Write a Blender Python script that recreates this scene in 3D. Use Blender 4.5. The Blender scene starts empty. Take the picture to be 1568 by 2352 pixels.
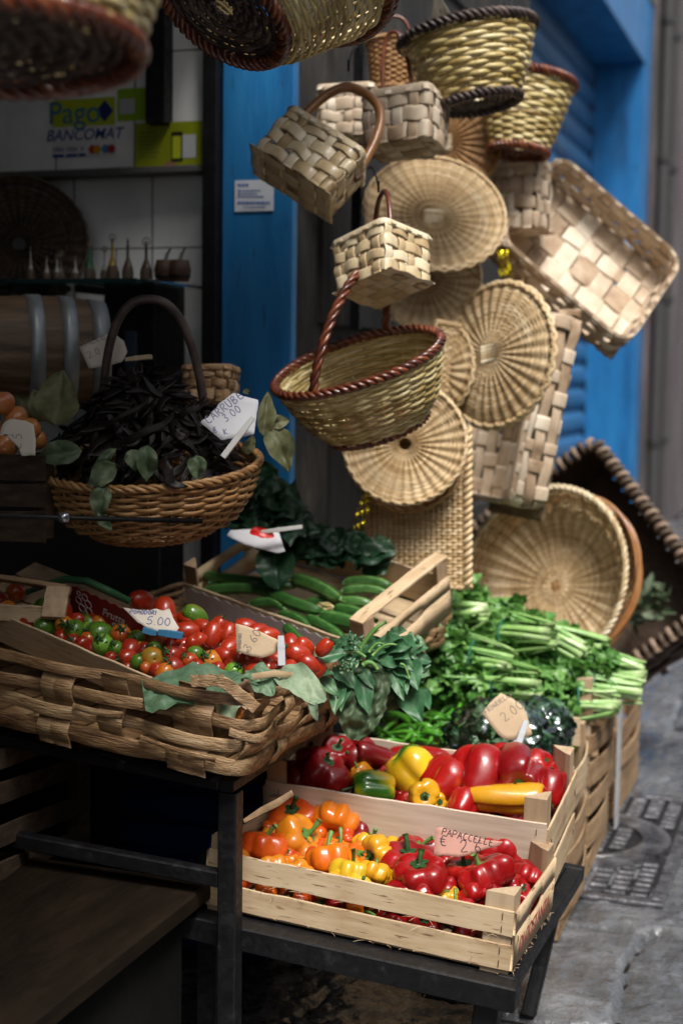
import bpy, math, random
import numpy as np
from mathutils import Vector, Matrix, noise as mnoise
random.seed(7)
RNG = np.random.default_rng(7)
SC = bpy.context.scene
# ------------------------------------------------------------------ camera
FPX, CX, CY, CAMH = 3350., 784., 1176., 1.36
def _basis():
    a = math.radians(19.); p = math.radians(5.45); g = math.radians(.8)
    fh = np.array([-math.sin(a), math.cos(a), 0.]); r = np.array([math.cos(a), math.sin(a), 0.]); u = np.array([0, 0, 1.])
    f = fh*math.cos(p)-u*math.sin(p); u2 = u*math.cos(p)+fh*math.sin(p)
    return r*math.cos(g)+u2*math.sin(g), u2*math.cos(g)-r*math.sin(g), f
CR, CU, CF = _basis()
CB = -CF
CP = np.array([0, 0, CAMH])
cam = bpy.data.cameras.new('camera'); camo = bpy.data.objects.new('camera', cam); SC.collection.objects.link(camo)
Mx = Matrix.Identity(4)
for i in range(3):
    Mx[i][0], Mx[i][1], Mx[i][2], Mx[i][3] = CR[i], CU[i], CB[i], CP[i]
camo.matrix_world = Mx
cam.sensor_fit = 'VERTICAL'; cam.sensor_height = 36; cam.lens = FPX/2352*36
cam.clip_end = 200; cam.clip_start = .05
cam.dof.use_dof = True; cam.dof.focus_distance = 2.72; cam.dof.aperture_fstop = 2.7
SC.camera = camo
# ------------------------------------------------------------------ light
TO_SUN = Vector((.32, -.42, .85)).normalized()
w = bpy.data.worlds.new('World'); SC.world = w; w.use_nodes = True
nt = w.node_tree; bg = nt.nodes['Background']
sky = nt.nodes.new('ShaderNodeTexSky'); sky.sky_type = 'NISHITA'; sky.sun_disc = False
sky.sun_elevation = math.asin(TO_SUN.z); sky.sun_rotation = math.atan2(TO_SUN.x, TO_SUN.y)
sky.air_density = 1.0; sky.dust_density = 4.0; sky.ozone_density = .6
hs = nt.nodes.new('ShaderNodeHueSaturation'); hs.inputs['Saturation'].default_value = .45
nt.links.new(sky.outputs[0], hs.inputs['Color']); nt.links.new(hs.outputs[0], bg.inputs['Color'])
bg.inputs['Strength'].default_value = .051
sl = bpy.data.lights.new('sun', 'SUN'); sl.energy = 1.5; sl.angle = math.radians(22); sl.color = (1, .96, .9)
so = bpy.data.objects.new('sun', sl); SC.collection.objects.link(so)
so.rotation_euler = TO_SUN.to_track_quat('Z', 'Y').to_euler()
SC.view_settings.view_transform = 'Standard'; SC.view_settings.look = 'None'
SC.view_settings.exposure = 1.66; SC.view_settings.gamma = 1
SC.render.engine = 'CYCLES'
SC.cycles.use_denoising = True
SC.cycles.max_bounces = 6; SC.cycles.transparent_max_bounces = 10
SC.cycles.sample_clamp_indirect = 6

# ------------------------------------------------------------------ coordinate helpers
def at(x, y, d):
    return CP+d*(CF+CR*(x-CX)/FPX-CU*(y-CY)/FPX)
def ray(x, y):
    return CF+CR*(x-CX)/FPX-CU*(y-CY)/FPX
def on_axis(x, y, ax, val):
    r = ray(x, y); return CP+r*(val-CP[ax])/r[ax]
def nrm(v):
    v = np.asarray(v, float); return v/np.linalg.norm(v)
def on_plane(x, y, o, n):
    r = ray(x, y); return CP+r*(np.dot(o-CP, n)/np.dot(r, n))
def mat4(o, X, Y, Z):
    m = Matrix.Identity(4)
    for i in range(3):
        m[i][0], m[i][1], m[i][2], m[i][3] = X[i], Y[i], Z[i], o[i]
    return m
def frame3(o, xp, yp):
    X = nrm(np.asarray(xp)-o); Y = np.asarray(yp)-o; Y = nrm(Y-X*np.dot(X, Y)); Z = np.cross(X, Y)
    return mat4(o, X, Y, Z)
def cv(a, b, c):
    return a*CR+b*CU+c*CB
def pose(px, py, d, z=(0, 1, 0), x=(1, 0, 0)):
    Z = nrm(cv(*z)); X = cv(*x); X = nrm(X-Z*np.dot(X, Z)); Y = np.cross(Z, X)
    return mat4(at(px, py, d), X, Y, Z)
def rodr(p, wdeg):
    v = Vector([math.radians(a) for a in wdeg]); return Matrix.Translation(Vector(p)) @ (Matrix.Rotation(v.length, 4, v) if v.length > 1e-9 else Matrix.Identity(4))
def place(o, yaw=0, sc=1):
    return Matrix.Translation(Vector(o)) @ Matrix.Rotation(yaw, 4, 'Z') @ Matrix.Scale(sc, 4)

# ------------------------------------------------------------------ mesh builder
class MB:
    def __init__(s): s.v = []; s.f = []; s.t = []; s.n = 0; s.flat = False
    def add(s, v, f, tint=None):
        v = np.asarray(v, float).reshape(-1, 3); b = s.n
        s.v.append(v); s.n += len(v)
        s.t.append(np.full(len(v), random.random()) if tint is None else (np.full(len(v), float(tint)) if np.isscalar(tint) else np.asarray(tint, float)))
        for q in f:
            q = np.asarray(q)
            if q.ndim == 2: s.f.append(q+b)
            else: s.f.append((q+b).reshape(1, -1))
    def build(s, name, mat, parent=None, smooth=True, M=None):
        me = bpy.data.meshes.new(name)
        if s.n:
            V = np.concatenate(s.v)
            me.vertices.add(len(V)); me.vertices.foreach_set('co', V.ravel())
            ls = np.concatenate([q.ravel() for q in s.f]); cnt = np.concatenate([np.full(len(q), q.shape[1]) for q in s.f])
            me.loops.add(len(ls)); me.loops.foreach_set('vertex_index', ls.astype(np.int32))
            me.polygons.add(len(cnt)); st = np.concatenate([[0], np.cumsum(cnt)[:-1]])
            me.polygons.foreach_set('loop_start', st.astype(np.int32)); me.polygons.foreach_set('loop_total', cnt.astype(np.int32))
            me.polygons.foreach_set('use_smooth', np.full(len(cnt), bool(smooth and not s.flat)))
            me.update(calc_edges=True); me.validate()
            a = me.attributes.new('tint', 'FLOAT', 'POINT')
            T = np.concatenate(s.t)
            if len(me.vertices) == len(T): a.data.foreach_set('value', T.astype(np.float32))
        me.materials.append(mat)
        o = bpy.data.objects.new(name, me); SC.collection.objects.link(o)
        if parent is not None: o.parent = parent
        if M is not None: o.matrix_local = M
        return o

def tag(o, label=None, cat=None, group=None, kind=None):
    if label: o['label'] = label
    if cat: o['category'] = cat
    if group: o['group'] = group
    if kind: o['kind'] = kind
    return o
def thing(name, M, label, cat, group=None):
    o = bpy.data.objects.new(name, None); SC.collection.objects.link(o); o.empty_display_size = .05
    o.matrix_world = M if isinstance(M, Matrix) else Matrix.Translation(Vector(M))
    return tag(o, label, cat, group)
def inst(name, me, M, parent=None):
    o = bpy.data.objects.new(name, me); SC.collection.objects.link(o)
    if parent is not None: o.parent = parent; o.matrix_local = M
    else: o.matrix_world = M
    return o

def grid_faces(n, k, cu=False, cv_=False):
    i = np.arange(n if cu else n-1); j = np.arange(k if cv_ else k-1)
    I, J = np.meshgrid(i, j, indexing='ij'); I = I.ravel(); J = J.ravel(); I2 = (I+1) % n; J2 = (J+1) % k
    return np.stack([I*k+J, I2*k+J, I2*k+J2, I*k+J2], 1)
def tangents(P, closed):
    if closed: T = np.roll(P, -1, 0)-np.roll(P, 1, 0)
    else: T = np.gradient(P, axis=0)
    return T/np.maximum(np.linalg.norm(T, axis=1, keepdims=True), 1e-9)
def sweep(mb, P, prof, A, B, closed=False, tint=None, cap=True, scale=None):
    P = np.asarray(P, float); n = len(P); K = len(prof); pr = np.asarray(prof, float)
    A = np.broadcast_to(A, P.shape); B = np.broadcast_to(B, P.shape)
    s = np.ones(n) if scale is None else np.asarray(scale, float)
    V = P[:, None]+A[:, None]*(pr[None, :, 0:1]*s[:, None, None])+B[:, None]*(pr[None, :, 1:2]*s[:, None, None])
    f = [grid_faces(n, K, closed, True)]
    if cap and not closed:
        f += [np.arange(K)[::-1], (n-1)*K+np.arange(K)]
    if tint is not None and not np.isscalar(tint): tint = np.repeat(tint, K)
    mb.add(V, f, tint)
def circ(r, k=6, b=None):
    t = np.arange(k)*2*np.pi/k; return np.stack([r*np.cos(t), (b or r)*np.sin(t)], 1)
def tube(mb, P, r, k=6, closed=False, tint=None, scale=None, ref=None, prof=None):
    P = np.asarray(P, float); T = tangents(P, closed)
    N = np.zeros_like(P); a = np.array(ref if ref is not None else ([0, 0, 1.] if abs(T[0][2]) < .9 else [1., 0, 0]))
    a = a-T[0]*np.dot(a, T[0]); a /= np.linalg.norm(a)
    for i in range(len(P)):
        a = a-T[i]*np.dot(a, T[i]); a /= max(np.linalg.norm(a), 1e-9); N[i] = a
    sweep(mb, P, circ(r, k) if prof is None else prof, N, np.cross(T, N), closed, tint, True, scale)
def hexp(w, t):
    return [(-w/2, 0), (-w*.36, -t/2), (w*.36, -t/2), (w/2, 0), (w*.36, t/2), (-w*.36, t/2)]
def chamf(w, t, c):
    a, b = w/2, t/2
    return [(-a+c, -b), (a-c, -b), (a, -b+c), (a, b-c), (a-c, b), (-a+c, b), (-a, b-c), (-a, -b+c)]
def plank(mb, p0, p1, wdir, width, thick, bow=0., seed=None, c=.0012, n=10, tint=None, rough=.0008):
    mb.flat = True; p0 = np.asarray(p0, float); p1 = np.asarray(p1, float); t = np.linspace(0, 1, n)[:, None]
    P = p0+(p1-p0)*t; T = nrm(p1-p0); W = np.asarray(wdir, float); W = nrm(W-T*np.dot(W, T)); N = np.cross(T, W)
    rs = np.random.default_rng(seed if seed is not None else random.randrange(10**6))
    P = P+N*bow*np.sin(np.pi*t)+W*rs.normal(0, rough, (n, 1))*1.0
    if tint is None:
        tint = rs.uniform(.35, .75)+rs.normal(0, .16, n); tint[[0, -1]] -= .35; tint[rs.integers(0, n)] -= .35; tint = np.clip(tint, 0, 1)
    sweep(mb, P, chamf(width, thick, min(c, thick*.4)), W, N, tint=tint, scale=1+rs.normal(0, .008, n))
def box(mb, lo, hi, c=0., tint=None):
    mb.flat = True; lo = np.array(lo, float); hi = np.array(hi, float); m = (lo+hi)/2; d = hi-lo
    if c <= 0:
        V = [[(lo, hi)[i][0], (lo, hi)[j][1], (lo, hi)[k][2]] for i in (0, 1) for j in (0, 1) for k in (0, 1)]
        mb.add(V, [np.array([[0, 1, 3, 2], [4, 6, 7, 5], [0, 4, 5, 1], [2, 3, 7, 6], [0, 2, 6, 4], [1, 5, 7, 3]])], tint); return
    P = np.array([[m[0], m[1], lo[2]], [m[0], m[1], lo[2]+c], [m[0], m[1], hi[2]-c], [m[0], m[1], hi[2]]])
    V = []
    for i, p in enumerate(P):
        q = c if i in (0, 3) else 0
        for a, b in chamf(d[0]-2*q, d[1]-2*q, c*.7): V.append(p+[a, b, 0])
    mb.add(V, [grid_faces(4, 8, False, True), np.arange(8)[::-1], 24+np.arange(8)], tint)
def lathe(mb, prof, k=24, tint=None, M=None):
    pr = np.asarray(prof, float); t = np.arange(k)*2*np.pi/k
    V = np.stack([pr[:, None, 0]*np.cos(t), pr[:, None, 0]*np.sin(t), np.repeat(pr[:, 1:2], k, 1)], -1).reshape(-1, 3)
    if M is not None: V = V @ np.array(M.to_3x3()).T+np.array(M.translation)
    mb.add(V, [grid_faces(len(pr), k, False, True)[:, ::-1]], tint)
def fbm(p, s=1., o=3):
    return mnoise.fractal(Vector(p)*s, 1., 2., o)

# ------------------------------------------------------------------ materials
MATS = {}
def material(name, stops, scale=6., stretch=(1, 1, 1), tintk=.35, rough=.6, bump=.0, bscale=None, bdist=.002, coat=0., metal=0., spec=.5,
             rr=None, rnd=0., sss=0., detail=6., spots=None, trans=0., rmod=0.):
    if name in MATS: return MATS[name]
    m = bpy.data.materials.new(name); m.use_nodes = True; t = m.node_tree; N = t.nodes; L = t.links; b = N['Principled BSDF']
    tc = N.new('ShaderNodeTexCoord'); mp = N.new('ShaderNodeMapping'); mp.inputs['Scale'].default_value = stretch
    oi = N.new('ShaderNodeObjectInfo')
    off = N.new('ShaderNodeVectorMath'); off.operation = 'ADD'
    mul = N.new('ShaderNodeMath'); mul.operation = 'MULTIPLY'; mul.inputs[1].default_value = 31.
    L.new(oi.outputs['Random'], mul.inputs[0]); cmb = N.new('ShaderNodeCombineXYZ')
    for k in range(3): L.new(mul.outputs[0], cmb.inputs[k])
    L.new(tc.outputs['Object'], mp.inputs[0]); L.new(mp.outputs[0], off.inputs[0]); L.new(cmb.outputs[0], off.inputs[1])
    no = N.new('ShaderNodeTexNoise'); no.inputs['Scale'].default_value = scale; no.inputs['Detail'].default_value = detail; no.inputs['Roughness'].default_value = .62
    L.new(off.outputs[0], no.inputs['Vector'])
    at_ = N.new('ShaderNodeAttribute'); at_.attribute_name = 'tint'
    mx = N.new('ShaderNodeMix'); mx.data_type = 'FLOAT'; mx.inputs[0].default_value = tintk
    # spread the noise over the whole ramp
    mr = N.new('ShaderNodeMapRange'); mr.inputs[1].default_value = .3; mr.inputs[2].default_value = .7
    L.new(no.outputs[0], mr.inputs[0]); L.new(mr.outputs[0], mx.inputs[2]); L.new(at_.outputs['Fac'], mx.inputs[3])
    fac = mx.outputs[0]
    if rnd:
        m2 = N.new('ShaderNodeMix'); m2.data_type = 'FLOAT'; m2.inputs[0].default_value = rnd
        L.new(fac, m2.inputs[2]); L.new(oi.outputs['Random'], m2.inputs[3]); fac = m2.outputs[0]
    cr = N.new('ShaderNodeValToRGB'); e = cr.color_ramp.elements
    for i, (p, c) in enumerate(stops):
        el = e[i] if i < 2 else e.new(p)
        el.position = p; el.color = (*c, 1)
    L.new(fac, cr.inputs[0]); col = cr.outputs[0]
    if spots:
        sc_, th, c = spots
        sn = N.new('ShaderNodeTexNoise'); sn.inputs['Scale'].default_value = sc_; sn.inputs['Detail'].default_value = 3
        L.new(off.outputs[0], sn.inputs['Vector']); sm = N.new('ShaderNodeMapRange'); sm.inputs[1].default_value = th; sm.inputs[2].default_value = th+.06
        L.new(sn.outputs[0], sm.inputs[0]); mc = N.new('ShaderNodeMix'); mc.data_type = 'RGBA'; L.new(sm.outputs[0], mc.inputs[0]); L.new(col, mc.inputs[6]); mc.inputs[7].default_value = (*c, 1); col = mc.outputs[2]
    L.new(col, b.inputs['Base Color'])
    b.inputs['Roughness'].default_value = rough; b.inputs['Metallic'].default_value = metal; b.inputs['Coat Weight'].default_value = coat
    b.inputs['Coat Roughness'].default_value = .08; b.inputs['Specular IOR Level'].default_value = spec
    if sss: b.inputs['Subsurface Weight'].default_value = sss; b.inputs['Subsurface Radius'].default_value = (.01, .004, .002); b.inputs['Subsurface Scale'].default_value = .5
    if trans:
        # thin leaf: some light comes through the blade
        tr = N.new('ShaderNodeBsdfTranslucent'); L.new(col, tr.inputs[0]); ms = N.new('ShaderNodeMixShader'); ms.inputs[0].default_value = trans
        L.new(b.outputs[0], ms.inputs[1]); L.new(tr.outputs[0], ms.inputs[2]); L.new(ms.outputs[0], N['Material Output'].inputs[0])
    bn = no
    if bscale:
        bn = N.new('ShaderNodeTexNoise'); bn.inputs['Scale'].default_value = bscale; bn.inputs['Detail'].default_value = 5; L.new(off.outputs[0], bn.inputs['Vector'])
    if rmod:
        rmx = N.new('ShaderNodeMapRange'); rmx.inputs[1].default_value = .3; rmx.inputs[2].default_value = .7; rmx.inputs[3].default_value = max(0, rough-rmod); rmx.inputs[4].default_value = min(1, rough+rmod)
        L.new(bn.outputs[0], rmx.inputs[0]); L.new(rmx.outputs[0], b.inputs['Roughness'])
    if bump:
        bp = N.new('ShaderNodeBump'); bp.inputs['Strength'].default_value = bump; bp.inputs['Distance'].default_value = bdist
        L.new(bn.outputs[0], bp.inputs['Height']); L.new(bp.outputs[0], b.inputs['Normal'])
    MATS[name] = m; return m
def flat(name, c, rough=.6, metal=0., **k):
    c = np.array(c, float); return material(name, [(0, tuple(c*.86)), (1, tuple(np.minimum(c*1.1, 1)))], 9, (1, 1, 1), .3, rough, metal=metal, **k)

PALE = [(0, (.17, .095, .045)), (.2, (.40, .27, .15)), (.5, (.54, .40, .245)), (1, (.66, .53, .36))]
WX = material('poplar_along_x', PALE, 4, (1.6, 9, 18), .42, .68, .35, 30, .001, rnd=.12, spots=(13, .635, (.20, .115, .06)))
WY = material('poplar_along_y', PALE, 4, (9, 1.6, 18), .42, .68, .35, 30, .001, rnd=.12, spots=(13, .635, (.20, .115, .06)))
WZ = material('poplar_along_z', [(0, (.22, .13, .075)), (.5, (.40, .28, .17)), (1, (.54, .42, .28))], 5, (12, 12, 1.6), .4, .72, .4, 30, .001, rnd=.3)
WWHITE = material('planed_poplar', [(0, (.48, .38, .28)), (.5, (.60, .50, .39)), (1, (.70, .61, .50))], 5, (1.2, 9, 18), .2, .6, .3, 60, .0008)
OLDX = material('weathered_crate_wood_x', [(0, (.10, .055, .026)), (.5, (.30, .19, .10)), (1, (.50, .36, .21))], 4, (1.5, 9, 14), .3, .75, .5, 30, .0015, rnd=.2)
OLDY = material('weathered_crate_wood_y', [(0, (.10, .055, .026)), (.5, (.30, .19, .10)), (1, (.50, .36, .21))], 4, (9, 1.5, 14), .3, .75, .5, 30, .0015, rnd=.2, spots=(7, .64, (.30, .10, .06)))
SHADEOLD = material('shaded_old_crate_wood', [(0, (.012, .006, .003)), (.5, (.045, .026, .013)), (1, (.10, .065, .035))], 5, (4, 4, 12), .3, .8, .4, 30, .0015)  # old crate wood with the shade put into its colour
WICK = material('pale_wicker', [(0, (.20, .11, .045)), (.22, (.43, .285, .135)), (.6, (.58, .425, .235)), (1, (.73, .60, .40))], 14, (1, 1, 1), .62, .5, .3, 150, .0008, coat=.1)
WICKB = material('brown_wicker', [(0, (.17, .08, .025)), (.5, (.33, .17, .06)), (1, (.47, .28, .12))], 14, (1, 1, 1), .6, .5, .3, 150, .0008, coat=.1)
OLIVE = material('green_cane', [(0, (.15, .085, .022)), (.25, (.34, .24, .08)), (.6, (.55, .44, .19)), (1, (.78, .69, .42))], 16, (1, 1, 1), .7, .34, .3, 200, .0006, coat=.25)
REDWIL = material('red_willow', [(0, (.03, .010, .007)), (.5, (.115, .026, .011)), (1, (.27, .085, .03))], 18, (1, 1, 1), .55, .34, .3, 150, .0006, coat=.3)
DARKWIL = material('dark_bark_willow', [(0, (.012, .008, .008)), (.6, (.05, .032, .028)), (1, (.17, .12, .10))], 18, (1, 1, 1), .55, .5, .4, 150, .0006)
SPLINT = material('pale_splint', [(0, (.19, .11, .05)), (.2, (.46, .33, .175)), (.6, (.67, .545, .345)), (1, (.84, .75, .56))], 22, (1, 1, 1), .66, .42, .5, 130, .001, coat=.25)
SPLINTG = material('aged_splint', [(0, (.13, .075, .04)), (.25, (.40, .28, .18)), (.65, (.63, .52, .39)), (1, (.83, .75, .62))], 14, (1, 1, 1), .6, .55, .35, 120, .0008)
CHEST = material('chestnut_splint', [(0, (.025, .011, .004)), (.22, (.11, .052, .02)), (.5, (.27, .155, .07)), (.78, (.43, .285, .15)), (1, (.60, .46, .30))], 7, (2.0, 9, 15), .34, .5, 1., 26, .004, coat=.08, detail=10)
DCHEST = material('dark_chestnut', [(0, (.012, .007, .004)), (.5, (.05, .028, .015)), (1, (.12, .07, .04))], 10, (3, 8, 8), .45, .6, .5, 60, .002)
TAN = material('smooth_willow_handle', [(0, (.19, .07, .022)), (.6, (.34, .15, .05)), (1, (.45, .24, .10))], 10, (1, 1, 1), .2, .35, coat=.3)
BLUE = material('blue_paint', [(0, (.005, .055, .15)), (.45, (.012, .135, .35)), (1, (.022, .20, .46))], 3.2, (2.5, 2.5, .35), .1, .42, .5, 40, .002, spots=(18, .665, (.010, .035, .07)), rmod=.12, detail=9)
STONE = material('grimy_pier_stone', [(0, (.004, .0035, .003)), (.5, (.012, .011, .010)), (.78, (.04, .034, .028)), (1, (.12, .10, .08))], 3.0, (1, 1, .6), .1, .85, .9, 14, .01, detail=9)
PLAST = material('weathered_plaster', [(0, (.08, .07, .068)), (.4, (.17, .155, .145)), (.8, (.30, .275, .25)), (1, (.42, .39, .35))], 1.6, (1.5, 1.5, .35), .1, .9, .6, 12, .008, detail=9)
GRAFF = material('plum_stained_plaster', [(0, (.018, .014, .015)), (.4, (.06, .05, .05)), (.7, (.14, .122, .12)), (1, (.26, .23, .215))], 1.8, (3, 3, .35), .1, .9, .5, 9, .008, spots=(1.6, .58, (.07, .03, .055)))
BLACK = material('black_painted_iron', [(0, (.003, .003, .004)), (.7, (.007, .007, .008)), (1, (.022, .022, .025))], 30, (1, 1, 1), .1, .5, .6, 90, .001, spec=.3, spots=(60, .72, (.06, .055, .055)), rmod=.15)
PAPER = material('torn_paper', [(0, (.56, .50, .42)), (1, (.66, .60, .52))], 12, (1, 1, 1), .1, .85, .2, 80, .0005)
WPAPER = material('white_card', [(0, (.62, .62, .66)), (1, (.72, .72, .76))], 12, (1, 1, 1), .1, .7)
PINKP = material('pink_butcher_paper', [(0, (.40, .20, .155)), (1, (.50, .27, .215))], 12, (1, 1, 1), .1, .85, .2, 80, .0005)
BROWNP = material('brown_card', [(0, (.44, .32, .20)), (1, (.55, .42, .28))], 12, (1, 1, 1), .1, .85)
INK = flat('dark_ink', (.045, .025, .035)); INKB = flat('faded_blue_ink', (.20, .21, .36)); INKG = flat('grey_pencil', (.22, .19, .16))
LEAFD = material('dark_chard_leaf', [(0, (.006, .024, .012)), (.5, (.014, .055, .024)), (1, (.035, .10, .04))], 9, (1, 1, 1), .5, .42, .5, 45, .004, trans=.12)
LEAFG = material('grey_green_leaf', [(0, (.035, .09, .045)), (.5, (.11, .20, .11)), (1, (.34, .42, .28))], 16, (1, 1, 1), .6, .6, 1., 55, .004, trans=.2)
LEAFA = material('amaranth_leaf', [(0, (.02, .08, .035)), (.5, (.06, .17, .075)), (1, (.22, .34, .18))], 14, (1, 1, 1), .55, .45, .4, 80, .002, trans=.2)
LEAFC = material('celery_leaf', [(0, (.018, .08, .014)), (.4, (.065, .21, .035)), (1, (.24, .46, .12))], 14, (1, 1, 1), .7, .4, .4, 80, .002, trans=.25)
STALK = material('celery_stalk', [(0, (.04, .17, .03)), (.4, (.14, .33, .07)), (.75, (.30, .50, .16)), (1, (.60, .70, .42))], 20, (1, 1, 1), .75, .32, .3, 120, .0008, coat=.2, sss=.1)
DRYLEAF = material('dried_bay_leaf', [(0, (.045, .05, .018)), (.5, (.11, .12, .05)), (1, (.26, .25, .13))], 20, (1, 1, 1), .5, .6, .4, 70, .002, trans=.15)
DRYG = material('dry_green_leaf', [(0, (.025, .045, .02)), (.5, (.06, .095, .045)), (1, (.15, .19, .11))], 20, (1, 1, 1), .5, .6, .4, 70, .002, trans=.1)
CAROB = material('carob_pod', [(0, (.004, .003, .0025)), (.6, (.012, .0075, .006)), (1, (.04, .025, .018))], 30, (1, 1, 1), .4, .48, .6, 90, .002, spec=.3)
ZUCC = material('zucchini_skin', [(0, (.012, .045, .010)), (.4, (.03, .10, .02)), (.7, (.07, .18, .04)), (1, (.24, .36, .12))], 60, (1, 1, 1), .68, .36, .4, 160, .0006)
GREENST = material('green_stem', [(0, (.03, .10, .015)), (.6, (.09, .22, .04)), (1, (.26, .36, .14))], 30, (1, 1, 1), .4, .5, .3, 120, .0006)
DKGREEN = material('dark_calyx', [(0, (.008, .03, .006)), (.6, (.02, .07, .014)), (1, (.06, .13, .03))], 40, (1, 1, 1), .4, .5)
CHILI = material('green_chili', [(0, (.02, .11, .008)), (.5, (.05, .22, .015)), (1, (.13, .36, .035))], 10, (1, 1, 1), .6, .3, coat=.2, rnd=.5)
BLOSS = material('zucchini_blossom', [(0, (.50, .20, .03)), (.45, (.62, .42, .13)), (1, (.62, .60, .36))], 20, (1, 1, 1), .6, .5, trans=.2)

def glossy(name, stops, scale=9., rnd=.15, sp=None):
    return material(name, stops, scale, (1, 1, 1), .12, .32, .45, 24, .004, coat=.30, rnd=rnd, sss=.05, detail=4, spots=sp, rmod=.1)
PEP = dict(
    red=glossy('red_pepper_skin', [(0, (.12, .002, .003)), (.45, (.27, .004, .005)), (.85, (.38, .008, .007)), (1, (.45, .03, .01))]),
    dark=glossy('crimson_pepper_skin', [(0, (.12, .002, .004)), (1, (.26, .004, .006))]),
    mixed=glossy('red_orange_pepper_skin', [(0, (.24, .004, .004)), (.5, (.34, .008, .006)), (.75, (.50, .07, .01)), (1, (.56, .13, .01))]),
    orange=glossy('orange_pepper_skin', [(0, (.52, .075, .004)), (.5, (.66, .15, .006)), (1, (.72, .24, .01))]),
    dorange=glossy('deep_orange_pepper_skin', [(0, (.42, .035, .004)), (.5, (.58, .07, .006)), (1, (.68, .16, .01))]),
    amber=glossy('amber_pepper_skin', [(0, (.45, .12, .006)), (.5, (.60, .20, .01)), (1, (.66, .32, .02))]),
    yellow=glossy('yellow_pepper_skin', [(0, (.48, .19, .008)), (.5, (.58, .29, .010)), (1, (.64, .38, .02))]),
    lemon=glossy('lemon_pepper_skin', [(0, (.36, .32, .015)), (.4, (.56, .36, .015)), (1, (.62, .40, .03))]),
    yg=material('yellow_green_pepper_skin', [(0, (.02, .10, .006)), (.38, (.045, .17, .01)), (.5, (.35, .36, .015)), (.62, (.74, .46, .012)), (1, (.78, .45, .02))], 13, (1, 1, 1), .12, .25, .35, 26, .003, coat=.45, detail=1.5),
    gy=material('green_yellow_pepper_skin', [(0, (.015, .07, .005)), (.5, (.03, .13, .008)), (.66, (.25, .30, .015)), (.8, (.74, .46, .012)), (1, (.78, .45, .02))], 12, (1, 1, 1), .12, .25, .35, 26, .003, coat=.45, detail=1.5))
TOM = dict(
    red=glossy('red_tomato_skin', [(0, (.20, .010, .004)), (1, (.36, .03, .008))], 5, .3),
    plum=glossy('plum_tomato_skin', [(0, (.26, .010, .004)), (1, (.42, .035, .007))], 5, .3),
    turn=glossy('turning_tomato_skin', [(0, (.30, .02, .006)), (.45, (.42, .07, .008)), (.7, (.30, .14, .012)), (1, (.13, .14, .015))], 16, .1),
    orange=glossy('orange_tomato_skin', [(0, (.45, .06, .006)), (.6, (.50, .15, .012)), (1, (.30, .22, .02))], 14, .15),
    green=glossy('green_tomato_skin', [(0, (.035, .10, .008)), (.6, (.08, .18, .016)), (1, (.25, .14, .02))], 14, .2),
    lime=glossy('lime_tomato_skin', [(0, (.10, .26, .02)), (1, (.18, .36, .04))], 9, .1))

# ================================================================== SETTING
def struct(name, mb, mat, smooth=False, label=None):
    o = mb.build(name, mat, smooth=smooth); o['kind'] = 'structure'
    if label: o['label'] = label
    return o
GROUND = material('dark_wet_basalt', [(0, (.022, .023, .025)), (.5, (.088, .091, .098)), (1, (.20, .205, .216))], 6, (1, 1, 1), .42, .26, 1., 24, .018, rmod=.24, detail=10, coat=.6)
mb = MB(); box(mb, (-30, -30, -.5), (30, 60, -.05)); struct('ground', mb, GROUND)

# --- basalt paving: one sheet of irregular slabs, finely relieved, low spots hold water
def paving():
    ys = [1.2]
    while ys[-1] < 14: ys.append(ys[-1]+.0105*max(1, (ys[-1]-1.2)*.55))
    ys = np.array(ys); xs = np.arange(-1.9, 1.35, .0115)
    X, Y = np.meshgrid(xs, ys, indexing='ij')
    Z = np.zeros_like(X); T = np.zeros_like(X)
    rs = np.random.default_rng(3)
    # slab seeds: rough courses along the street
    seeds = []
    for i in range(-5, 8):
        for j in range(0, 26):
            seeds.append((-.2+i*.43+rs.normal(0, .05)+(.2 if j % 2 else 0), 1.0+j*.56+rs.normal(0, .07)))
    seeds = np.array(seeds); sh = rs.normal(0, .0045, len(seeds)); st = rs.normal(0, .006, (len(seeds), 2))
    P = np.stack([X.ravel(), Y.ravel()], 1)
    wob = np.array([[mnoise.noise(Vector((a*5, b*5, 0))), mnoise.noise(Vector((a*5, b*5, 9)))] for a, b in P])*.035
    Q = P+wob
    D1 = np.full(len(P), 9.); D2 = np.full(len(P), 9.); I1 = np.zeros(len(P), int)
    for k, s in enumerate(seeds):
        d = np.maximum(np.abs(Q[:, 0]-s[0])*1.25, np.abs(Q[:, 1]-s[1]))*.8+np.hypot(*(Q-s).T)*.3
        c = d < D1; D2 = np.where(c, D1, np.minimum(D2, d)); I1 = np.where(c, k, I1); D1 = np.where(c, d, D1)
    edge = np.clip((D2-D1)/.028, 0, 1)
    fb = np.array([mnoise.fractal(Vector((a*7, b*5.0, 3)), 1, 2, 3) for a, b in P])
    f2 = np.array([mnoise.fractal(Vector((a*42, b*30, 1)), .8, 2.2, 3) for a, b in P])
    z = sh[I1]+(Q-seeds[I1])@np.array([0, 0])+((Q-seeds[I1])*st[I1]).sum(1)+fb*.0085+f2*.0048-(1-edge)**2*.030
    V = np.stack([P[:, 0], P[:, 1], z], 1)
    mb = MB(); mb.add(V, [grid_faces(len(xs), len(ys))], np.clip((.55+sh[I1]*45)*edge, 0, 1)); return mb
struct('paving', paving(), GROUND, smooth=True)
WATER = bpy.data.materials.new('puddle_water'); WATER.use_nodes = True
b = WATER.node_tree.nodes['Principled BSDF']; b.inputs['Base Color'].default_value = (.018, .016, .014, 1); b.inputs['Roughness'].default_value = .04; b.inputs['IOR'].default_value = 1.33
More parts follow.
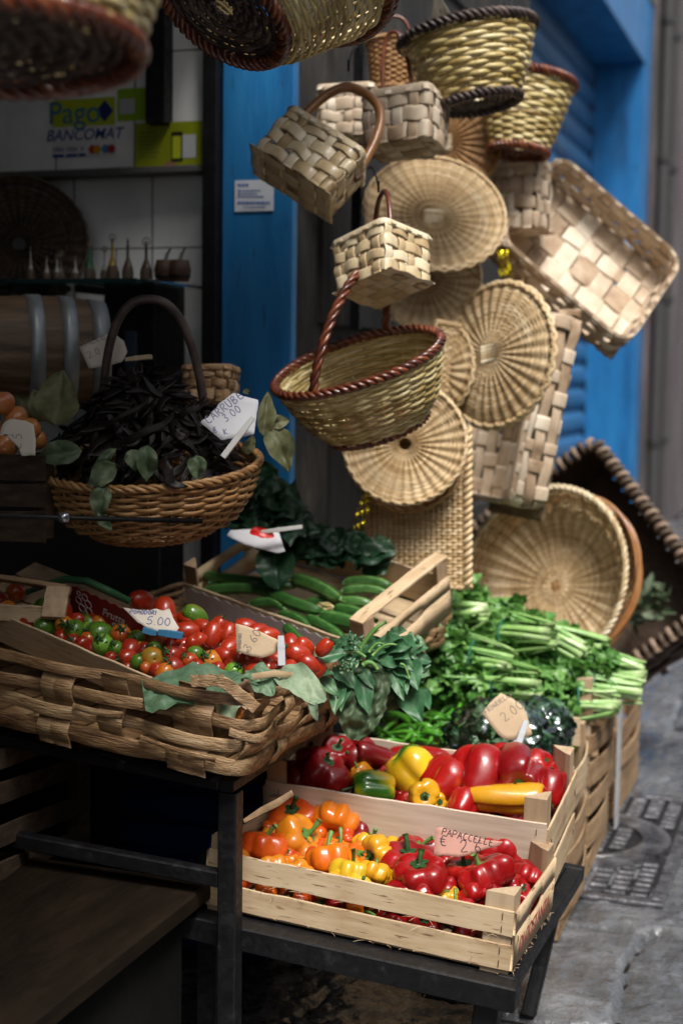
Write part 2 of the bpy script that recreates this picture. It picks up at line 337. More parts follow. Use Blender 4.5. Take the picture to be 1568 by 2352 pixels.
mb = MB(); mb.add([(-1.9, 1.2, -.0135), (1.35, 1.2, -.0135), (1.35, 8, -.0135), (-1.9, 8, -.0135)], [[0, 1, 2, 3]]); struct('water', mb, WATER)

# --- shop building around the stall
FX = -1.44
def b_(lo, hi): m = MB(); box(m, lo, hi); return m
pier = thing('stone_pier', (FX, 3.77, 0), 'dark grimy stone pier between the two blue doorways, behind the hanging baskets', 'wall')
def local(o, mbx, name, mat, smooth=False):
    p = mbx.build(name, mat, smooth=smooth); p.parent = o; p.matrix_parent_inverse = o.matrix_world.inverted(); return p
def loc_children(): bpy.context.view_layer.update()
loc_children()
m = MB(); box(m, (-1.688, 3.78, 0), (FX, 6.70, 8), .01); box(m, (-2.6, 3.96, 0), (-1.69, 6.70, 8), .01); local(pier, m, 'pier_shaft', STONE)
m = MB()
for k in range(9):
    z0 = .25+k*.62; box(m, (FX-.02, 3.95+.1*(k % 2), z0), (FX+.012, 6.6, z0+.585), .012)
local(pier, m, 'stone_block', STONE)
fr = thing('blue_door_frame', (FX, 3.74, 0), 'blue painted door jamb left of the stone pier with a white sticker on it', 'door frame'); loc_children()
m = MB(); box(m, (-1.645, 3.735, 0), (FX+.002, 3.775, 2.7), .004); local(fr, m, 'jamb', BLUE)
m = MB(); box(m, (-1.69, 3.70, 0), (-1.648, 3.775, 2.7), .003); local(fr, m, 'shutter_track', BLACK)
stk = thing('sticker', on_axis(583, 450, 1, 3.733), 'small white sticker with blue lines of print on the blue jamb', 'sticker'); loc_children()
m = MB(); a0 = on_axis(540, 415, 1, 3.733); a1 = on_axis(628, 484, 1, 3.733)
box(m, (a0[0], 3.7315, a1[2]), (a1[0], 3.7335, a0[2])); local(stk, m, 'sheet', flat('sticker_white', (.62, .66, .72)))
m = MB()
for k, (yy, hh, x0, x1) in enumerate([(422, 5, 546, 570), (436, 2, 546, 600), (443, 2, 546, 590), (450, 2, 546, 605), (463, 5, 546, 622), (474, 2, 560, 610)]):
    x = x0
    while x < x1:
        w_ = random.uniform(3, 9); p0 = on_axis(x, yy, 1, 3.731); p1 = on_axis(min(x+w_, x1), yy+hh, 1, 3.731)
        box(m, (p0[0], 3.7302, p1[2]), (p1[0], 3.7314, p0[2])); x += w_+2.5
local(stk, m, 'print', flat('sticker_blue', (.06, .14, .42)))

def tiles(name, x0, z0, sx, sz):
    m = bpy.data.materials.new(name); m.use_nodes = True; t = m.node_tree; N = t.nodes; L = t.links; b = N['Principled BSDF']
    g = N.new('ShaderNodeNewGeometry'); s = N.new('ShaderNodeSeparateXYZ'); L.new(g.outputs['Position'], s.inputs[0])
    ds = []
    for o_, c, sz_ in (('X', x0, sx), ('Z', z0, sz)):
        a = N.new('ShaderNodeMath'); a.operation = 'SUBTRACT'; L.new(s.outputs[o_], a.inputs[0]); a.inputs[1].default_value = c
        p = N.new('ShaderNodeMath'); p.operation = 'PINGPONG'; L.new(a.outputs[0], p.inputs[0]); p.inputs[1].default_value = sz_/2; ds.append(p)
    mn = N.new('ShaderNodeMath'); mn.operation = 'MINIMUM'; L.new(ds[0].outputs[0], mn.inputs[0]); L.new(ds[1].outputs[0], mn.inputs[1])
    mr = N.new('ShaderNodeMapRange'); mr.inputs[1].default_value = .0012; mr.inputs[2].default_value = .0028; L.new(mn.outputs[0], mr.inputs[0])
    no = N.new('ShaderNodeTexNoise'); no.inputs['Scale'].default_value = 5; no.inputs['Detail'].default_value = 6; L.new(g.outputs['Position'], no.inputs['Vector'])
    cr = N.new('ShaderNodeValToRGB'); e = cr.color_ramp.elements; e[0].position = .3; e[0].color = (.62, .64, .65, 1); e[1].position = .62; e[1].color = (.84, .86, .87, 1); L.new(no.outputs[0], cr.inputs[0])
    mc = N.new('ShaderNodeMix'); mc.data_type = 'RGBA'; L.new(mr.outputs[0], mc.inputs[0]); mc.inputs[6].default_value = (.10, .095, .085, 1); L.new(cr.outputs[0], mc.inputs[7])
    L.new(mc.outputs[2], b.inputs['Base Color']); b.inputs['Roughness'].default_value = .25
    bp = N.new('ShaderNodeBump'); bp.inputs['Distance'].default_value = .003; L.new(mr.outputs[0], bp.inputs['Height']); L.new(bp.outputs[0], b.inputs['Normal'])
    return m
tw = thing('tiled_wall', (-2, 3.8, 0), 'white tiled side wall inside the shop behind the glass shelf and the barrel', 'wall'); loc_children()
gx = on_axis(350, 570, 1, 3.8); m = MB(); box(m, (-4.2, 3.80, 0), (-1.69, 3.95, 2.7)); local(tw, m, 'lower_tiles', tiles('white_tiles', gx[0], gx[2], .25, .333))
zt = on_axis(300, 386, 1, 3.745)[2]; zb = on_axis(300, 412, 1, 3.745)[2]
m = MB(); box(m, (-4.2, 3.745, zt), (-1.692, 3.799, 2.7), .003); local(tw, m, 'upper_tiles', tiles('white_upper_tiles', on_axis(310, 300, 1, 3.745)[0], zt-.02, .25, .333))
m = MB(); box(m, (-4.2, 3.72, zb+.012), (-1.692, 3.799, zt-.001), .002); local(tw, m, 'ledge_shadow', flat('ledge_shadow_grey', (.10, .10, .10)))  # dark strip standing in for the shadow under the upper tiles
ct = thing('light_blocker', (-1.6, .7, 0), 'unseen dark box added at the near left to keep light off the bench', 'light blocker'); loc_children()
m = MB(); box(m, (-2.3, .15, 0), (-1.02, 1.32, 1.22), .02); local(ct, m, 'blocker_box', flat('light_blocker_black', (.012, .012, .012), .95))  # unseen box, added only to block light from the bench and lower shelf
DARKW = flat('dim_interior_plaster', (.20, .19, .18), .9)
struct('wall', b_((-4.4, -1.8, 0), (-4.2, 3.95, 2.7)), DARKW); struct('wall_side', b_((-4.4, -2.0, 0), (-1.45, -1.8, 2.7)), DARKW)
struct('ceiling', b_((-4.4, -2.0, 2.7), (-1.46, 3.95, 2.8)), DARKW)
struct('wall_facade', b_((-1.75, -6, 2.72), (FX-.004, 3.775, 8)), PLAST)
struct('wall_near', b_((-1.75, -6, 0), (FX-.006, -1.8, 2.715)), PLAST)
aw = thing('awning', (-1, 2, 2.5), 'dark canvas awning over the stall front', 'awning'); loc_children()
m = MB(); P = [(FX, .9, 2.62), (-.55, .9, 2.45), (-.62, 1.9, 2.46), (-.84, 2.3, 2.50), (-.85, 3.4, 2.50), (FX, 3.4, 2.62)]; Q = [(a, b, c-.012) for a, b, c in P]
m.add(P+Q, [[0, 1, 2, 3, 4, 5], [11, 10, 9, 8, 7, 6]]+[[i, i+6, (i+1) % 6+6, (i+1) % 6] for i in range(6)]); local(aw, m, 'canvas', flat('dark_canvas', (.03, .032, .03), .9))
m = MB(); tube(m, [(-.83, 2.4, 2.49), (-.86, 3.4, 2.49)], .014, 8); local(aw, m, 'front_bar', BLACK)

OPP = material('ochre_street_plaster', [(0, (.12, .10, .08)), (1, (.22, .19, .155))], 1.2, (1, 1, .4), .1, .9)
struct('street_wall', b_((2.4, -9, 0), (3.0, 10, 4.0)), OPP)
# --- second doorway with the roller shutter
DX = -1.6; ZL = 3.79
dw = thing('blue_shop_doorway', (DX, 9, 0), 'deep blue painted doorway with a lintel at the right, beyond the baskets', 'doorway'); loc_children()
def blk(nm, lo, hi, mat, c=.004): m = MB(); box(m, lo, hi, c); return local(dw, m, nm, mat)
blk('near_jamb', (-2.1, 6.705, 0), (DX, 7.19, ZL-.001), BLUE)
blk('far_jamb', (-1.985, 11.72, 0), (DX, 12.1, ZL-.001), BLUE)
blk('lintel', (-2.1, 6.705, ZL), (DX, 12.1, 4.3), BLUE)
sh = thing('roller_shutter', (-1.985, 9.4, 0), 'blue roller shutter with wide horizontal slats, closed behind the baskets', 'shutter'); loc_children()
m = MB(); z = 0
while z < ZL-.02:
    P = np.array([(-2.0, 7.195, z+.09), (-2.0, 11.715, z+.09)]); pr = [(-.088, -.02), (-.07, .0), (-.03, .018), (.03, .018), (.07, .0), (.088, -.02)]
    sweep(m, P, pr, [0, 0, 1.], [1., 0, 0]); z += .182
local(sh, m, 'slats', material('shutter_blue', [(0, (.018, .09, .21)), (1, (.028, .13, .30))], 3, (1, .4, 3), .1, .5, .2, 40, .002))
m = MB(); box(m, (-2.06, 7.195, 0), (-2.035, 11.715, ZL-.002)); local(sh, m, 'backing', flat('shutter_gap', (.004, .012, .03)))
fw = thing('plaster_wall', (-1.6, 20, 0), 'grey brown weathered plaster wall beyond the blue doorway', 'wall'); loc_children()
m = MB(); box(m, (-3, 12.105, -.04), (-1.56, 40, 9), .02); local(fw, m, 'wall_face', GRAFF)
m = MB(); box(m, (-3, 6.705, 4.305), (-1.585, 12.1, 9), .01); local(fw, m, 'upper_face', PLAST)
for k, y0 in enumerate((12.25, 12.85)):
    dp = thing('drain_pipe', (-1.5, y0, 0), ['grey drain pipe just right of the far blue jamb', 'second grey drain pipe at the right edge of the plaster wall'][k], 'pipe'); loc_children()
    m = MB(); P = [(-1.50, y0, zz) for zz in np.linspace(.05, 8, 30)]; tube(m, P, .045, 10); local(dp, m, 'pipe_run', flat('pipe_grey', (.045, .042, .042), .6))
    for zz in (.8, 2.0, 3.1, 4.2):
        m = MB(); lathe(m, [(.046, zz), (.058, zz), (.058, zz+.05), (.046, zz+.05)], 14, M=Matrix.Translation((-1.50, y0, 0)))
        local(dp, m, 'pipe_clamp', flat('clamp_dark', (.03, .03, .03), .5))

# --- manhole cover
CAST = material('wet_cast_iron', [(0, (.02, .02, .023)), (.6, (.16, .16, .175)), (1, (.32, .32, .35))], 18, (1, 1, 1), .1, .3, .5, 60, .002, metal=.6, rmod=.15)
mh = thing('manhole_cover', (-.66, 4.19, .0), 'square cast iron drain cover with a raised ring in the wet paving', 'manhole cover'); loc_children()
x0, x1, y0, y1 = -.97, -.388, 3.69, 4.69
m = MB(); box(m, (x0, y0, -.03), (x1, y1, .004), .002); local(mh, m, 'plate', flat('dark_iron_plate', (.012, .012, .012), .5))  # plate darker than the treads so the pattern stands out
m = MB()
for lo, hi in (((x0, y0), (x1, y0+.035)), ((x0, y1-.035), (x1, y1)), ((x0, y0+.036), (x0+.035, y1-.036)), ((x1-.035, y0+.036), (x1, y1-.036))):
    box(m, (*lo, .0045), (*hi, .018), .003)
local(mh, m, 'frame', CAST)
m = MB(); cx, cy = -.69, 4.2
for i in range(9):
    for j in range(22):
        bx = x0+.042+i*.0560; by = y0+.05+j*.0415; r = math.hypot(bx+.022-cx, by+.014-cy)
        if .165 < r < .285 or bx+.046 > x1-.036: continue
        box(m, (bx, by, .0045), (bx+.044, by+.024, .0185), .004)
local(mh, m, 'tread_pattern', CAST)
m = MB(); lathe(m, [(.18, .004), (.182, .017), (.205, .0185), (.207, .0165), (.235, .0165), (.237, .0185), (.262, .017), (.265, .004)], 72, M=Matrix.Translation((cx, cy, 0))); local(mh, m, 'ring', CAST)

# ================================================================== WEAVING
def surf(S, u, v):
    e = 1e-3
    P = S(u, v); Pu = S(u+e, v)-S(u-e, v); Pv = S(u, v+e)-S(u, v-e)
    N = np.cross(Pu, Pv); N /= np.maximum(np.linalg.norm(N, axis=1, keepdims=True), 1e-12)
    Tv = Pv/np.maximum(np.linalg.norm(Pv, axis=1, keepdims=True), 1e-12)
    return P, N, Tv
def weave(S, nst, rows, v0=0., v1=1., closed=True, a=.003, b=.0022, amp=.003, srad=.0025, spp=4, k=5, jit=.1, seed=1, pair=1, flat_=False, sflat=None, corr=0.):
    """weavers along u over/under nst stakes; a = half height of a weaver, b = half thickness"""
    rs = np.random.default_rng(seed); mb = MB(); n = nst*spp
    dv = (v1-v0)/rows
    for j in range(rows):
        v = v0+dv*(j+.5)
        u = np.linspace(0, 1, n, endpoint=False) if closed else np.linspace(0, 1, n+1)
        vv = np.full_like(u, v)+dv*jit*np.array([mnoise.noise(Vector((math.cos(x*6.28)*2, math.sin(x*6.28)*2, j*1.7+seed))) for x in u])
        P, N, T = surf(S, u, vv)
        off = amp*np.cos(np.pi*(nst/pair*u+j))+corr*np.cos(2*np.pi*nst*u); P = P+N*off[:, None]
        ph = rs.random(); seg = ((u+ph)*rs.uniform(1.5, 3.5)).astype(int); tv = rs.random(8)[seg % 8]
        sc = 1+.16*rs.normal()*.6+.1*np.sin(u*6.28*rs.integers(1, 4)+rs.random()*6)
        sweep(mb, P, (hexp(2*a, 2*b) if flat_ else circ(a, k, b)), T, N, closed, tint=tv*.9+.05, scale=np.full(len(u), 1.)*sc)
    st = MB()
    for i in range(nst+(0 if closed else 1)):
        v = np.linspace(v0, v1, max(8, rows*6+1 if (flat_) else rows//2+2)); u = np.full_like(v, (i+(rs.normal()*.09 if flat_ else 0))/nst)
        P, N, T = surf(S, u, v)
        U = np.cross(N, T)
        if sflat:
            off = -amp*np.cos(np.pi*(i+(v-v0)/dv-.5)) if flat_ else 0*v
            P = P+N*off[:, None]; sweep(st, P, hexp(sflat[0]*rs.uniform(.8, 1.15), sflat[1]), U, N, tint=rs.random())
        else: sweep(st, P, circ(srad, 5), U, N, tint=rs.random())
    return mb, st
def braid(mb, P, r, amp, turns, strands=2, closed=True, k=6, seed=0, flatk=1.):
    P = np.asarray(P, float); m = max(len(P), int(turns*10))
    # resample
    if closed: Q = np.vstack([P, P[:1]])
    else: Q = P
    s = np.concatenate([[0], np.cumsum(np.linalg.norm(np.diff(Q, axis=0), axis=1))]); t = np.linspace(0, s[-1], m, endpoint=not closed)
    R = np.stack([np.interp(t, s, Q[:, i]) for i in range(3)], 1); T = tangents(R, closed)
    c = R.mean(0); A = R-c; A = A-T*(A*T).sum(1, keepdims=True); A /= np.maximum(np.linalg.norm(A, axis=1, keepdims=True), 1e-9); B = np.cross(T, A)
    rs = np.random.default_rng(seed); ph = t/s[-1]*turns*2*np.pi
    for q in range(strands):
        f = ph+q*2*np.pi/strands
        X = R+A*(amp*np.cos(f))[:, None]+B*(amp*flatk*np.sin(f))[:, None]
        seg = (t/s[-1]*5+rs.random()).astype(int); tv = rs.random(9)[seg % 9]
        sweep(mb, X, circ(r, k), A, B, closed, tint=tv)
def interp_prof(pts):
    p = np.array(pts, float); return lambda v: (np.interp(v, p[:, 0], p[:, 1]), np.interp(v, p[:, 0], p[:, 2]))
def round_S(prof, sy=1., wob=0., seed=0, squash=None):
    f = interp_prof(prof)
    def S(u, v):
        r, z = f(v); t = u*2*np.pi
        rr_ = r*(1+wob*np.sin(2*t+seed)+wob*.6*np.sin(3*t+seed*2))
        return np.stack([rr_*np.cos(t), sy*rr_*np.sin(t), z+0*t], 1)
    return S
def rrect(u, a, b, r):
    """rounded rectangle perimeter, half sizes a b, radius r; returns x,y"""
    u = np.mod(u, 1.); segs = [2*(b-r), np.pi*r/2, 2*(a-r), np.pi*r/2, 2*(b-r), np.pi*r/2, 2*(a-r), np.pi*r/2]
    L = sum(segs); s = u*L; x = np.zeros_like(u); y = np.zeros_like(u); c = 0
    cs = [(a, -b+r, 0, 1), None, (a-r, b, -1, 0), None, (-a, b-r, 0, -1), None, (-a+r, -b, 1, 0), None]
    cc = [None, (a-r, b-r, 0), None, (-a+r, b-r, np.pi/2), None, (-a+r, -b+r, np.pi), None, (a-r, -b+r, 1.5*np.pi)]
    for i, g in enumerate(segs):
        m = (s >= c-1e-12) & (s <= c+g+1e-12); t = s-c
        if i % 2 == 0: x = np.where(m, cs[i][0]+cs[i][2]*t, x); y = np.where(m, cs[i][1]+cs[i][3]*t, y)
        else:
            th = cc[i][2]+t/r; x = np.where(m, cc[i][0]+r*np.cos(th), x); y = np.where(m, cc[i][1]+r*np.sin(th), y)
        c += g
    return x, y
def rect_S(a0, b0, a1, b1, h, r=.02, bulge=0., sag=None):
    def S(u, v):
        u = np.asarray(u, float); v = np.asarray(v, float)+0*u; x0, y0 = rrect(u, a0, b0, min(r, b0*.9)); x1, y1 = rrect(u, a1, b1, min(r*1.2, b1*.9))
        q = 1+bulge*np.sin(np.pi*np.clip(v, 0, 1)); z = h*v
        if sag: z = z+sag*v*np.sin(u*6.28*2+1)
        return np.stack([(x0+(x1-x0)*v)*q, (y0+(y1-y0)*v)*q, z], 1)
    return S
def loop(S, v, n=96, out=0., up=0.):
    u = np.linspace(0, 1, n, endpoint=False); P, N, T = surf(S, u, np.full(n, float(v))); return P+N*out+T*up
def arch(p0, p1, apex, n=24, p=2.2):
    """handle curve from p0 to p1 rising along apex vector"""
    p0, p1, apex = (np.asarray(q, float) for q in (p0, p1, apex)); t = np.linspace(0, 1, n)[:, None]; s = np.abs(2*t-1)
    return p0*(1-(t*t*(3-2*t)))+p1*(t*t*(3-2*t))+apex*(1-s**p)

def wicker_disc(name, M, R, label, mats=WICK, dish=.02, spokes=30, rows=30, scallop=.004, sy=1., seed=1, group='round wicker trays hung on the pier', cat='wicker tray', rim=.0042, patch=True):
    t = thing(name, M, label, cat, group)
    S = round_S([(0, .10*R, 0), (.35, .42*R, dish*.12), (.75, .80*R, dish*.5), (1, R, dish)], sy)
    mb, st = weave(S, spokes, rows, 0, 1, a=R*.9/rows*.54, b=.0014, amp=.0010, corr=.0030, srad=.0015, spp=6, seed=seed, jit=.15)
    mb.build('woven_face', mats, t); st2 = MB()
    for i in range(spokes):
        for o in (-.22, .22):
            v = np.linspace(.0, 1, 9); P, N, T = surf(S, np.full_like(v, (i+o*.5)/spokes), v); sweep(st2, P+N*.0040, circ(.0015, 4), np.cross(N, T), N, tint=random.uniform(.25, .7))
    st2.build('spokes', mats, t)
    if patch:
        m = MB()
        for q in range(5):
            o = (q-2)*R*.05
            sweep(m, np.array([(-R*.15, o, .002), (0, o, .0045), (R*.15, o, .002)]), hexp(R*.048, .002), [0, 1, 0], [0, 0, 1]); sweep(m, np.array([(o, -R*.15, .001), (o, 0, .0025), (o, R*.15, .001)]), hexp(R*.048, .002), [1, 0, 0], [0, 0, 1])
        m.build('centre_patch', SPLINT, t)
    m = MB(); n = spokes*6; u = np.arange(n)/n; th = u*2*np.pi; rr_ = R+.002+scallop*np.abs(np.sin(th*spokes/2)); P = np.stack([rr_*np.cos(th), sy*rr_*np.sin(th), dish+.003*np.cos(th*spokes)], 1)
    tube(m, P, rim, 6, True, tint=.75); rr2 = R-.001+scallop*np.abs(np.cos(th*spokes/2)); P2 = np.stack([rr2*np.cos(th), sy*rr2*np.sin(th), dish+.002-.003*np.cos(th*spokes)], 1); tube(m, P2, rim*.9, 6, True, tint=.4)
    m.build('scalloped_rim', mats, t); return t

def round_basket(name, M, prof, label, mat, rim_mat, base_mat=None, stakes=34, rows=16, a=.0052, b=.0032, amp=.0035, sy=1., seed=1, rim=.006, base_r=True, group='wicker baskets hung on the pier', cat='wicker basket', handle=None, hr=.006, hmat=None, wob=0., hstr=3, rturn=26, k=6, spp=4, corr=0., brim=None):
    t = thing(name, M, label, cat, group); S = round_S(prof, sy, wob, seed)
    mb, st = weave(S, stakes, rows, a=a, b=b, amp=amp, srad=.0028, seed=seed, jit=.3, k=k, spp=spp, corr=corr)
    mb.build('woven_side', mat, t); st.build('stakes', mat, t)
    m = MB(); braid(m, loop(S, 1.0, 80, 0, .003), rim, rim*.9, rturn, 3, seed=seed); m.build('rim', rim_mat, t)
    f = interp_prof(prof); r0, z0 = f(0.)
    Sb = round_S([(0, .02, z0+.004), (1, float(r0)*.99, z0)], sy, wob, seed)
    mb, st = weave(Sb, 16, 11, a=float(r0)*.052, b=.003, amp=.003, srad=.003, seed=seed+9); 
    for q in (st,): mb.v += q.v; mb.t += q.t; mb.f += [g+mb.n for g in q.f]; mb.n += q.n
    mb.build('base', base_mat or mat, t)
    if base_r:
        m = MB(); braid(m, loop(S, 0., 60, .001, -.004), rim*.95, rim*.8, rturn*.7, 3, seed=seed+3); m.build('base_rim', brim or base_mat or rim_mat, t)
    if handle is not None:
        m = MB(); H = arch(*handle)
        if hstr > 1: braid(m, H, hr*.62, hr*.6, 7, hstr, closed=False, seed=seed+5)
        else: tube(m, H, hr, 8)
        m.build('handle', hmat or rim_mat, t)
    return t

def splint_box(name, M, a, b, h, label, mat=SPLINT, cols=None, rows=4, rad=.02, flare=1.05, handle=None, hmat=None, hr=.005, seed=1, group='splint baskets hung on the pier', cat='splint basket', base=True, wob=0., rw=None, rim_w=None):
    t = thing(name, M, label, cat, group); S = rect_S(a, b, a*flare, b*flare, h, rad, .02)
    per = 4*(a+b); cols = cols or max(8, int(round(per/.042/2))*2); dw = per/cols
    mb, st = weave(S, cols, rows, a=(rw or h/rows*.47), b=.0011, amp=.0036, spp=6, flat_=True, sflat=(dw*.62, .002), seed=seed, jit=.3)
    mb.build('side_splints', mat, t); st.build('upright_splints', mat, t)
    m = MB(); w_ = rim_w or h/rows*.55
    for q in (-1, 1):
        P, N, T = surf(S, np.linspace(0, 1, 72, endpoint=False), np.full(72, .985)); sweep(m, P+N*q*.0045, hexp(w_, .0028), T, N, True, tint=random.random())
    # folded lashing wraps round the rim
    for i in range(cols):
        u = (i+.5+random.uniform(-.2, .2))/cols; u2 = u+random.uniform(-.25, .45)/cols
        ths = np.linspace(0, np.pi, 7); P0, N0, T0 = surf(S, u+(u2-u)*np.linspace(0, 1, 7), .985+0*ths)
        P = P0+N0*(np.cos(ths)*.0085)[:, None]+T0*(np.sin(ths)*(w_*.62)-w_*.3)[:, None]
        U = nrm(np.cross(N0[0], T0[0])); Tn = tangents(P, False); sweep(m, P, hexp(dw*.42, .0014), U, np.cross(Tn, U), tint=random.uniform(.3, 1))
    m.build('rim', mat, t)
    if base:
        Sb = lambda u, v: np.stack([(u*2-1)*a*.98, (v*2-1)*b*.98+0*u, 0.001+0*u], 1)
        nc = max(4, int(a/.021)); nr = max(4, int(b/.021))
        if a > .2: nc, nr = int(a/.032), int(b/.032)
        mb, st = weave(Sb, nc, nr, closed=False, a=b/nr*1.0, b=.0011, amp=.0022, spp=6, flat_=True, sflat=(2*a/nc*.98, .002), seed=seed+4, jit=.05)
        mb.build('base_splints', mat, t); st.build('base_cross_splints', mat, t)
    if handle is not None:
        m = MB(); tube(m, arch(*handle), hr, 8, tint=.5); m.build('handle', hmat or TAN, t)
    return t

# ================================================================== HANGING BASKETS
UP = (0, 1, 0)
G1 = 'baskets hung overhead at the shop front'
round_basket('hanging_basket', pose(-52, 98, 1.55, (0, 1, .02)), [(0, .17, 0), (.3, .185, .045), (1, .215, .16)], 'blurred cane basket with a red brown base hanging nearest at the upper left', OLIVE, REDWIL, DARKWIL, 26, 20, .0048, .0036, .003, spp=6, brim=REDWIL, seed=2, group=G1, rim=.008)
round_basket('hanging_basket', pose(512, 20, 2.5, (.45, .80, -.30), (.86, -.38, .2)), [(0, .125, 0), (.25, .155, .03), (1, .235, .17)], 'wide cane basket seen from its dark underside, hanging at the top over the blue jamb', OLIVE, REDWIL, DARKWIL, 30, 24, .0044, .0034, .003, spp=6, brim=REDWIL, seed=3, group=G1, rim=.008)
# small splint basket with tan handle, tilted
M = pose(670, 424, 3.4, (.60, .75, -.30), (.86, -.50, .20)); hw = .098
splint_box('splint_basket', M, .100, .062, .135, 'pale splint basket with a smooth tan bent handle, tipped to the right on a hook', rows=4, cols=16, handle=((-.09, 0, .11), (.104, 0, .10), (-.02, 0, .205), 30, 2.6), hmat=TAN, hr=.0118, seed=5, rad=.012)
splint_box('splint_basket', pose(880, 664, 3.35, (-.03, .95, -.26), (.68, 0, .74)), .080, .073, .118, 'cube shaped pale splint basket with a dark red arched handle, before round trays', rows=4, cols=16, handle=((-.06, .04, .12), (.07, -.04, .12), (0, 0, .115), 30, 2.4), hmat=REDWIL, hr=.0062, seed=6, rad=.010)
splint_box('splint_basket', pose(930, 345, 3.72, (.02, .97, -.1), (.9, 0, .42)), .085, .07, .13, 'small shaded splint basket with a dark handle, behind the tan handled one', mat=SPLINTG, rows=3, handle=((-.06, 0, .12), (.02, 0, .12), (-.02, 0, .20), 30, 2.4), hmat=REDWIL, hr=.0055, seed=7, rad=.012)
splint_box('splint_basket', pose(800, 320, 3.95, UP, (1, 0, .2)), .07, .05, .13, 'dim splint basket half hidden behind the iron pole', mat=SPLINTG, rows=4, seed=8, rad=.012)
round_basket('wicker_basket', pose(900, 205, 4.0, (.05, 1, .0)), [(0, .055, 0), (1, .075, .12)], 'small dark wicker basket with a thin arched handle in the shadow above the splint basket', WICKB, WICKB, None, 24, 16, .0036, .0024, .003, seed=9, rim=.004, handle=((-.05, 0, .11), (.045, 0, .11), (0, 0, .09), 24, 2.4), hr=.005, hstr=1, hmat=REDWIL)
# big cane basket at top
round_basket('cane_basket', pose(1098, 232, 3.75, (-.155, .97, -.03), (1, .15, 0)), [(0, .105, 0), (.4, .140, .07), (1, .172, .172)], 'large yellow green cane basket with black rim and base, topmost on the pier', OLIVE, DARKWIL, DARKWIL, 20, 15, .0066, .0046, .0036, spp=7, sy=.8, seed=11, rim=.0085, rturn=18)
round_basket('cane_basket', pose(1190, 345, 4.3, (.14, .97, -.05), (1, -.1, 0)), [(0, .082, 0), (.4, .105, .07), (1, .135, .205)], 'cane basket with a rusty red base hung right of the black rimmed one', OLIVE, REDWIL, REDWIL, 18, 18, .0068, .0046, .0036, spp=7, sy=.85, seed=12, rim=.0085, rturn=18)
# round trays
wicker_disc('wicker_tray', pose(1020, 325, 4.35, (-.12, -.1, 1)), .166, 'shaded round wicker tray under the black based cane basket', seed=21, mats=WICKB)
wicker_disc('wicker_tray', pose(996, 498, 4.1, (.10, .46, .88)), .196, 'largest pale round wicker tray with a square centre patch, above the cube basket', seed=22, rows=34, spokes=32)
wicker_disc('wicker_tray', pose(972, 640, 4.18, (.10, .25, .9)), .160, 'round wicker tray mostly hidden under the cube shaped splint basket', seed=23, patch=False)
wicker_disc('wicker_tray', pose(1124, 812, 4.02, (-.70, .06, .66)), .196, 'round wicker tray turned sideways with a pale braided edge, centre of the pier', seed=24, dish=-.03, rim=.0075, scallop=.007, rows=34)
wicker_disc('wicker_tray', pose(930, 1020, 3.85, (-.15, .12, .98)), .158, 'round wicker tray below the red handled cane basket', seed=25, dish=.015, patch=False)
wicker_disc('wicker_tray', pose(936, 1046, 3.9, (-.15, .12, .98)), .150, 'brown edged round tray tucked behind the one below the red handled basket', seed=26, dish=.015, patch=False, mats=WICKB)
wicker_disc('wicker_tray', pose(1000, 850, 4.15, (-.75, .1, .6)), .13, 'sideways round tray behind the rim of the red handled basket', seed=27, dish=-.02, patch=False, spokes=24, rows=22)

def rattan_panel(name, M, a, h, label, seed=1, rows=44, cols=18, side=True):
    t = thing(name, M, label, 'wicker tray', 'flat wicker panels hung on the pier')
    S = lambda u, v: np.stack([(u*2-1)*a, 0*u+.0, v*h+0*u], 1)
    mb, st = weave(S, cols, rows, closed=False, a=h/rows*.54, b=.0018, amp=.0012, corr=.0036, srad=.003, seed=seed, jit=.1, spp=5); mb.build('woven_face', WICK, t); st.build('stakes', WICK, t)
    m = MB()
    for x, r in ((-a-.004, .006), (a+.008, .0105)):
        z = np.linspace(-.005, h+.005, 90); ph = z/h*2*np.pi*11
        for q in (0, np.pi): tube(m, np.stack([x+r*.75*np.cos(ph+q), r*.75*np.sin(ph+q), z], 1), r*.62, 6, tint=.85 if q else .55)
    for zz in (-.004, h+.004):
        x = np.linspace(-a, a, 70); ph = x/a*np.pi*9
        for q in (0, np.pi): tube(m, np.stack([x, .004*np.sin(ph+q), zz+.004*np.cos(ph+q)], 1), .0042, 6, tint=.6)
    m.build('braided_edge', WICK, t); return t
rattan_panel('wicker_mat', pose(956, 1346, 3.92, (.0, 1, -.02), (1, 0, .12)), .130, .42, 'long rectangular wicker panel with a braided right edge, hanging lowest beside the celery', 31)
rattan_panel('wicker_mat', pose(1022, 960, 4.1, (.07, 1, 0), (.75, -.05, -.66)), .06, .26, 'narrow wicker panel with thick pale loops behind the cane basket rim', 32, rows=30, cols=8)

# cane basket with twisted red handle
M = pose(868, 975, 3.45, (-.30, .86, .40), (.93, .28, .2))
round_basket('cane_basket', M, [(0, .118, 0), (.35, .160, .05), (.8, .190, .13), (1, .198, .162)], 'oval cane basket with twisted red willow handle and rim, hanging tipped', OLIVE, REDWIL, REDWIL, 24, 22, .0047, .0036, .0030, spp=7, sy=.84, seed=14, rim=.0065, rturn=20, handle=((-.10, -.142, .16), (.06, .16, .16), (.085, .02, .20), 40, 1.75), hr=.0095, wob=.015)

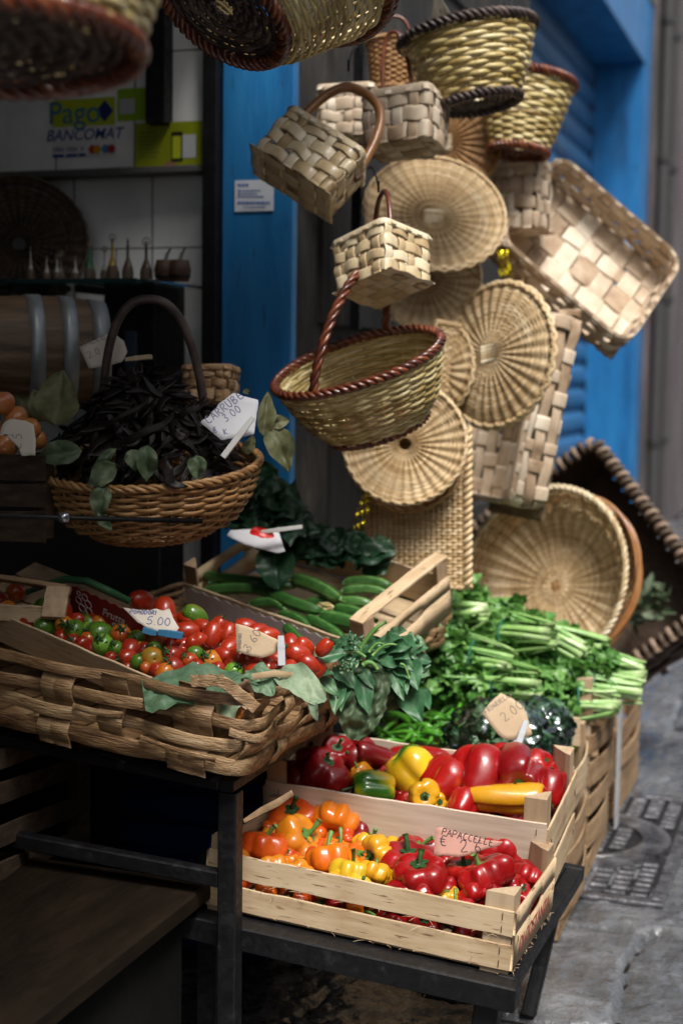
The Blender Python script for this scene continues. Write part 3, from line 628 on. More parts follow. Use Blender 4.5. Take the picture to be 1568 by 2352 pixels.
# shaded square splint basket + trays
splint_box('splint_basket', pose(1188, 535, 4.45, (.0, 1, .0), (.92, 0, .4)), .078, .07, .205, 'tall splint basket in shadow between the round trays and the big tilted tray', mat=SPLINTG, rows=4, seed=15, rad=.01)
splint_box('splint_tray', pose(1318, 606, 4.55, (.33, .24, .90), (.78, -.62, -.10)), .255, .190, .115, 'big rectangular splint tray tilted on its corner in front of the blue shutter', mat=SPLINTG, rows=3, cols=28, seed=16, rad=.05, flare=1.0, cat='splint tray', group='large splint trays')
splint_box('splint_tray', pose(1226, 945, 4.35, (-.90, .16, .40), (-.24, -.97, .0)), .28, .165, .12, 'deep rectangular splint tray hanging edge on, its side wall of dark gapped splints', mat=SPLINTG, rows=3, cols=26, seed=17, rad=.03, flare=1.0, cat='splint tray', group='large splint trays')

# big oval wicker basket lying on its side, and one with brown hoops behind
M = pose(1277, 1348, 4.55, (-.46, .16, .87), (.42, .9, 0))
round_basket('oval_wicker_basket', M, [(0, .05, 0), (.3, .16, .006), (.7, .245, .045), (1, .295, .14)], 'huge shallow oval wicker basket propped on edge behind the celery', WICK, SPLINT, WICK, 34, 34, .0048, .0024, .0012, corr=.004, spp=6, sy=.86, seed=18, rim=.006, base_r=False, group='big baskets standing behind the celery', rturn=30)
M = pose(1320, 1345, 4.72, (-.46, .16, .87), (.42, .9, 0))
t = round_basket('oval_wicker_basket', M, [(0, .12, 0), (.5, .2, .04), (1, .275, .12)], 'brown hooped oval basket just behind the huge pale one', WICKB, TAN, WICKB, 26, 12, .007, .003, .005, sy=.86, seed=19, rim=.007, base_r=False, group='big baskets standing behind the celery', rturn=3)

def hook(px, py, d, r=.012, wall=None):
    m = MB(); th = np.linspace(-.6*np.pi, .75*np.pi, 14); P = [(r*math.cos(a), 0, r*math.sin(a)) for a in th][::-1]
    P = [(0, 0, .06)]+[(0, 0, .03)]+P[3:]
    tube(m, P, .0022, 6); return m
pole = thing('iron_pole', at(824, 240, 4.05), 'black iron pole on the pier from which the baskets hang', 'pole', None)
p = pole.matrix_world.translation; m = MB(); box(m, (-.014, -.014, -.62), (.014, .014, 1.2), .002); m.build('upright', BLACK, pole)
for i, (x, y, d) in enumerate([(800, 150, 3.4), (869, 428, 3.35), (838, 640, 3.45), (1170, 40, 3.75)]):
    P1 = at(x, y, d); P0 = at([824, 845, 862, 1172][i], y-40, 4.02 if i < 3 else 4.4)
    m = MB(); t_ = np.linspace(0, 1, 14)[:, None]; P = P0+(P1-P0)*t_; P[:, 2] += .02*np.sin(t_[:, 0]*np.pi)
    e = [P1+[0, 0, -.012], P1-ray(x, y)*.02+[0, 0, -.012], P1-ray(x, y)*.028+[0, 0, .012]]
    tube(m, list(P)+e, .0028, 6)
    tag(m.build('wall_hook', BLACK), ['black hook holding the tan bent handle', 'black hook holding the cube basket by its dark red arch', 'black hook holding the twisted red willow handle', 'black wire hook above the topmost cane basket'][i], 'hook', 'iron hooks holding baskets')
# rope tassel and tinsel
m = MB()
for i in range(16):
    x0 = 1000+random.uniform(-6, 6); x1 = 985+i*6+random.uniform(-4, 4)
    P = [at(x0+(x1-x0)*s+random.uniform(-2, 2), -20+s*105+10*math.sin(s*3), 3.72+.05*s) for s in np.linspace(0, 1, 8)]; tube(m, P, .0028, 5)
tag(m.build('rope_bundle', flat('grey_rope', (.20, .18, .15), .9)), 'grey rope strands tied over the topmost cane basket', 'rope')
FOIL = material('gold_foil', [(0, (.55, .42, .01)), (1, (.85, .70, .03))], 20, (1, 1, 1), .3, .15, .5, 60, .002, metal=.7)
def foil(pts, label, w_=.012):
    m = MB()
    for k in range(3):
        n = 26; P = []
        for i in range(n):
            s = i/(n-1); q = s*(len(pts)-1); j = min(int(q), len(pts)-2); f_ = q-j; P.append(at(pts[j][0]*(1-f_)+pts[j+1][0]*f_+random.uniform(-4, 4)+k*9, pts[j][1]*(1-f_)+pts[j+1][1]*f_, pts[j][2]+.02*math.sin(i+k)))
        P = np.array(P); T = tangents(P, False); ang = np.linspace(0, 9+k, n); A = np.cross(T, CF); A /= np.linalg.norm(A, axis=1, keepdims=True); B = np.cross(T, A)
        X = A*np.cos(ang)[:, None]+B*np.sin(ang)[:, None]; sweep(m, P, [(-w_/2, 0), (w_/2, 0), (w_/2, .0004), (-w_/2, .0004)], X, np.cross(T, X))
    return tag(m.build('foil_ribbon', FOIL, smooth=True), label, 'ribbon')
foil([(1145, 575, 4.3), (1150, 620, 4.25), (1160, 660, 4.25), (1190, 682, 4.2)], 'shiny gold foil ribbon dangling between the round tray and the big tilted tray')
foil([(836, 1130, 3.85), (826, 1160, 3.85), (812, 1220, 3.85)], 'small gold ribbon hanging left of the long wicker panel', .007)

# dark rustic basket standing at the right, full of leaves
def rustic(name, M, a, b, h, label, mat, seed=1, cols=22, rows=4, rad=.05, amp=.007, flare=1.0, group=None, thick=.0035, sw=.05, wraps=()):
    rs = np.random.default_rng(seed); t = thing(name, M, label, 'splint basket', group); S = rect_S(a, b, a*flare, b*flare, h, rad, .01)
    hs = np.linspace(0.09, 1, rows)
    for j, v in enumerate(hs):
        n = cols*6; u = np.linspace(0, 1, n, endpoint=False); ww = h/rows*(.66 if j else .95)*rs.uniform(.8, 1.15)
        vv = v-.03+.05*np.array([mnoise.noise(Vector((math.cos(x*6.28)*2.2, math.sin(x*6.28)*2.2, j*3.1+seed))) for x in u])
        P, N, T = surf(S, u, vv); off = amp*np.cos(np.pi*(cols*u+j))*(1 if j else .3)+.002*np.array([mnoise.noise(Vector((x*30, j, 0))) for x in u])
        seg = ((u+rs.random())*4).astype(int) % 9; m = MB(); tw = .35*np.array([mnoise.noise(Vector((math.cos(x*6.28)*3, math.sin(x*6.28)*3, j*5+1))) for x in u])
        A = T*np.cos(tw)[:, None]+N*np.sin(tw)[:, None]; B = N*np.cos(tw)[:, None]-T*np.sin(tw)[:, None]
        sweep(m, P+N*off[:, None], chamf(ww, thick*(1.6 if j in (0,) else 1), .001), A, B, True, tint=rs.random(9)[seg], scale=1+.12*np.array([mnoise.noise(Vector((math.cos(x*6.28)*6, math.sin(x*6.28)*6, j*9.))) for x in u]))
        m.build('splint_band', mat, t)
    for i in range(cols):
        m = MB(); u0 = (i+rs.uniform(-.12, .12))/cols
        for q in range(rs.integers(1, 3)):
            v = np.linspace(-.17 if i % 2 else .02, 1.02+rs.uniform(-.12, .06), 16); P, N, T = surf(S, np.full(16, u0+(q-.5)*.010), v); off = -amp*np.cos(np.pi*(i+(v-.09)/.91*(rows-1)))
            sweep(m, P+N*(off+.001*q)[:, None], chamf(sw*rs.uniform(.5, .75), thick, .001), np.cross(N, T), N, tint=rs.random())
        m.build('upright_splint', mat, t)
    for (u0, u1, wd) in wraps:
        m = MB()
        ths = np.linspace(-.1, np.pi*1.0, 12); P0, N0, T0 = surf(S, u0+(u1-u0)*np.linspace(0, 1, 12), .96+0*ths)
        P = P0+N0*(np.cos(ths)*.013+.002)[:, None]+T0*(np.sin(ths)*.03-.016)[:, None]; 
        tail = P0[:1]+N0[:1]*.014+T0[:1]*np.array([[-.035], [-.07]])[::-1]+np.cross(N0[:1], T0[:1])*np.array([[.006], [.0]])
        P = np.vstack([tail, P]); U = nrm(np.cross(N0[0], T0[0])); Tn = tangents(P, False); sweep(m, P, chamf(wd, .002, .0005), U, np.cross(Tn, U), tint=rs.uniform(.7, 1.2)); m.build('splint_wrap', mat, t)
    for k in range(16):
        m = MB(); u0 = rs.random(); v0 = rs.uniform(.15, .95); n = 14; u = u0+np.linspace(0, rs.uniform(.03, .09), n); v = v0+rs.uniform(-.2, .2)*np.linspace(0, 1, n)
        P, N, T = surf(S, u, v); sweep(m, P+N*(.010+.008*np.sin(np.linspace(0, 3.1, n)))[:, None], chamf(rs.uniform(.006, .017), .002, .0004), T, N, tint=rs.uniform(.5, 1.1)); m.build('loose_splint', mat, t)
    m = MB(); nb = int(a/.03)
    for i in range(nb):
        x = -a+2*a*(i+.5)/nb; box(m, (x-a/nb*.85, -b*.97, -.004), (x+a/nb*.85, b*.97, .0))
    m.build('base', mat, t)
    return t
t = rustic('dark_splint_basket', pose(1378, 1350, 5.3, (-.45, .40, .80), (.60, -.80, .0)), .40, .30, .20, 'dark bark splint basket leaning at the right, its edge bound with loops', DCHEST, 41, cols=30, rows=7, rad=.04, amp=.006)
S = rect_S(.395, .295, .395, .295, .20, .04, .01); m = MB(); u_ = np.linspace(0, 1, 120, endpoint=False); P_ = S(u_, np.full(120, .5)); N_ = surf(S, u_, np.full(120, .5))[1]
sweep(m, P_-N_*.012, [(-.1, -.001), (.1, -.001), (.1, .001), (-.1, .001)], [0, 0, 1.], N_, True, tint=.3); box(m, (-.37, -.27, .001), (.37, .27, .006)); m.build('bark_lining', DCHEST, t)
S = rect_S(.40, .30, .40, .30, .20, .04, .01); m = MB(); n = 84
for i in range(n):
    u = i/n; ths = np.linspace(0, 2*np.pi, 9); P0, N0, T0 = surf(S, np.linspace(u, u+.4/n, 9), 1+0*ths); P = P0+N0*(np.cos(ths)*.020)[:, None]+T0*(np.sin(ths)*.022)[:, None]; tube(m, P, .0105, 5, tint=(.8 if i % 2 else .2))
m.build('looped_edge', material('looped_edge_splint', [(0, (.03, .018, .012)), (.5, (.12, .08, .05)), (1, (.38, .27, .19))], 20, (1, 1, 1), .8, .6), t)

# ================================================================== STALL FRAME
def beam(m, p0, p1, w_, h_, up=(0, 0, 1.)):
    m.flat = True; p0 = np.array(p0, float); p1 = np.array(p1, float); T = nrm(p1-p0); U = np.array(up if abs(np.dot(T, nrm(up))) < .95 else (0, 1., 0), float); U = nrm(U-T*np.dot(T, U)); X = np.cross(T, U)
    sweep(m, np.array([p0, p0+T*.002, p1-T*.002, p1]), chamf(w_, h_, .003), X, U, scale=[.93, 1, 1, .93])
C1M = rodr((-.530, 2.494, .295), (.1, 3.6, -1.5)); C2M = rodr((-.535, 2.833, .301), (7.9, 2.3, -.4))
TM = rodr((-.515, 2.468, .287), (0, 3.6, -1.2))
tb = thing('iron_table', TM, 'low black iron table carrying the two pepper crates', 'table')
m = MB(); box(m, (-.70, -.030, -.046), (.012, .014, .0), .003); m.build('front_rail', BLACK, tb)
m = MB(); box(m, (-.035, .015, -.034), (.0, .64, -.001), .003); m.build('side_rail', BLACK, tb)
m = MB(); box(m, (-.70, .642, -.034), (.0, .668, -.001), .003); m.build('back_rail', BLACK, tb)
m = MB(); box(m, (-.69, .016, -.008), (-.037, .640, -.003), .001); m.build('table_top', BLACK, tb)
TI = np.array(TM.inverted())
def tl(p): return (TI @ np.array([*p, 1]))[:3]
for a, b, ww in [((-.56, 2.49, .262), (-.585, 2.47, 0), .045), ((-.545, 3.10, .275), (-.585, 2.965, 0), .03), ((-1.14, 3.10, .25), (-1.14, 3.05, 0), .03)]:
    m = MB(); beam(m, tl(a), tl(b), ww, ww, (0, 1, 0)); m.build('leg', BLACK, tb)
PX, PY = at(530, 1800, 2.70)[:2]; PZ = .588
sf = thing('display_frame', (PX, PY, 0), 'black iron frame standing in front of the shop and carrying the big splint basket', 'frame')
def L_(p): return (p[0]-PX, p[1]-PY, p[2])
def fb(nm, a, b, w_=.034, h_=.034): m = MB(); beam(m, L_(a), L_(b), w_, h_); m.build(nm, BLACK, sf)
fb('post', (PX, PY, 0), (PX, PY, PZ-.002), .037, .037)
fb('post', (PX-.09, PY+.12, 0), (PX-.09, PY+.12, .42), .045, .045)
fb('post', (PX+.0, PY+1.15, 0), (PX, PY+1.15, PZ), .034, .034)
q = at(497, 2006, 2.75)
fb('rail', (PX-.02, PY+.001, q[2]), (PX-1.6, PY+.02, q[2]+.075), .028, .03)
fb('rail', (PX-.09, PY+.145, .41), (PX-.09, PY+1.2, .41), .03, .03)
fb('rail', (PX, PY-.02, PZ+.012), (PX, PY+1.2, PZ+.012), .028, .022)
fb('rail', (PX-.02, PY, PZ+.010), (PX-1.5, PY, PZ+.135), .028, .02)
m = MB(); 
for k in range(5):
    y0 = PY+.03+k*.235; x1 = PX+.006; x0 = PX-1.4
    m.add([L_((x0, y0, PZ+.138)), L_((x1, y0, PZ+.026)), L_((x1, y0+.225, PZ+.026)), L_((x0, y0+.225, PZ+.138)), L_((x0, y0, PZ+.150)), L_((x1, y0, PZ+.038)), L_((x1, y0+.225, PZ+.038)), L_((x0, y0+.225, PZ+.150))],
          [[0, 3, 2, 1], [4, 5, 6, 7], [0, 1, 5, 4], [1, 2, 6, 5], [2, 3, 7, 6], [3, 0, 4, 7]])
m.build('shelf_board', material('reddish_shelf_board', [(0, (.05, .02, .01)), (.6, (.13, .06, .03)), (1, (.22, .12, .06))], 4, (2, 9, 9), .3, .6, .4, 30, .002), sf)
# wooden bench with plinth, lower left; deep shade is put into both colours
BT = material('worn_bench_wood_shaded', [(0, (.002, .0012, .0005)), (.4, (.007, .004, .0018)), (.75, (.015, .009, .0042)), (1, (.05, .035, .018))], 2.4, (4, 1, 4), .15, .75, .5, 30, .002, detail=9, spec=.15, rmod=.1)
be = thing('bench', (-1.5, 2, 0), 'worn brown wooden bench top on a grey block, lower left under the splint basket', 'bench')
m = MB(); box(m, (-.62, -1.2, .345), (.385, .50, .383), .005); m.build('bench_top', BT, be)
m = MB(); box(m, (-.62, -1.2, 0), (.345, .46, .343), .01); m.build('plinth', material('grey_concrete_shaded', [(0, (.002, .002, .002)), (.5, (.006, .006, .0055)), (1, (.018, .017, .016))], 4, (1, 1, 1), .1, .9, .6, 20, .006, detail=8, spec=.15), be)

# ================================================================== CRATES
def holed_board(m, L, z0, z1, hx0, hx1, hz, hh, x, th):
    """board in the y-z plane with a hand hole"""
    ys = sorted(set(list(np.linspace(0, L, 12))+list(np.linspace(hx0, hx1, 14))))
    ys = np.array(ys); c = (hx0+hx1)/2; r = (hx1-hx0)/2
    h = np.where((ys >= hx0) & (ys <= hx1), hh*np.sqrt(np.clip(1-np.abs((ys-c)/r)**3.5, 0, 1)), 0)
    def strip(lo, hi, Y):
        P = []
        for y, a, b in zip(Y, lo, hi): P += [(x, y, a), (x+th, y, a), (x+th, y, b), (x, y, b)]
        n = len(Y); m.add(P, [grid_faces(n, 4, False, True)[:, ::-1], [0, 1, 2, 3], [4*n-1, 4*n-2, 4*n-3, 4*n-4]], .5)
    strip(np.full_like(ys, z0), np.where(h > 1e-5, hz-h, hz), ys); strip(np.where(h > 1e-5, hz+h, hz), np.full_like(ys, z1), ys)
def crate(name, M, L, W, H, label, front, side, post=.15, pw=.045, wx=None, wy=None, group='wooden vegetable crates', seed=0, hole=True, white_top=False, th=.005, bottom=True, kinds='FBRL', cat='crate', staples=True, posts=(0, 1, 2, 3), bow=.007):
    """local axes: x from -L to 0 (0 = street end), y from 0 (near) to W, z up. front/side = list of (z0,z1)"""
    wx = wx or WX; wy = wy or WY
    t = thing(name, M, label, cat, group); rs = random.Random(seed)
    if 'F' in kinds:
        for i, (a, b) in enumerate(front):
            m = MB(); plank(m, (-L, -th/2, (a+b)/2), (.002, -th/2, (a+b)/2), (0, 0, 1), b-a, th, bow=rs.uniform(-.002, .002), seed=seed+i, n=16); m.build('front_slat', WWHITE if (white_top and i == len(front)-1) else wx, t)
    if 'B' in kinds:
        for i, (a, b) in enumerate(front):
            m = MB(); plank(m, (-L, W+th/2, (a+b)/2), (0, W+th/2, (a+b)/2), (0, 0, 1), b-a, th, seed=seed+i+9, n=16); m.build('back_slat', WWHITE if white_top else wx, t)
    for k, x in ((('R', .0015)), ('L', -L-th-.0015)):
        if k not in kinds: continue
        for i, (a, b) in enumerate(side):
            m = MB()
            if hole and b-a > .07: holed_board(m, W, a, b, W*.34, W*.68, a+(b-a)*.62, .013, x, th)
            else: plank(m, (x+th/2, -.004, (a+b)/2), (x+th/2, W+.004, (a+b)/2), (0, 0, 1), b-a, th, bow=(rs.uniform(.0, bow) if k == 'R' else 0), seed=seed+i+5)
            m.build('side_board', wy, t)
    for pi_, (cx_, cy_, sx, sy) in enumerate(((-.001, .001, -1, 1), (-.001, W-.001, -1, -1), (-L+.001, .001, 1, 1), (-L+.001, W-.001, 1, -1))):
        if pi_ not in posts: continue
        m = MB(); z0, z1 = -.012, post+rs.uniform(-.003, .003); c = .002
        tri = [(cx_, cy_), (cx_+sx*pw, cy_), (cx_+sx*pw*.86, cy_+sy*pw*.25), (cx_+sx*pw*.25, cy_+sy*pw*.86), (cx_, cy_+sy*pw)]
        if sx*sy < 0: tri = tri[::-1]
        V = [(x, y, z) for z in (z0, z1) for x, y in tri]; m.add(V, [grid_faces(2, 5, False, True), [4, 3, 2, 1, 0], [5, 6, 7, 8, 9]]); m.build('corner_post', WZ, t, smooth=False)
    if bottom:
        m = MB(); nb = 4; 
        for i in range(nb): plank(m, (-L, (i+.5)*W/nb, -.004), (0, (i+.5)*W/nb, -.004), (0, 1, 0), W/nb*.88, .005, seed=seed+40+i)
        m.build('bottom_boards', wx, t)
    if staples:
        m = MB(); RU = []
        for (a, b) in front:
            for x in (-.018, -L+.03):
                for z in (a+(b-a)*.25, b-(b-a)*.25): tube(m, [(x, -th-.0004, z-.006), (x, -th-.002, z-.005), (x, -th-.002, z+.005), (x, -th-.0004, z+.006)], .0007, 4)
        for (a, b) in side:
            for y in (.02, W-.02): tube(m, [(th+.0018, y, (a+b)/2-.006), (th+.0035, y, (a+b)/2-.005), (th+.0035, y, (a+b)/2+.005), (th+.0018, y, (a+b)/2+.006)], .0007, 4)
        m.build('staples', flat('rusty_staple', (.06, .03, .02), .6, metal=.4), t)
        # rust stains bled into the wood round the staples: thin irregular patches
    return t
c1 = crate('pepper_crate', C1M, .60, .329, .112, 'pale crate of round orange, yellow and red peppers, front of the low table', [(.0, .048), (.064, .112)], [(.0, .108)], post=.138, pw=.052, seed=1)
c2 = crate('pepper_crate', C2M, .60, .288, .176, 'crate of big peppers with a wide white front board, behind the round pepper crate', [(.0, .085), (.092, .176)], [(.0, .07), (.088, .165)], post=.222, pw=.045, seed=2, hole=False, white_top=True)

def text(body, M, size, mat, parent=None, extrude=.0003, bold=0., shear=0., name='lettering', align='CENTER', space=1.):
    c = bpy.data.curves.new(name, 'FONT'); c.body = body; c.size = size; c.extrude = extrude; c.offset = bold; c.shear = shear; c.align_x = align; c.align_y = 'CENTER'; c.space_character = space
    c.materials.append(mat); o = bpy.data.objects.new(name, c); SC.collection.objects.link(o)
    if parent is not None: o.parent = parent
    o.matrix_local = M; bpy.context.view_layer.update()
    me = bpy.data.meshes.new_from_object(o.evaluated_get(bpy.context.evaluated_depsgraph_get())); bpy.data.objects.remove(o); o = inst(name, me, M, parent); return o
# red lettering printed on the street end of the front crate
RM = Matrix(((0, 0, 1, .0073), (1, 0, 0, .165), (0, 1, 0, .033), (0, 0, 0, 1)))
text('DI COSTANZA', RM, .040, flat('faded_red_print', (.40, .07, .06)), c1, .0002, 0, space=.92)

# ---- stroke lettering
GL = {'P': [[(0, 0), (.02, 1), (.45, 1), (.58, .75), (.4, .5), (.05, .48)]], 'A': [[(0, 0), (.28, 1), (.6, 0)], [(.12, .38), (.5, .36)]], 'C': [[(.55, .85), (.3, 1), (.04, .6), (.1, .15), (.35, 0), (.58, .14)]],
      'E': [[(.5, .95), (.12, .92), (.04, .52), (.42, .50)], [(.04, .5), (.08, .04), (.55, .06)]], 'L': [[(.15, 1), (.1, .5), (.0, .05), (.5, .1)]], 'R': [[(.02, 0), (.05, 1), (.45, .95), (.5, .65), (.1, .5), (.55, 0)]],
      'U': [[(0, 1), (.05, .2), (.3, 0), (.5, .3), (.52, 1)]], 'B': [[(0, 0), (.02, 1), (.45, .9), (.4, .6), (.05, .52), (.52, .35), (.45, .05), (0, 0)]], 'O': [[(.3, 1), (.05, .7), (.08, .2), (.35, 0), (.58, .35), (.5, .85), (.3, 1)]],
      '0': [[(.3, 1), (.05, .7), (.08, .2), (.35, 0), (.58, .35), (.5, .85), (.3, 1)]], '2': [[(.05, .75), (.2, 1), (.5, .9), (.45, .55), (.0, .02), (.6, .05)]], '3': [[(.05, .9), (.4, 1), (.5, .75), (.2, .55), (.55, .35), (.4, 0), (.0, .08)]],
      '5': [[(.55, 1), (.1, .95), (.08, .55), (.45, .6), (.55, .25), (.3, 0), (.0, .1)]], '6': [[(.5, 1), (.15, .6), (.05, .2), (.35, 0), (.55, .25), (.35, .5), (.1, .35)]], '€': [[(.55, .9), (.2, .95), (.1, .5), (.2, .05), (.55, .1)], [(0, .6), (.45, .6)], [(0, .4), (.45, .4)]],
      'K': [[(.05, 1), (0, 0)], [(.5, .9), (.05, .45), (.55, 0)]], 'G': [[(.5, .9), (.1, .8), (.05, .2), (.4, 0), (.5, .4), (.25, .4)]], 'I': [[(.1, 1), (.08, 0)]], 'T': [[(0, .95), (.6, 1)], [(.3, 1), (.28, 0)]], 'D': [[(0, 0), (0, 1), (.4, .9), (.55, .5), (.4, .1), (0, 0)]],
      'V': [[(0, 1), (.25, 0), (.55, 1)]], 'S': [[(.5, .9), (.15, .95), (.1, .65), (.5, .4), (.4, .05), (0, .1)]], 'M': [[(0, 0), (.1, 1), (.3, .4), (.5, 1), (.6, 0)]], 'N': [[(0, 0), (.05, 1), (.5, 0), (.55, 1)]], 'F': [[(.5, 1), (.05, .95), (0, 0)], [(.05, .5), (.4, .5)]],
      '.': [[(.1, 0), (.13, .04)]], ',': [[(.15, .05), (.05, -.15)]], ' ': []}
def write(m, s, o, X, Y, size, r=.0006, sp=.78, N=None, jit=.03):
    o = np.array(o, float); X = nrm(X); Y = nrm(Y); N = np.cross(X, Y) if N is None else N; x = 0
    for ch in s:
        for st in GL.get(ch, []):
            P = [o+X*(x+(a+random.uniform(-jit, jit))*size)+Y*((b+random.uniform(-jit, jit))*size)+N*.0006 for a, b in st]
            P = np.array(P); k = len(P)
            if k > 2:
                t = np.linspace(0, k-1, k*3); P = np.stack([np.interp(t, range(k), P[:, i]) for i in range(3)], 1)
                P[1:-1] = (P[:-2]+2*P[1:-1]+P[2:])/4
            tube(m, P, r*1.45, 4)
        x += size*sp*(.45 if ch in '.,I ' else 1)
def card(name, outline, d, zdir, mat, label, lines=(), ink=INK, xdir=(1, 0, 0), ir=.0007, bend=.0, group='handwritten price cards', cat='price card', centre=None):
    """outline in photo pixels, laid on a real plane through depth d with normal zdir; lines: (text, px, py, size, px2, py2)"""
    n = nrm(cv(*zdir)); cx = np.mean([p[0] for p in outline]); cy = np.mean([p[1] for p in outline]); o = at(cx, cy, d)
    X = nrm(cv(*xdir)); X = nrm(X-n*np.dot(X, n)); Y = np.cross(n, X); t = thing(name, mat4(o, X, Y, n), label, cat, group)
    def l2(x, y): q = on_plane(x, y, o, n)-o; return np.array([np.dot(q, X), np.dot(q, Y), 0])
    m = MB(); P = []
    k = len(outline)
    for i in range(k):
        a = np.array(outline[i], float); b = np.array(outline[(i+1) % k], float); ns = max(2, int(np.linalg.norm(b-a)/7))
        for s in range(ns):
            q = a+(b-a)*s/ns+RNG.normal(0, .35, 2)*(s > 0); P.append(l2(*q))
    P = np.array(P); c = P.mean(0)
    # rings toward the centre so the sheet can curl
    rings = [P*1.0]+[c+(P-c)*f for f in (.75, .5, .25)]; K = len(P); V = np.concatenate(rings+[c[None]])
    V[:, 2] += bend*((V[:, 0]/.05)**2)+bend*.5*np.sin(V[:, 1]*60)
    F = []
    for r in range(3):
        i = np.arange(K); F.append(np.stack([r*K+i, r*K+(i+1) % K, (r+1)*K+(i+1) % K, (r+1)*K+i], 1))
    i = np.arange(K); F.append(np.stack([3*K+i, 3*K+(i+1) % K, np.full(K, 4*K)], 1))
    m.add(V, F, .5); ob = m.build('sheet', mat, t)
    md = ob.modifiers.new('thickness', 'SOLIDIFY'); md.thickness = .0007; md.offset = -1
    m = MB()
    for (s, x, y, size, x2, y2) in lines:
        a = l2(x, y); b = l2(x2, y2); dX = b-a; dY = np.cross([0, 0, 1], nrm(dX)); a[2] += bend*((a[0]/.05)**2); write(m, s, a, dX, dY, size, ir, N=np.array([0, 0, 1.]))
    if m.n: m.build('handwriting', ink, t)
    return t
def peg(a, b, d, label, mat, w_=.010, d2=None):
    """clothes peg from pixel a (mouth) to b (tail)"""
    A = at(*a, d); B = at(*b, d2 or d); t = thing('clothes_peg', A, label, 'clothes peg', 'clothes pegs on the price cards'); T = nrm(B-A); Wd = nrm(np.cross(T, CB)); N = np.cross(Wd, T); L = np.linalg.norm(B-A)
    for s in (-1, 1):
        m = MB(); P = np.array([N*s*.0015, N*s*.004+T*L*.35, N*s*.0045+T*L*.5, N*s*.009+T*L]); sweep(m, P, chamf(w_, .005, .001), Wd, N, scale=[.8, 1, 1, .95]); m.build('prong', mat, t, smooth=False)
    m = MB(); th = np.linspace(0, 14*np.pi, 90); P = T[None]*L*.42+Wd[None]*((th/th[-1]-.5)*w_*1.1)[:, None]+T[None]*(np.cos(th)*.004)[:, None]+N[None]*(np.sin(th)*.004)[:, None]; tube(m, P, .0008, 4); m.build('spring', flat('spring_steel', (.4, .4, .42), .35, metal=.9), t)
    return t

# ================================================================== PEPPERS
def lobed(R, H, lobes, depth=.16, top=.22, bot=.12, pw=.62, nt=44, nz=20, irr=.06, seed=0, taper=0., bend=0.):
    """closed lobed fruit, stem end up (+z), dimple on top"""
    rs = np.random.default_rng(seed); ph = rs.random()*6.28; la = 1+irr*rs.normal(size=lobes)
    t = np.arange(nt)*2*np.pi/nt; lobe = (np.abs(np.cos((t+ph)*lobes/2))**pw)
    lid = (((t+ph)*lobes/(2*np.pi)+.5).astype(int)) % lobes; amp = la[lid]
    V = []; s = np.linspace(0, 1, nz)
    for k in range(nz):
        a = np.pi*(s[k]); # 0 bottom .. pi top
        r = np.sin(a)**.62 if 0 < k < nz-1 else .04; z = -np.cos(a)
        zz = np.sign(z)*abs(z)**.85*H/2
        dd = depth*(.55+.45*np.sin(a))
        rr_ = R*r*((1-dd)+dd*lobe*1.0)*(1+(amp-1)*np.sin(a)); rr_ = rr_*(1-taper*(.5-z/2))
        # dimples
        zt = zz*np.ones(nt)
        if z > 0: zt = zt-H*top*np.exp(-(r/.42)**2)+H*.05*lobe*np.sin(a)
        else: zt = zt+H*bot*np.exp(-(r/.4)**2)-H*.04*lobe*np.sin(a)*amp
        x = rr_*np.cos(t); y = rr_*np.sin(t); q = (zz/H+.5); x = x+bend*(q**2)*R
        V.append(np.stack([x, y, zt], 1))
    V = np.concatenate(V)
    for i_ in range(len(V)):
        q_ = Vector(V[i_])*(1.1/R)+Vector((seed*5.3, 0, 0)); V[i_] = V[i_]*(1+.10*mnoise.noise(q_)+.03*mnoise.noise(q_*2.7))
    mb = MB(); f = [grid_faces(nz, nt, False, True), np.arange(nt)[::-1], (nz-1)*nt+np.arange(nt)]
    mb.add(V, f, .5); zt = V[-nt:, 2].mean(); return mb, zt
def stem_mb(z0, h=.03, r=.0048, R=.02, seed=0, cap=True):
    rs = np.random.default_rng(seed); m = MB(); a = rs.uniform(0, 6.28); b = rs.uniform(.2, .55)
    t = np.linspace(0, 1, 9); P = np.stack([b*h*t**2*np.cos(a), b*h*t**2*np.sin(a), z0-.004+h*t], 1)
    tube(m, P, r, 8, scale=[2.0, 1.35, 1.0, .9, .88, .9, .98, 1.15, 1.2], tint=np.linspace(.3, .95, 9))
    if cap:
        k = 20; th = np.arange(k)*2*np.pi/k; rr_ = R*(1+.22*np.cos(5*th)+.06*rs.normal(size=k))
        V = [np.stack([q*rr_*np.cos(th), q*rr_*np.sin(th), z0+.001+np.full(k, .006)*(1-q)+.012*(q**2)*(R/.02)*.6], 1) for q in (1, .75, .45, .15)]
        m.add(np.concatenate(V), [grid_faces(4, k, False, True), 3*k+np.arange(k)], .2)
    return m
PMESH = {}
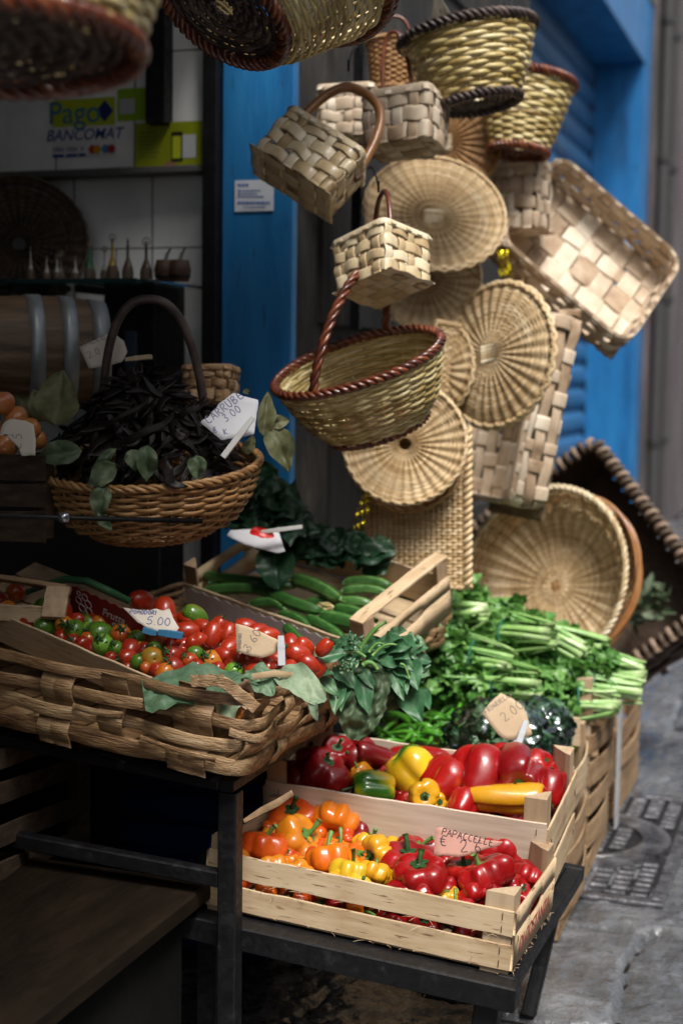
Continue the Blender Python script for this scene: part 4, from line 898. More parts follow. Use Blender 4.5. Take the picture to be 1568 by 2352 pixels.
def pepper_mesh(kind, colour, seed):
    key = (kind, colour, seed)
    if key in PMESH: return PMESH[key]
    k = dict(papa=dict(R=.040, H=.043, lobes=(5, 6, 7, 6, 8, 5, 7, 6, 6)[seed % 9], depth=.30, top=.24, bot=.16, pw=.5), bell=dict(R=.040, H=.085, lobes=4, depth=.17, top=.16, bot=.10, irr=.1),
             long=dict(R=.036, H=.110, lobes=3, depth=.20, top=.12, bot=.04, taper=.40, bend=.30, irr=.12), big=dict(R=.052, H=.105, lobes=4, depth=.26, top=.16, bot=.12, irr=.14))[kind]
    mb, zt = lobed(seed=seed, **k); o = mb.build('skin_tmp', PEP[colour]); me = o.data; bpy.data.objects.remove(o)
    so_ = stem_mb(zt, random.uniform(.022, .036), r=.0036, R=.0115 if kind == 'papa' else .015, seed=seed).build('stem_tmp', random.choice((DKGREEN, GREENST))); sm = so_.data; bpy.data.objects.remove(so_)
    PMESH[key] = (me, sm); return PMESH[key]
PNAME = dict(red='bright red', dark='dark crimson', mixed='red and orange', orange='orange', dorange='deep orange', amber='dull amber', yellow='yellow', lemon='lemon yellow', yg='yellow and green', gy='green and yellow')
def pepper(crM, px, py, h, rpx, colour, kind='papa', seed=0, sdir=(0, .6, .8), label=None, spin=0, group=None, zs=1.):
    """px,py,h: ray through pixel meets the level h above the crate floor; sdir: stem direction in camera terms; rpx: radius in photo pixels"""
    R3 = np.array(crM.to_3x3()); n = R3[:, 2]; o = np.array(crM.translation)+n*h; p = on_plane(px, py, o, n); d = np.dot(p-CP, CF)
    base = dict(papa=.040, bell=.040, long=.034, big=.05)[kind]; sc = rpx/FPX*d/base*(1.27 if kind == 'papa' else 1.32)
    Z = nrm(cv(*sdir)); X = nrm(np.cross(Z, [.3, .2, .9])); Y = np.cross(Z, X); c, s = math.cos(spin), math.sin(spin)
    M = mat4(p, X*c+Y*s, Y*c-X*s, Z) @ Matrix.Diagonal((sc, sc, sc*zs, 1)); me, sm = pepper_mesh(kind, colour, seed)
    lab = {'papa': 'round ribbed pepper', 'bell': 'bell pepper', 'long': 'long pepper', 'big': 'big lobed pepper'}[kind]
    ob = inst('pepper', me, M); tag(ob, label or '%s %s heaped in the %s crate' % (PNAME[colour], lab, 'front' if crM is C1M else 'second'), 'pepper', group or ('%s peppers in the %s crate' % (PNAME[colour], 'front' if crM is C1M else 'second')))
    st = inst('stem', sm, Matrix.Identity(4), ob); return ob
def z1(a, b): return 539.4+.496*a, 1768.7+.496*b
def z2(a, b): return 602.1+.48*a, 1630.7+.48*b
A_ = [ # zx, zy, r(zoom px), colour, h, stem dir
 (270, 212, 92, 'dorange', .115, (-.1, .8, .6)), (142, 352, 95, 'dorange', .10, (.1, .9, -.1)), (172, 275, 42, 'dorange', .09, (0, .5, -.6)), (300, 330, 108, 'amber', .10, (.6, .5, .3)),
 (465, 250, 100, 'orange', .11, (.2, .5, -.7)), (610, 322, 72, 'dark', .085, (.5, .3, .5)), (785, 278, 98, 'orange', .10, (.15, -.45, .85)), (478, 375, 72, 'orange', .095, (.3, .9, 0)),
 (440, 412, 98, 'orange', .105, (-.2, .9, -.3)), (562, 398, 52, 'orange', .10, (.5, .5, .5)), (655, 388, 78, 'yellow', .105, (-.75, -.1, .55)), (540, 468, 78, 'lemon', .10, (.2, .9, -.2)),
 (640, 478, 62, 'yellow', .10, (.4, .7, -.4)), (240, 418, 48, 'orange', .09, (0, 1, 0)), (318, 432, 40, 'orange', .09, (.3, 1, 0)), (60, 395, 50, 'orange', .08, (0, 1, 0)),
 (795, 425, 108, 'red', .100, (.1, .85, .3)), (858, 482, 116, 'red', .118, (-.12, .93, .30)), (842, 378, 78, 'red', .095, (.5, .8, .2)), (968, 415, 66, 'red', .09, (-.3, .8, .2)),
 (1012, 482, 66, 'mixed', .09, (.2, .8, .3)), (1065, 470, 92, 'mixed', .108, (-.15, .93, .25)), (1150, 490, 112, 'red', .112, (-.35, .85, -.1)), (1235, 412, 96, 'red', .095, (.2, .2, -.8)), (1342, 498, 70, 'red', .092, (.3, .6, -.5)),
 (1180, 585, 52, 'red', .085, (0, .8, .3)), (1322, 570, 52, 'red', .08, (.1, .6, .4)), (975, 580, 52, 'yellow', .085, (0, .8, .2)), (1100, 575, 60, 'dark', .08, (0, .4, .6)), (1340, 610, 40, 'red', .06, (0, .6, .4)), (740, 400, 50, 'dark', .07, (0, .7, .4)), (900, 500, 50, 'dark', .07, (0, .7, .4))]
HL = {0: 'deep orange pepper, dark stem up, at the back left corner of the front crate', 1: 'deep orange ribbed pepper leaning on the front board, leftmost in the front crate', 3: 'dull amber pepper between the leftmost orange ones in the front crate', 4: 'knobbly orange pepper against the white board left of the dark crimson one',
      5: 'dark crimson pepper alone between the orange ones, below the white board', 6: 'orange pepper with its stem cavity facing forward against the white board', 8: 'orange yellow ribbed pepper halfway along the front board', 10: 'bright yellow pepper with its stem turned left, beside the red heap', 11: 'lemon yellow pepper tinged green just behind the front board',
      17: 'glossy bright red pepper with a long upright green stem, nearest in the red heap', 21: 'red pepper with an orange shoulder under a tall green stem', 22: 'largest red pepper right of the tall stem, at the right end of the crate', 23: 'ribbed red pepper touching the pink paper sign', 24: 'round red pepper by the brown corner post at the back right', 16: 'red pepper half hidden behind the long stemmed one'}
for i, (x, y, r, c, h, sd) in enumerate(A_):
    pepper(C1M, *z1(x, y), h-.012, r*.496, c, 'papa', i % 9, sd, HL.get(i), spin=i*1.3)
# lower layer seen through the slats
rs = random.Random(4); R3 = np.array(C1M.to_3x3()); O1 = np.array(C1M.translation)
k = 0
for ix in range(9):
    for iy in range(4):
        x = -.565+ix*.066+rs.uniform(-.006, .006); y = .043+iy*.078; c = ('dorange', 'orange')[ix % 2] if ix < 3 else ('orange', 'yellow', 'red')[rs.randrange(3)] if ix < 5 else ('red', 'dark')[rs.randrange(2)]
        p = O1+R3@np.array([x, y, .032]); me, sm = pepper_mesh('papa', c, k % 9); k += 1
        ob = inst('pepper', me, Matrix.Translation(Vector(p)) @ Matrix.Rotation(rs.uniform(0, 6), 4, 'Z') @ Matrix.Rotation(rs.uniform(0, 2.4), 4, 'X') @ Matrix.Scale(rs.uniform(.78, .9), 4)); tag(ob, '%s round pepper in the bottom layer of the front crate' % PNAME[c], 'pepper', '%s peppers in the bottom layer' % PNAME[c]); inst('stem', sm, Matrix.Identity(4), ob)
B_ = [(528, 378, 62, 'gy', .14, (-.8, .1, .1), 'bell', 1.25), (725, 300, 88, 'yg', .15, (.7, -.75, .1), 'bell', 1.05), (765, 412, 62, 'yellow', .145, (.15, .1, .9), 'bell', .6), (835, 440, 35, 'yellow', .13, (.3, .1, .9), 'bell', .9), (958, 458, 62, 'red', .14, (.2, .4, -.3), 'bell', 1.),
      (1150, 440, 80, 'yellow', .15, (.97, -.08, .1), 'long', 1.15), (885, 340, 80, 'mixed', .15, (.5, .7, -.2), 'big', 1.0), (1040, 325, 105, 'red', .16, (.3, .8, -.4), 'big', 1.05), (1240, 335, 105, 'dark', .165, (-.2, -.1, .9), 'big', 1.), (1365, 385, 70, 'red', .15, (.2, .8, -.3), 'big', 1.1),
      (1180, 245, 80, 'red', .16, (.1, .9, -.3), 'big', .8), (1130, 320, 70, 'red', .165, (.2, .9, -.2), 'bell', 1.2), (580, 245, 60, 'dark', .155, (-.8, .2, .3), 'long', 1.3), (745, 250, 60, 'red', .15, (.9, -.2, .2), 'long', 1.2), (930, 258, 40, 'mixed', .15, (.95, .1, 0), 'long', 1.6),
      (285, 320, 95, 'dark', .14, (.3, .7, .3), 'big', .9), (350, 225, 72, 'dark', .16, (.1, .7, .6), 'bell', .9), (450, 240, 80, 'dark', .15, (-.4, .7, .1), 'big', .9), (180, 350, 80, 'dark', .12, (.2, .7, .2), 'big', .9), (210, 270, 70, 'dark', .13, (.2, .7, .2), 'bell', .9), (1300, 300, 70, 'red', .15, (.6, .5, .3), 'bell', 1.1), (1400, 330, 55, 'red', .145, (.3, .8, 0), 'bell', 1.2), (480, 310, 40, 'amber', .145, (-.5, .7, .1), 'bell', 1.0), (590, 330, 40, 'red', .14, (.1, .7, .3), 'bell', 1.), (640, 420, 50, 'dark', .10, (0, .7, .3), 'bell', 1.), (1000, 420, 50, 'dark', .10, (0, .7, .3), 'bell', 1.), (1340, 430, 60, 'red', .11, (0, .7, .3), 'bell', 1.2)]
HL2 = {0: 'green and yellow pepper lying on its side, leftmost lit one in the second crate', 1: 'yellow pepper shading to green, stem end down, in the middle of the second crate', 2: 'small yellow pepper facing forward with its green cavity, at the white board', 5: 'long smooth yellow pepper lying by the corner post of the second crate', 7: 'big glossy red pepper with deep folds, centre right of the second crate', 8: 'wrinkled dark red pepper with bright highlights under the paper price card', 4: 'pointed small red pepper against the white board', 14: 'orange red pepper lying along the back board of the second crate', 9: 'red pepper hanging over the side board beside the corner post', 15: 'large dark crimson pepper lying at the left of the second crate', 17: 'dark crimson pepper beside the green stemmed one in the second crate', 18: 'dark crimson pepper in deepest shade at the left corner of the second crate', 16: 'dark red pepper showing its green stem in the shade at the left back'}
for i, (x, y, r, c, h, sd, kd, zs) in enumerate(B_):
    pepper(C2M, *z2(x, y), h, r*.48, c, kd, 20+i % 7, sd, HL2.get(i), spin=i*.9, zs=zs)
# pink paper sign
def zz(a, b): return (1500+a/3.484)*.6272, (2950+b/3.484)*.6272
card('price_sign', [zz(*p) for p in [(330, 290), (410, 272), (510, 320), (600, 330), (640, 360), (780, 378), (850, 408), (980, 440), (1070, 445), (1185, 460), (1150, 510), (1000, 545), (860, 590), (720, 640), (600, 660), (450, 640), (305, 640), (310, 450)]], 2.80, (0.1, .25, 1), PINKP,
     'torn pink paper sign reading PAPACCELLE, standing in the front crate', [('PAPACCELLE', *zz(405, 372), .0132, *zz(905, 490)), ('€', *zz(375, 515), .022, *zz(455, 525)), ('2.6', *zz(640, 600), .024, *zz(900, 600))], INK, xdir=(1, -.22, 0), ir=.00075, cat='paper sign')
# broken stick lying across the left end of the front crate
m = MB(); P = np.array([at(560, 1886, 2.72), at(600, 1862, 2.75), at(640, 1842, 2.78), at(672, 1820, 2.82)]); sweep(m, P, chamf(.014, .004, .0006), nrm(np.cross(P[3]-P[0], CB)), CB, scale=[.5, .9, 1, .8]); tag(m.build('wood_splinter', OLDX), 'broken brown splinter of wood sticking out at the left of the front crate', 'stick')

# ================================================================== BIG SPLINT BASKET WITH TOMATOES
CB0 = at(550, 1784, 2.62); BM = rodr(CB0, (0, 5.0, -2.0)) @ Matrix.Translation((-.40, .235, .006))
rustic('splint_basket', BM, .40, .235, .135, 'big rustic chestnut splint basket full of tomatoes on the display shelf', CHEST, 43, cols=18, rows=4, rad=.035, amp=.0095, flare=1.02, thick=.005, sw=.074,
       wraps=((.665, .655, .022), (.700, .688, .026), (.735, .722, .030), (.63, .622, .02)))
YD = at(972, 1250, 3.60)-at(852, 1432, 3.30)
A1 = at(350, 1554, 2.76); A0 = at(0, 1406, 2.99)
Xd = nrm(A1-A0); Zd = nrm(np.cross(Xd, YD)); o = A1+Xd*.16-Zd*.075
TCM = frame3(o, o+Xd, o+YD)
crate('tomato_crate', TCM, .78, .27, .075, 'plain wooden crate of small tomatoes tilted inside the big splint basket', [(.0, .075)], [(.0, .07)], post=.07, pw=.030, seed=11, wx=WX, staples=False, hole=False, kinds='F', posts=(0, 2))
Z0 = at(838, 1482, 3.34); Z1 = at(422, 1336, 3.66); Xz = nrm(Z0-Z1); Zz = nrm(np.cross(Xz, YD)); o = Z0-Zz*.095
ZCM = frame3(o, o+Xz, o+YD)
zc = crate('zucchini_crate', ZCM, .56, .34, .10, 'crate of zucchini tilted steeply behind the tomatoes, corner posts joined by a rail', [(.0, .095)], [(.0, .105)], post=.15, pw=.04, seed=12, staples=False)
m = MB(); plank(m, (-.020, -.004, .1535), (-.020, .345, .1535), (1, 0, 0), .038, .007, seed=3); m.build('top_rail', WY, zc)
def framed(M): R3 = np.array(M.to_3x3()); return R3[:, 0], R3[:, 1], R3[:, 2], np.array(M.translation)
Xt, Yt, Zt, Ot = framed(TCM); Xq, Yq, Zq, Oq = framed(ZCM)
def sheet_on(name, outline, o, n, X, mat, label, cat, off=.0, lines=(), ink=INK, extra=None, group=None):
    t = thing(name, mat4(o, X, np.cross(n, X), n), label, cat, group); Y = np.cross(n, X)
    def l2(x, y): q = on_plane(x, y, o, n)-o; return np.array([np.dot(q, X), np.dot(q, Y), off])
    P = np.array([l2(*p) for p in outline]); m = MB(); k = len(P); m.add(np.vstack([P, P-[0, 0, .0008]]), [list(range(k)), list(range(k, 2*k))[::-1], grid_faces(2, k, False, True)], .5); m.build('sheet', mat, t, smooth=False)
    return t, l2
def scal(p0, p1, n, a):
    out = []
    for i in range(n*4+1):
        s = i/(n*4); out.append((p0[0]+(p1[0]-p0[0])*s, p0[1]+(p1[1]-p0[1])*s+a*math.cos(s*n*2*math.pi)))
    return out
RED = flat('red_printed_card', (.24, .010, .014), .5); WHITE = flat('white_print', (.62, .60, .60)); WPINK = material('white_and_pink_card', [(0, (.78, .55, .56)), (.4, (.82, .76, .77)), (1, (.85, .83, .85))], 6, (1, 1, 1), .1, .6)
oN = Ot+Yt*.125; nN = -Yt
t, l2 = sheet_on('red_card', scal((165, 1345), (520, 1503), 16, 2.5)+[(540, 1540), (400, 1520), (300, 1475), (160, 1410)], oN, nN, Xt, RED, 'red printed card with white lettering and drawing, standing between the tomatoes', 'card')
m = MB()
for (x, y, r) in [(182, 1378, 9), (196, 1372, 9), (204, 1388, 10), (190, 1396, 10), (206, 1404, 10), (182, 1362, 6)]:
    c = l2(x, y); rr_ = r/FPX*3; th = np.arange(16)*2*np.pi/16; tube(m, np.stack([c[0]+rr_*np.cos(th), c[1]+rr_*np.sin(th), 0*th+.0012], 1), .0010, 4, True)
m.build('printed_outline', WHITE, t)
a, b = l2(232, 1405), l2(290, 1432); ang = math.atan2(b[1]-a[1], b[0]-a[0])
text('Frutta', Matrix.Translation(((a+b)/2)+[0, .003, .0008]) @ Matrix.Rotation(ang, 4, 'Z'), .026, WHITE, t, .0002, .0002, .3); text('Si', Matrix.Translation(l2(262, 1438)+[0, 0, .0008]) @ Matrix.Rotation(ang, 4, 'Z'), .024, WHITE, t, .0002, .0002, .3)
sheet_on('white_card', scal((428, 1350), (815, 1489), 15, 3)+[(815, 1545), (600, 1480), (430, 1420)], Oq-Yq*.0075, -Yq, Xq, WPINK, 'white scalloped card lining the front board of the zucchini crate', 'card')

# ---- tomatoes
def fruit_mesh(R, L, seed, pt=.0, ribs=0, mat=None):
    rs = np.random.default_rng(seed); n, k = 18, 24; t = np.arange(k)*2*np.pi/k; V = []
    for i in range(n):
        a = np.pi*i/(n-1); r = max(.02, math.sin(a)) ** .88; z = -math.cos(a)
        zz_ = z*L*(1+(pt*max(0, -z)**6)); q = -.10*L*math.exp(-(r/.3)**2) if z > 0 else 0
        rr_ = R*r*(1+ribs*np.cos(5*t+seed)*max(0, z)); V.append(np.stack([rr_*np.cos(t), rr_*np.sin(t), np.full(k, zz_+q)], 1))
    m = MB(); m.add(np.concatenate(V), [grid_faces(n, k, False, True), np.arange(k)[::-1], (n-1)*k+np.arange(k)], .5); o = m.build('tmp', mat); me = o.data; bpy.data.objects.remove(o); return me
def calyx_mesh(R, L):
    m = MB()
    for i in range(5):
        a = i*1.2566+.2; n = 7; s = np.linspace(0, 1, n); r = R*(.05+.75*s); z = L*.93-R*.35*s**2+.003*np.sin(s*5+i); P = np.stack([r*np.cos(a+.5*s), r*np.sin(a+.5*s), z+.001], 1); T = tangents(P, False); A = np.cross(T, [0, 0, 1.]); sweep(m, P, [(-.0022, 0), (0, .0006), (.0022, 0), (0, -.0006)], A, np.cross(A, T), scale=np.array([.8, 1.2, 1.3, 1.1, .8, .5, .15]))
    tube(m, [(0, 0, L*.88), (.001, 0, L*1.03), (.004, .001, L*1.2)], .0014, 6); o = m.build('tmp', DKGREEN); me = o.data; bpy.data.objects.remove(o); return me
TMESH = {}; CAL = calyx_mesh(.019, .024); CALB = calyx_mesh(.024, .036)
def tomato(M, px, py, h, rpx, colour, cal=True, kind='small', sdir=None, label=None, group=None, where='in the big splint basket'):
    X, Y, Z, O = framed(M); p = on_plane(px, py, O+Z*h, Z); d = np.dot(p-CP, CF)
    rr = rpx/FPX*d; yl = np.dot(p-O, Y)
    if yl < rr+.003: q = ray(px, py); p = p+q*((rr+.003-yl)/np.dot(q, Y)); d = np.dot(p-CP, CF)
    key = (kind, colour)
    if key not in TMESH: TMESH[key] = fruit_mesh(.019, .0215, 1, .08, .02, TOM[colour]) if kind == 'small' else fruit_mesh(.024, .034, 2, .04, .02, TOM[colour])
    sc = rpx/FPX*d/(.0186 if kind == 'small' else .0245); a = random.uniform(0, 6.28)
    Zs = nrm(cv(*sdir)) if sdir else nrm(RNG.normal(size=3)+Z*.5+CB*.3); Xs = nrm(np.cross(Zs, [.2, .5, .8])); ob = inst('tomato' if kind == 'small' else 'plum_tomato', TMESH[key], mat4(p, Xs, np.cross(Zs, Xs), Zs) @ Matrix.Scale(sc, 4))
    nm = dict(red='red', plum='bright red', turn='half green half red', orange='orange', green='green', lime='light green')[colour]
    tag(ob, label or ('%s %s tomato heaped %s' % (nm, 'little' if kind == 'small' else 'plum', where)), 'tomato', group or ('%s tomatoes %s' % (nm, where)))
    if cal: inst('calyx', CAL if kind == 'small' else CALB, Matrix.Identity(4), ob)
    return ob
TL = [(45, 330, 62, 'orange'), (185, 385, 62, 'red'), (290, 430, 68, 'green'), (392, 320, 68, 'red'), (280, 370, 45, 'green'), (412, 418, 60, 'orange'), (480, 450, 68, 'green'), (390, 487, 38, 'red'), (470, 520, 50, 'red'), (640, 468, 72, 'green'), (600, 462, 60, 'green'), (770, 480, 66, 'turn'),
      (660, 545, 70, 'lime'), (585, 568, 66, 'red'), (745, 572, 52, 'green'), (525, 528, 40, 'red'), (712, 628, 42, 'red'), (832, 575, 64, 'red'), (812, 622, 54, 'red'), (872, 500, 52, 'green'), (1005, 522, 60, 'turn'), (990, 572, 50, 'green'), (970, 632, 76, 'turn'), (1105, 612, 66, 'red'), (1082, 545, 40, 'red'),
      (1168, 556, 60, 'red'), (1215, 650, 54, 'turn'), (1112, 690, 62, 'red'), (1258, 690, 56, 'red'), (1355, 655, 74, 'orange'), (1480, 652, 52, 'red'), (1392, 700, 50, 'red'), (1490, 715, 60, 'lime'), (1050, 722, 58, 'orange'), (1002, 706, 50, 'red'), (880, 650, 46, 'green'), (1250, 595, 46, 'green'), (490, 382, 44, 'red'), (370, 372, 46, 'turn'), (560, 500, 40, 'turn'), (920, 570, 44, 'red'), (1570, 690, 55, 'red'), (900, 560, 40, 'turn'), (1300, 720, 45, 'red'), (820, 690, 40, 'red'), (930, 690, 36, 'turn'), (130, 330, 40, 'turn'), (560, 440, 35, 'lime')]
HT = {12: 'smooth light green tomato, brightest in the middle of the basket heap', 22: 'large turning tomato with a pointed end, front of the heap', 29: 'wide yellow orange tomato at the right of the small tomatoes', 11: 'brownish turning tomato with a spiky calyx, standing above the others', 6: 'dark green tomato with its black stalk facing forward', 32: 'yellow green tomato with a star calyx beside the cabbage leaf', 1: 'round red tomato second from the left behind the front board', 0: 'orange red tomato at the left edge of the picture in the basket', 33: 'yellow orange pointed tomato lowest at the front rim', 3: 'red oval tomato by the crate post'}
for i, (x, y, r, c) in enumerate(TL): tomato(TCM, .36*x, 1285.8+.36*y, .070-.0, r*.36*1.02, c, i % 3 != 1, label=HT.get(i))
rs = random.Random(5)
for i in range(40):
    x = -.70+rs.random()*.72; y = .015+rs.random()*.115; p = Ot+Xt*x+Yt*y+Zt*(.020+rs.random()*.012); c = rs.choice(['red', 'red', 'turn', 'green', 'orange']); key = ('small', c)
    ob = inst('tomato', TMESH[key], Matrix.Translation(Vector(p)) @ Matrix.Rotation(rs.uniform(0, 6), 4, (rs.random(), rs.random(), .3)) @ Matrix.Scale(rs.uniform(.9, 1.1), 4)); tag(ob, 'little tomato under the others in the big splint basket', 'tomato', 'little tomatoes underneath')
PL = [(975, 410, 50), (862, 390, 45), (1000, 368, 40), (1048, 402, 42), (1062, 465, 48), (860, 335, 38), (1130, 372, 42), (1150, 522, 42), (1172, 562, 40), (1228, 548, 40), (1372, 500, 52), (1185, 392, 40), (1232, 412, 42), (1335, 452, 42), (1490, 465, 36), (1275, 560, 36), (905, 440, 40), (1110, 420, 45), (1190, 480, 40), (1270, 480, 45), (930, 370, 38), (1100, 510, 40), (1330, 560, 40), (1420, 540, 40), (880, 450, 34), (1020, 500, 40), (1260, 520, 40), (1400, 460, 38)]
for i, (x, y, r) in enumerate(PL):
    tomato(TCM, .5*x, 1254.4+.5*y, .080, r*.5, 'plum', i % 4 == 2, 'plum', sdir=(random.uniform(-1, 1), random.uniform(-.2, .9), random.uniform(-.6, .6)), label={0: 'largest bright red plum tomato standing upright in front of the white card', 10: 'bright red plum tomato right of the white peg'}.get(i), where='behind the red card', group='plum tomatoes behind the red card')
tomato(TCM, 448, 1414, .085, 24, 'green', False, 'plum', sdir=(-.7, .5, .3), label='green plum tomato at the left end of the white card', group='plum tomatoes behind the red card')
for i in range(16):
    p = Ot+Xt*(-.42+rs.random()*.46)+Yt*(.145+rs.random()*.12)+Zt*(.020+rs.random()*.015); ob = inst('plum_tomato', TMESH[('plum', 'plum')], Matrix.Translation(Vector(p)) @ Matrix.Rotation(rs.uniform(0, 6), 4, (rs.random(), rs.random(), .3))); tag(ob, 'bright red plum tomato under the others behind the red card', 'tomato', 'plum tomatoes underneath')

# ================================================================== LEAVES
def leaf(mb, base, tip, width, up, curl=.3, fold=.35, wav=.08, seed=0, nl=9, nw=6, shape='ovate', crumple=0., cfreq=30., serr=0., tint=None):
    base = np.asarray(base, float); tip = np.asarray(tip, float); L = np.linalg.norm(tip-base); T = (tip-base)/L; U = np.asarray(up, float); U = nrm(U-T*np.dot(T, U)); X = np.cross(T, U)
    s = np.linspace(0, 1, nl); t = np.linspace(-1, 1, 2*nw+1)
    if shape == 'ovate': wd = np.sin(np.pi*np.clip(s, 0, 1)**.75)**.8
    elif shape == 'broad': wd = (np.sin(np.pi*np.clip(s*.93+.05, 0, 1)**.8))**.55
    else: wd = np.sin(np.pi*s**.6)*(1+.35*np.cos(s*19))
    wd = np.maximum(wd, .035)*width/2; rs = np.random.default_rng(seed); V = []; tn = []
    tv = rs.random() if tint is None else tint; ph = rs.random(3)*6
    for i in range(nl):
        for j, q in enumerate(t):
            e = 1+serr*math.sin(s[i]*60+j)*abs(q)
            x = q*wd[i]*e; z = fold*abs(x)-curl*L*(s[i]-.5)**2*1.2+curl*L*.3+wav*width*abs(q)**2*math.sin(s[i]*11+ph[0]+(3 if q > 0 else 0))
            p = base+T*(s[i]*L)+X*x+U*z
            if crumple:
                c = Vector(p)*cfreq+Vector((seed*3.1, 0, 0)); p = p+U*crumple*(mnoise.noise(c)+.45*mnoise.noise(c*2.9))+X*crumple*.4*mnoise.noise(c+Vector((7, 3, 1)))
            V.append(p); tn.append(np.clip(tv+(.4 if abs(q) < .05 else 0)+.32*max(0, math.sin(s[i]*34-abs(q)*7))**3+.10*math.sin(j*2.1+i), 0, 1))
    mb.add(np.array(V), [grid_faces(nl, 2*nw+1)], np.array(tn))
def pleaf(mb, b, t, d, wpx, d2=None, up=(0, .5, .8), **k):
    leaf(mb, at(*b, d), at(*t, d2 or d), wpx/FPX*d, cv(*up), **k)
def q4(x, y): return (439+.4*x, 1066+.4*y)
# chard mass behind
ch = thing('chard_bunch', at(620, 1230, 3.6), 'heap of dark green chard leaves behind the zucchini, beside the blue jamb', 'leafy greens'); loc_children()
m = MB(); rs2 = np.random.default_rng(8)
for i in range(30):
    x = rs2.uniform(545, 690); y = rs2.uniform(1090, 1240)+(0 if x < 640 else 30); d = 3.62+rs2.uniform(-.06, .06)+(1230-y)*.0006
    a = rs2.uniform(-.5, 3.6); L = rs2.uniform(60, 110); pleaf(m, (x-math.cos(a)*L*.5, y+math.sin(a)*L*.3), (x+math.cos(a)*L*.5, y-math.sin(a)*L*.3), d, rs2.uniform(60, 100), d+rs2.uniform(-.06, .03), up=(rs2.uniform(-.6, .6), .6, .7), crumple=.022, cfreq=26, seed=i, shape='broad', nl=12, nw=7, wav=.12)
local(ch, m, 'leaves', LEAFD, True)
ch = thing('chard_bunch', at(700, 1310, 3.5), 'dark crumpled leaves lying among the zucchini', 'leafy greens'); loc_children(); m = MB()
for i in range(44):
    x = rs2.uniform(610, 880); y = 1240+(x-640)*.20+rs2.uniform(-30, 26); a = rs2.uniform(-.5, 3.6); L = rs2.uniform(50, 100)
    d = 3.66+rs2.uniform(-.03, .03); pleaf(m, (x-math.cos(a)*L*.5, y+math.sin(a)*L*.3), (x+math.cos(a)*L*.5, y-math.sin(a)*L*.3), d, rs2.uniform(50, 80), d, up=(rs2.uniform(-.5, .5), .6, .7), crumple=.016, cfreq=34, seed=40+i, shape='broad', nl=12, nw=7)
pleaf(m, (628, 1262), (640, 1352), 3.60, 90, 3.56, up=(0, .3, .9), crumple=.006, seed=99, shape='broad', nl=14, nw=8, tint=.7)
local(ch, m, 'leaves', LEAFD, True)

# zucchini
def zucchini(a, b, rpx, h, label, blossom=False, light=False, sag=0.):
    X, Y, Z, O = framed(ZCM); A = on_plane(*a, O+Z*h, Z); B = on_plane(*b, O+Z*(h+.004), Z); B = B+(B-A)*.18; L = np.linalg.norm(B-A); d = np.dot(A-CP, CF); r = rpx/FPX*d*random.uniform(.85, 1.1)
    t = thing('zucchini', A, label, 'zucchini', 'zucchini in the tilted crate'); s = np.linspace(0, 1, 14)[:, None]; P = (B-A)*s+Z*(.006*np.sin(s*3.14)+sag*s*s)+Y*random.uniform(-.018, .018)*np.sin(s*3.14)
    th = np.arange(20)*2*np.pi/20; rr_ = r*(1+.05*np.abs(np.cos(th*5/2*1))); T = tangents(P, False); N = nrm(np.cross(T[0], CB)); m = MB()
    k = 20; V = []; tn = []; sc = np.interp(s[:, 0], [0, .04, .12, .8, .92, 1], [.45, .85, 1, .92, .72, .42])
    for i in range(14):
        for j in range(k): V.append(P[i]+(N*math.cos(th[j])+np.cross(T[i], N)*math.sin(th[j]))*rr_[j]*sc[i]); tn.append(.15+(.55 if j % 4 == 0 else 0)+.12*random.random()+(.25 if light else 0))
    m.add(V, [grid_faces(14, k, False, True), np.arange(k)[::-1], 13*k+np.arange(k)], tn); m.build('skin', ZUCC, t)
    m = MB(); e = P[-1]; q = [e-T[-1]*.004, e+T[-1]*.008, e+T[-1]*.02]; pent = [(r*.42*math.cos(a_)*(1+.15*math.cos(5*a_)), r*.42*math.sin(a_)*(1+.15*math.cos(5*a_))) for a_ in np.arange(15)*2*np.pi/15]; tube(m, q, 1, prof=pent, scale=[1, .8, .95], tint=.9); m.build('stem', GREENST, t)
    if blossom:
        m = MB(); e = P[0]; D = -T[0]; N2 = np.cross(D, N)
        for i in range(9):
            a_ = i*.7; W = N*math.cos(a_)+N2*math.sin(a_); leaf(m, e+W*r*.3, e+D*(.055+.01*math.sin(i*3))+W*r*.55*(1+.6*math.sin(i*2)), r*1.1, W, curl=.25, crumple=.004, cfreq=90, seed=i, nl=8, nw=3, tint=.95-.1*(i % 3))
        m.build('blossom', BLOSS, t)
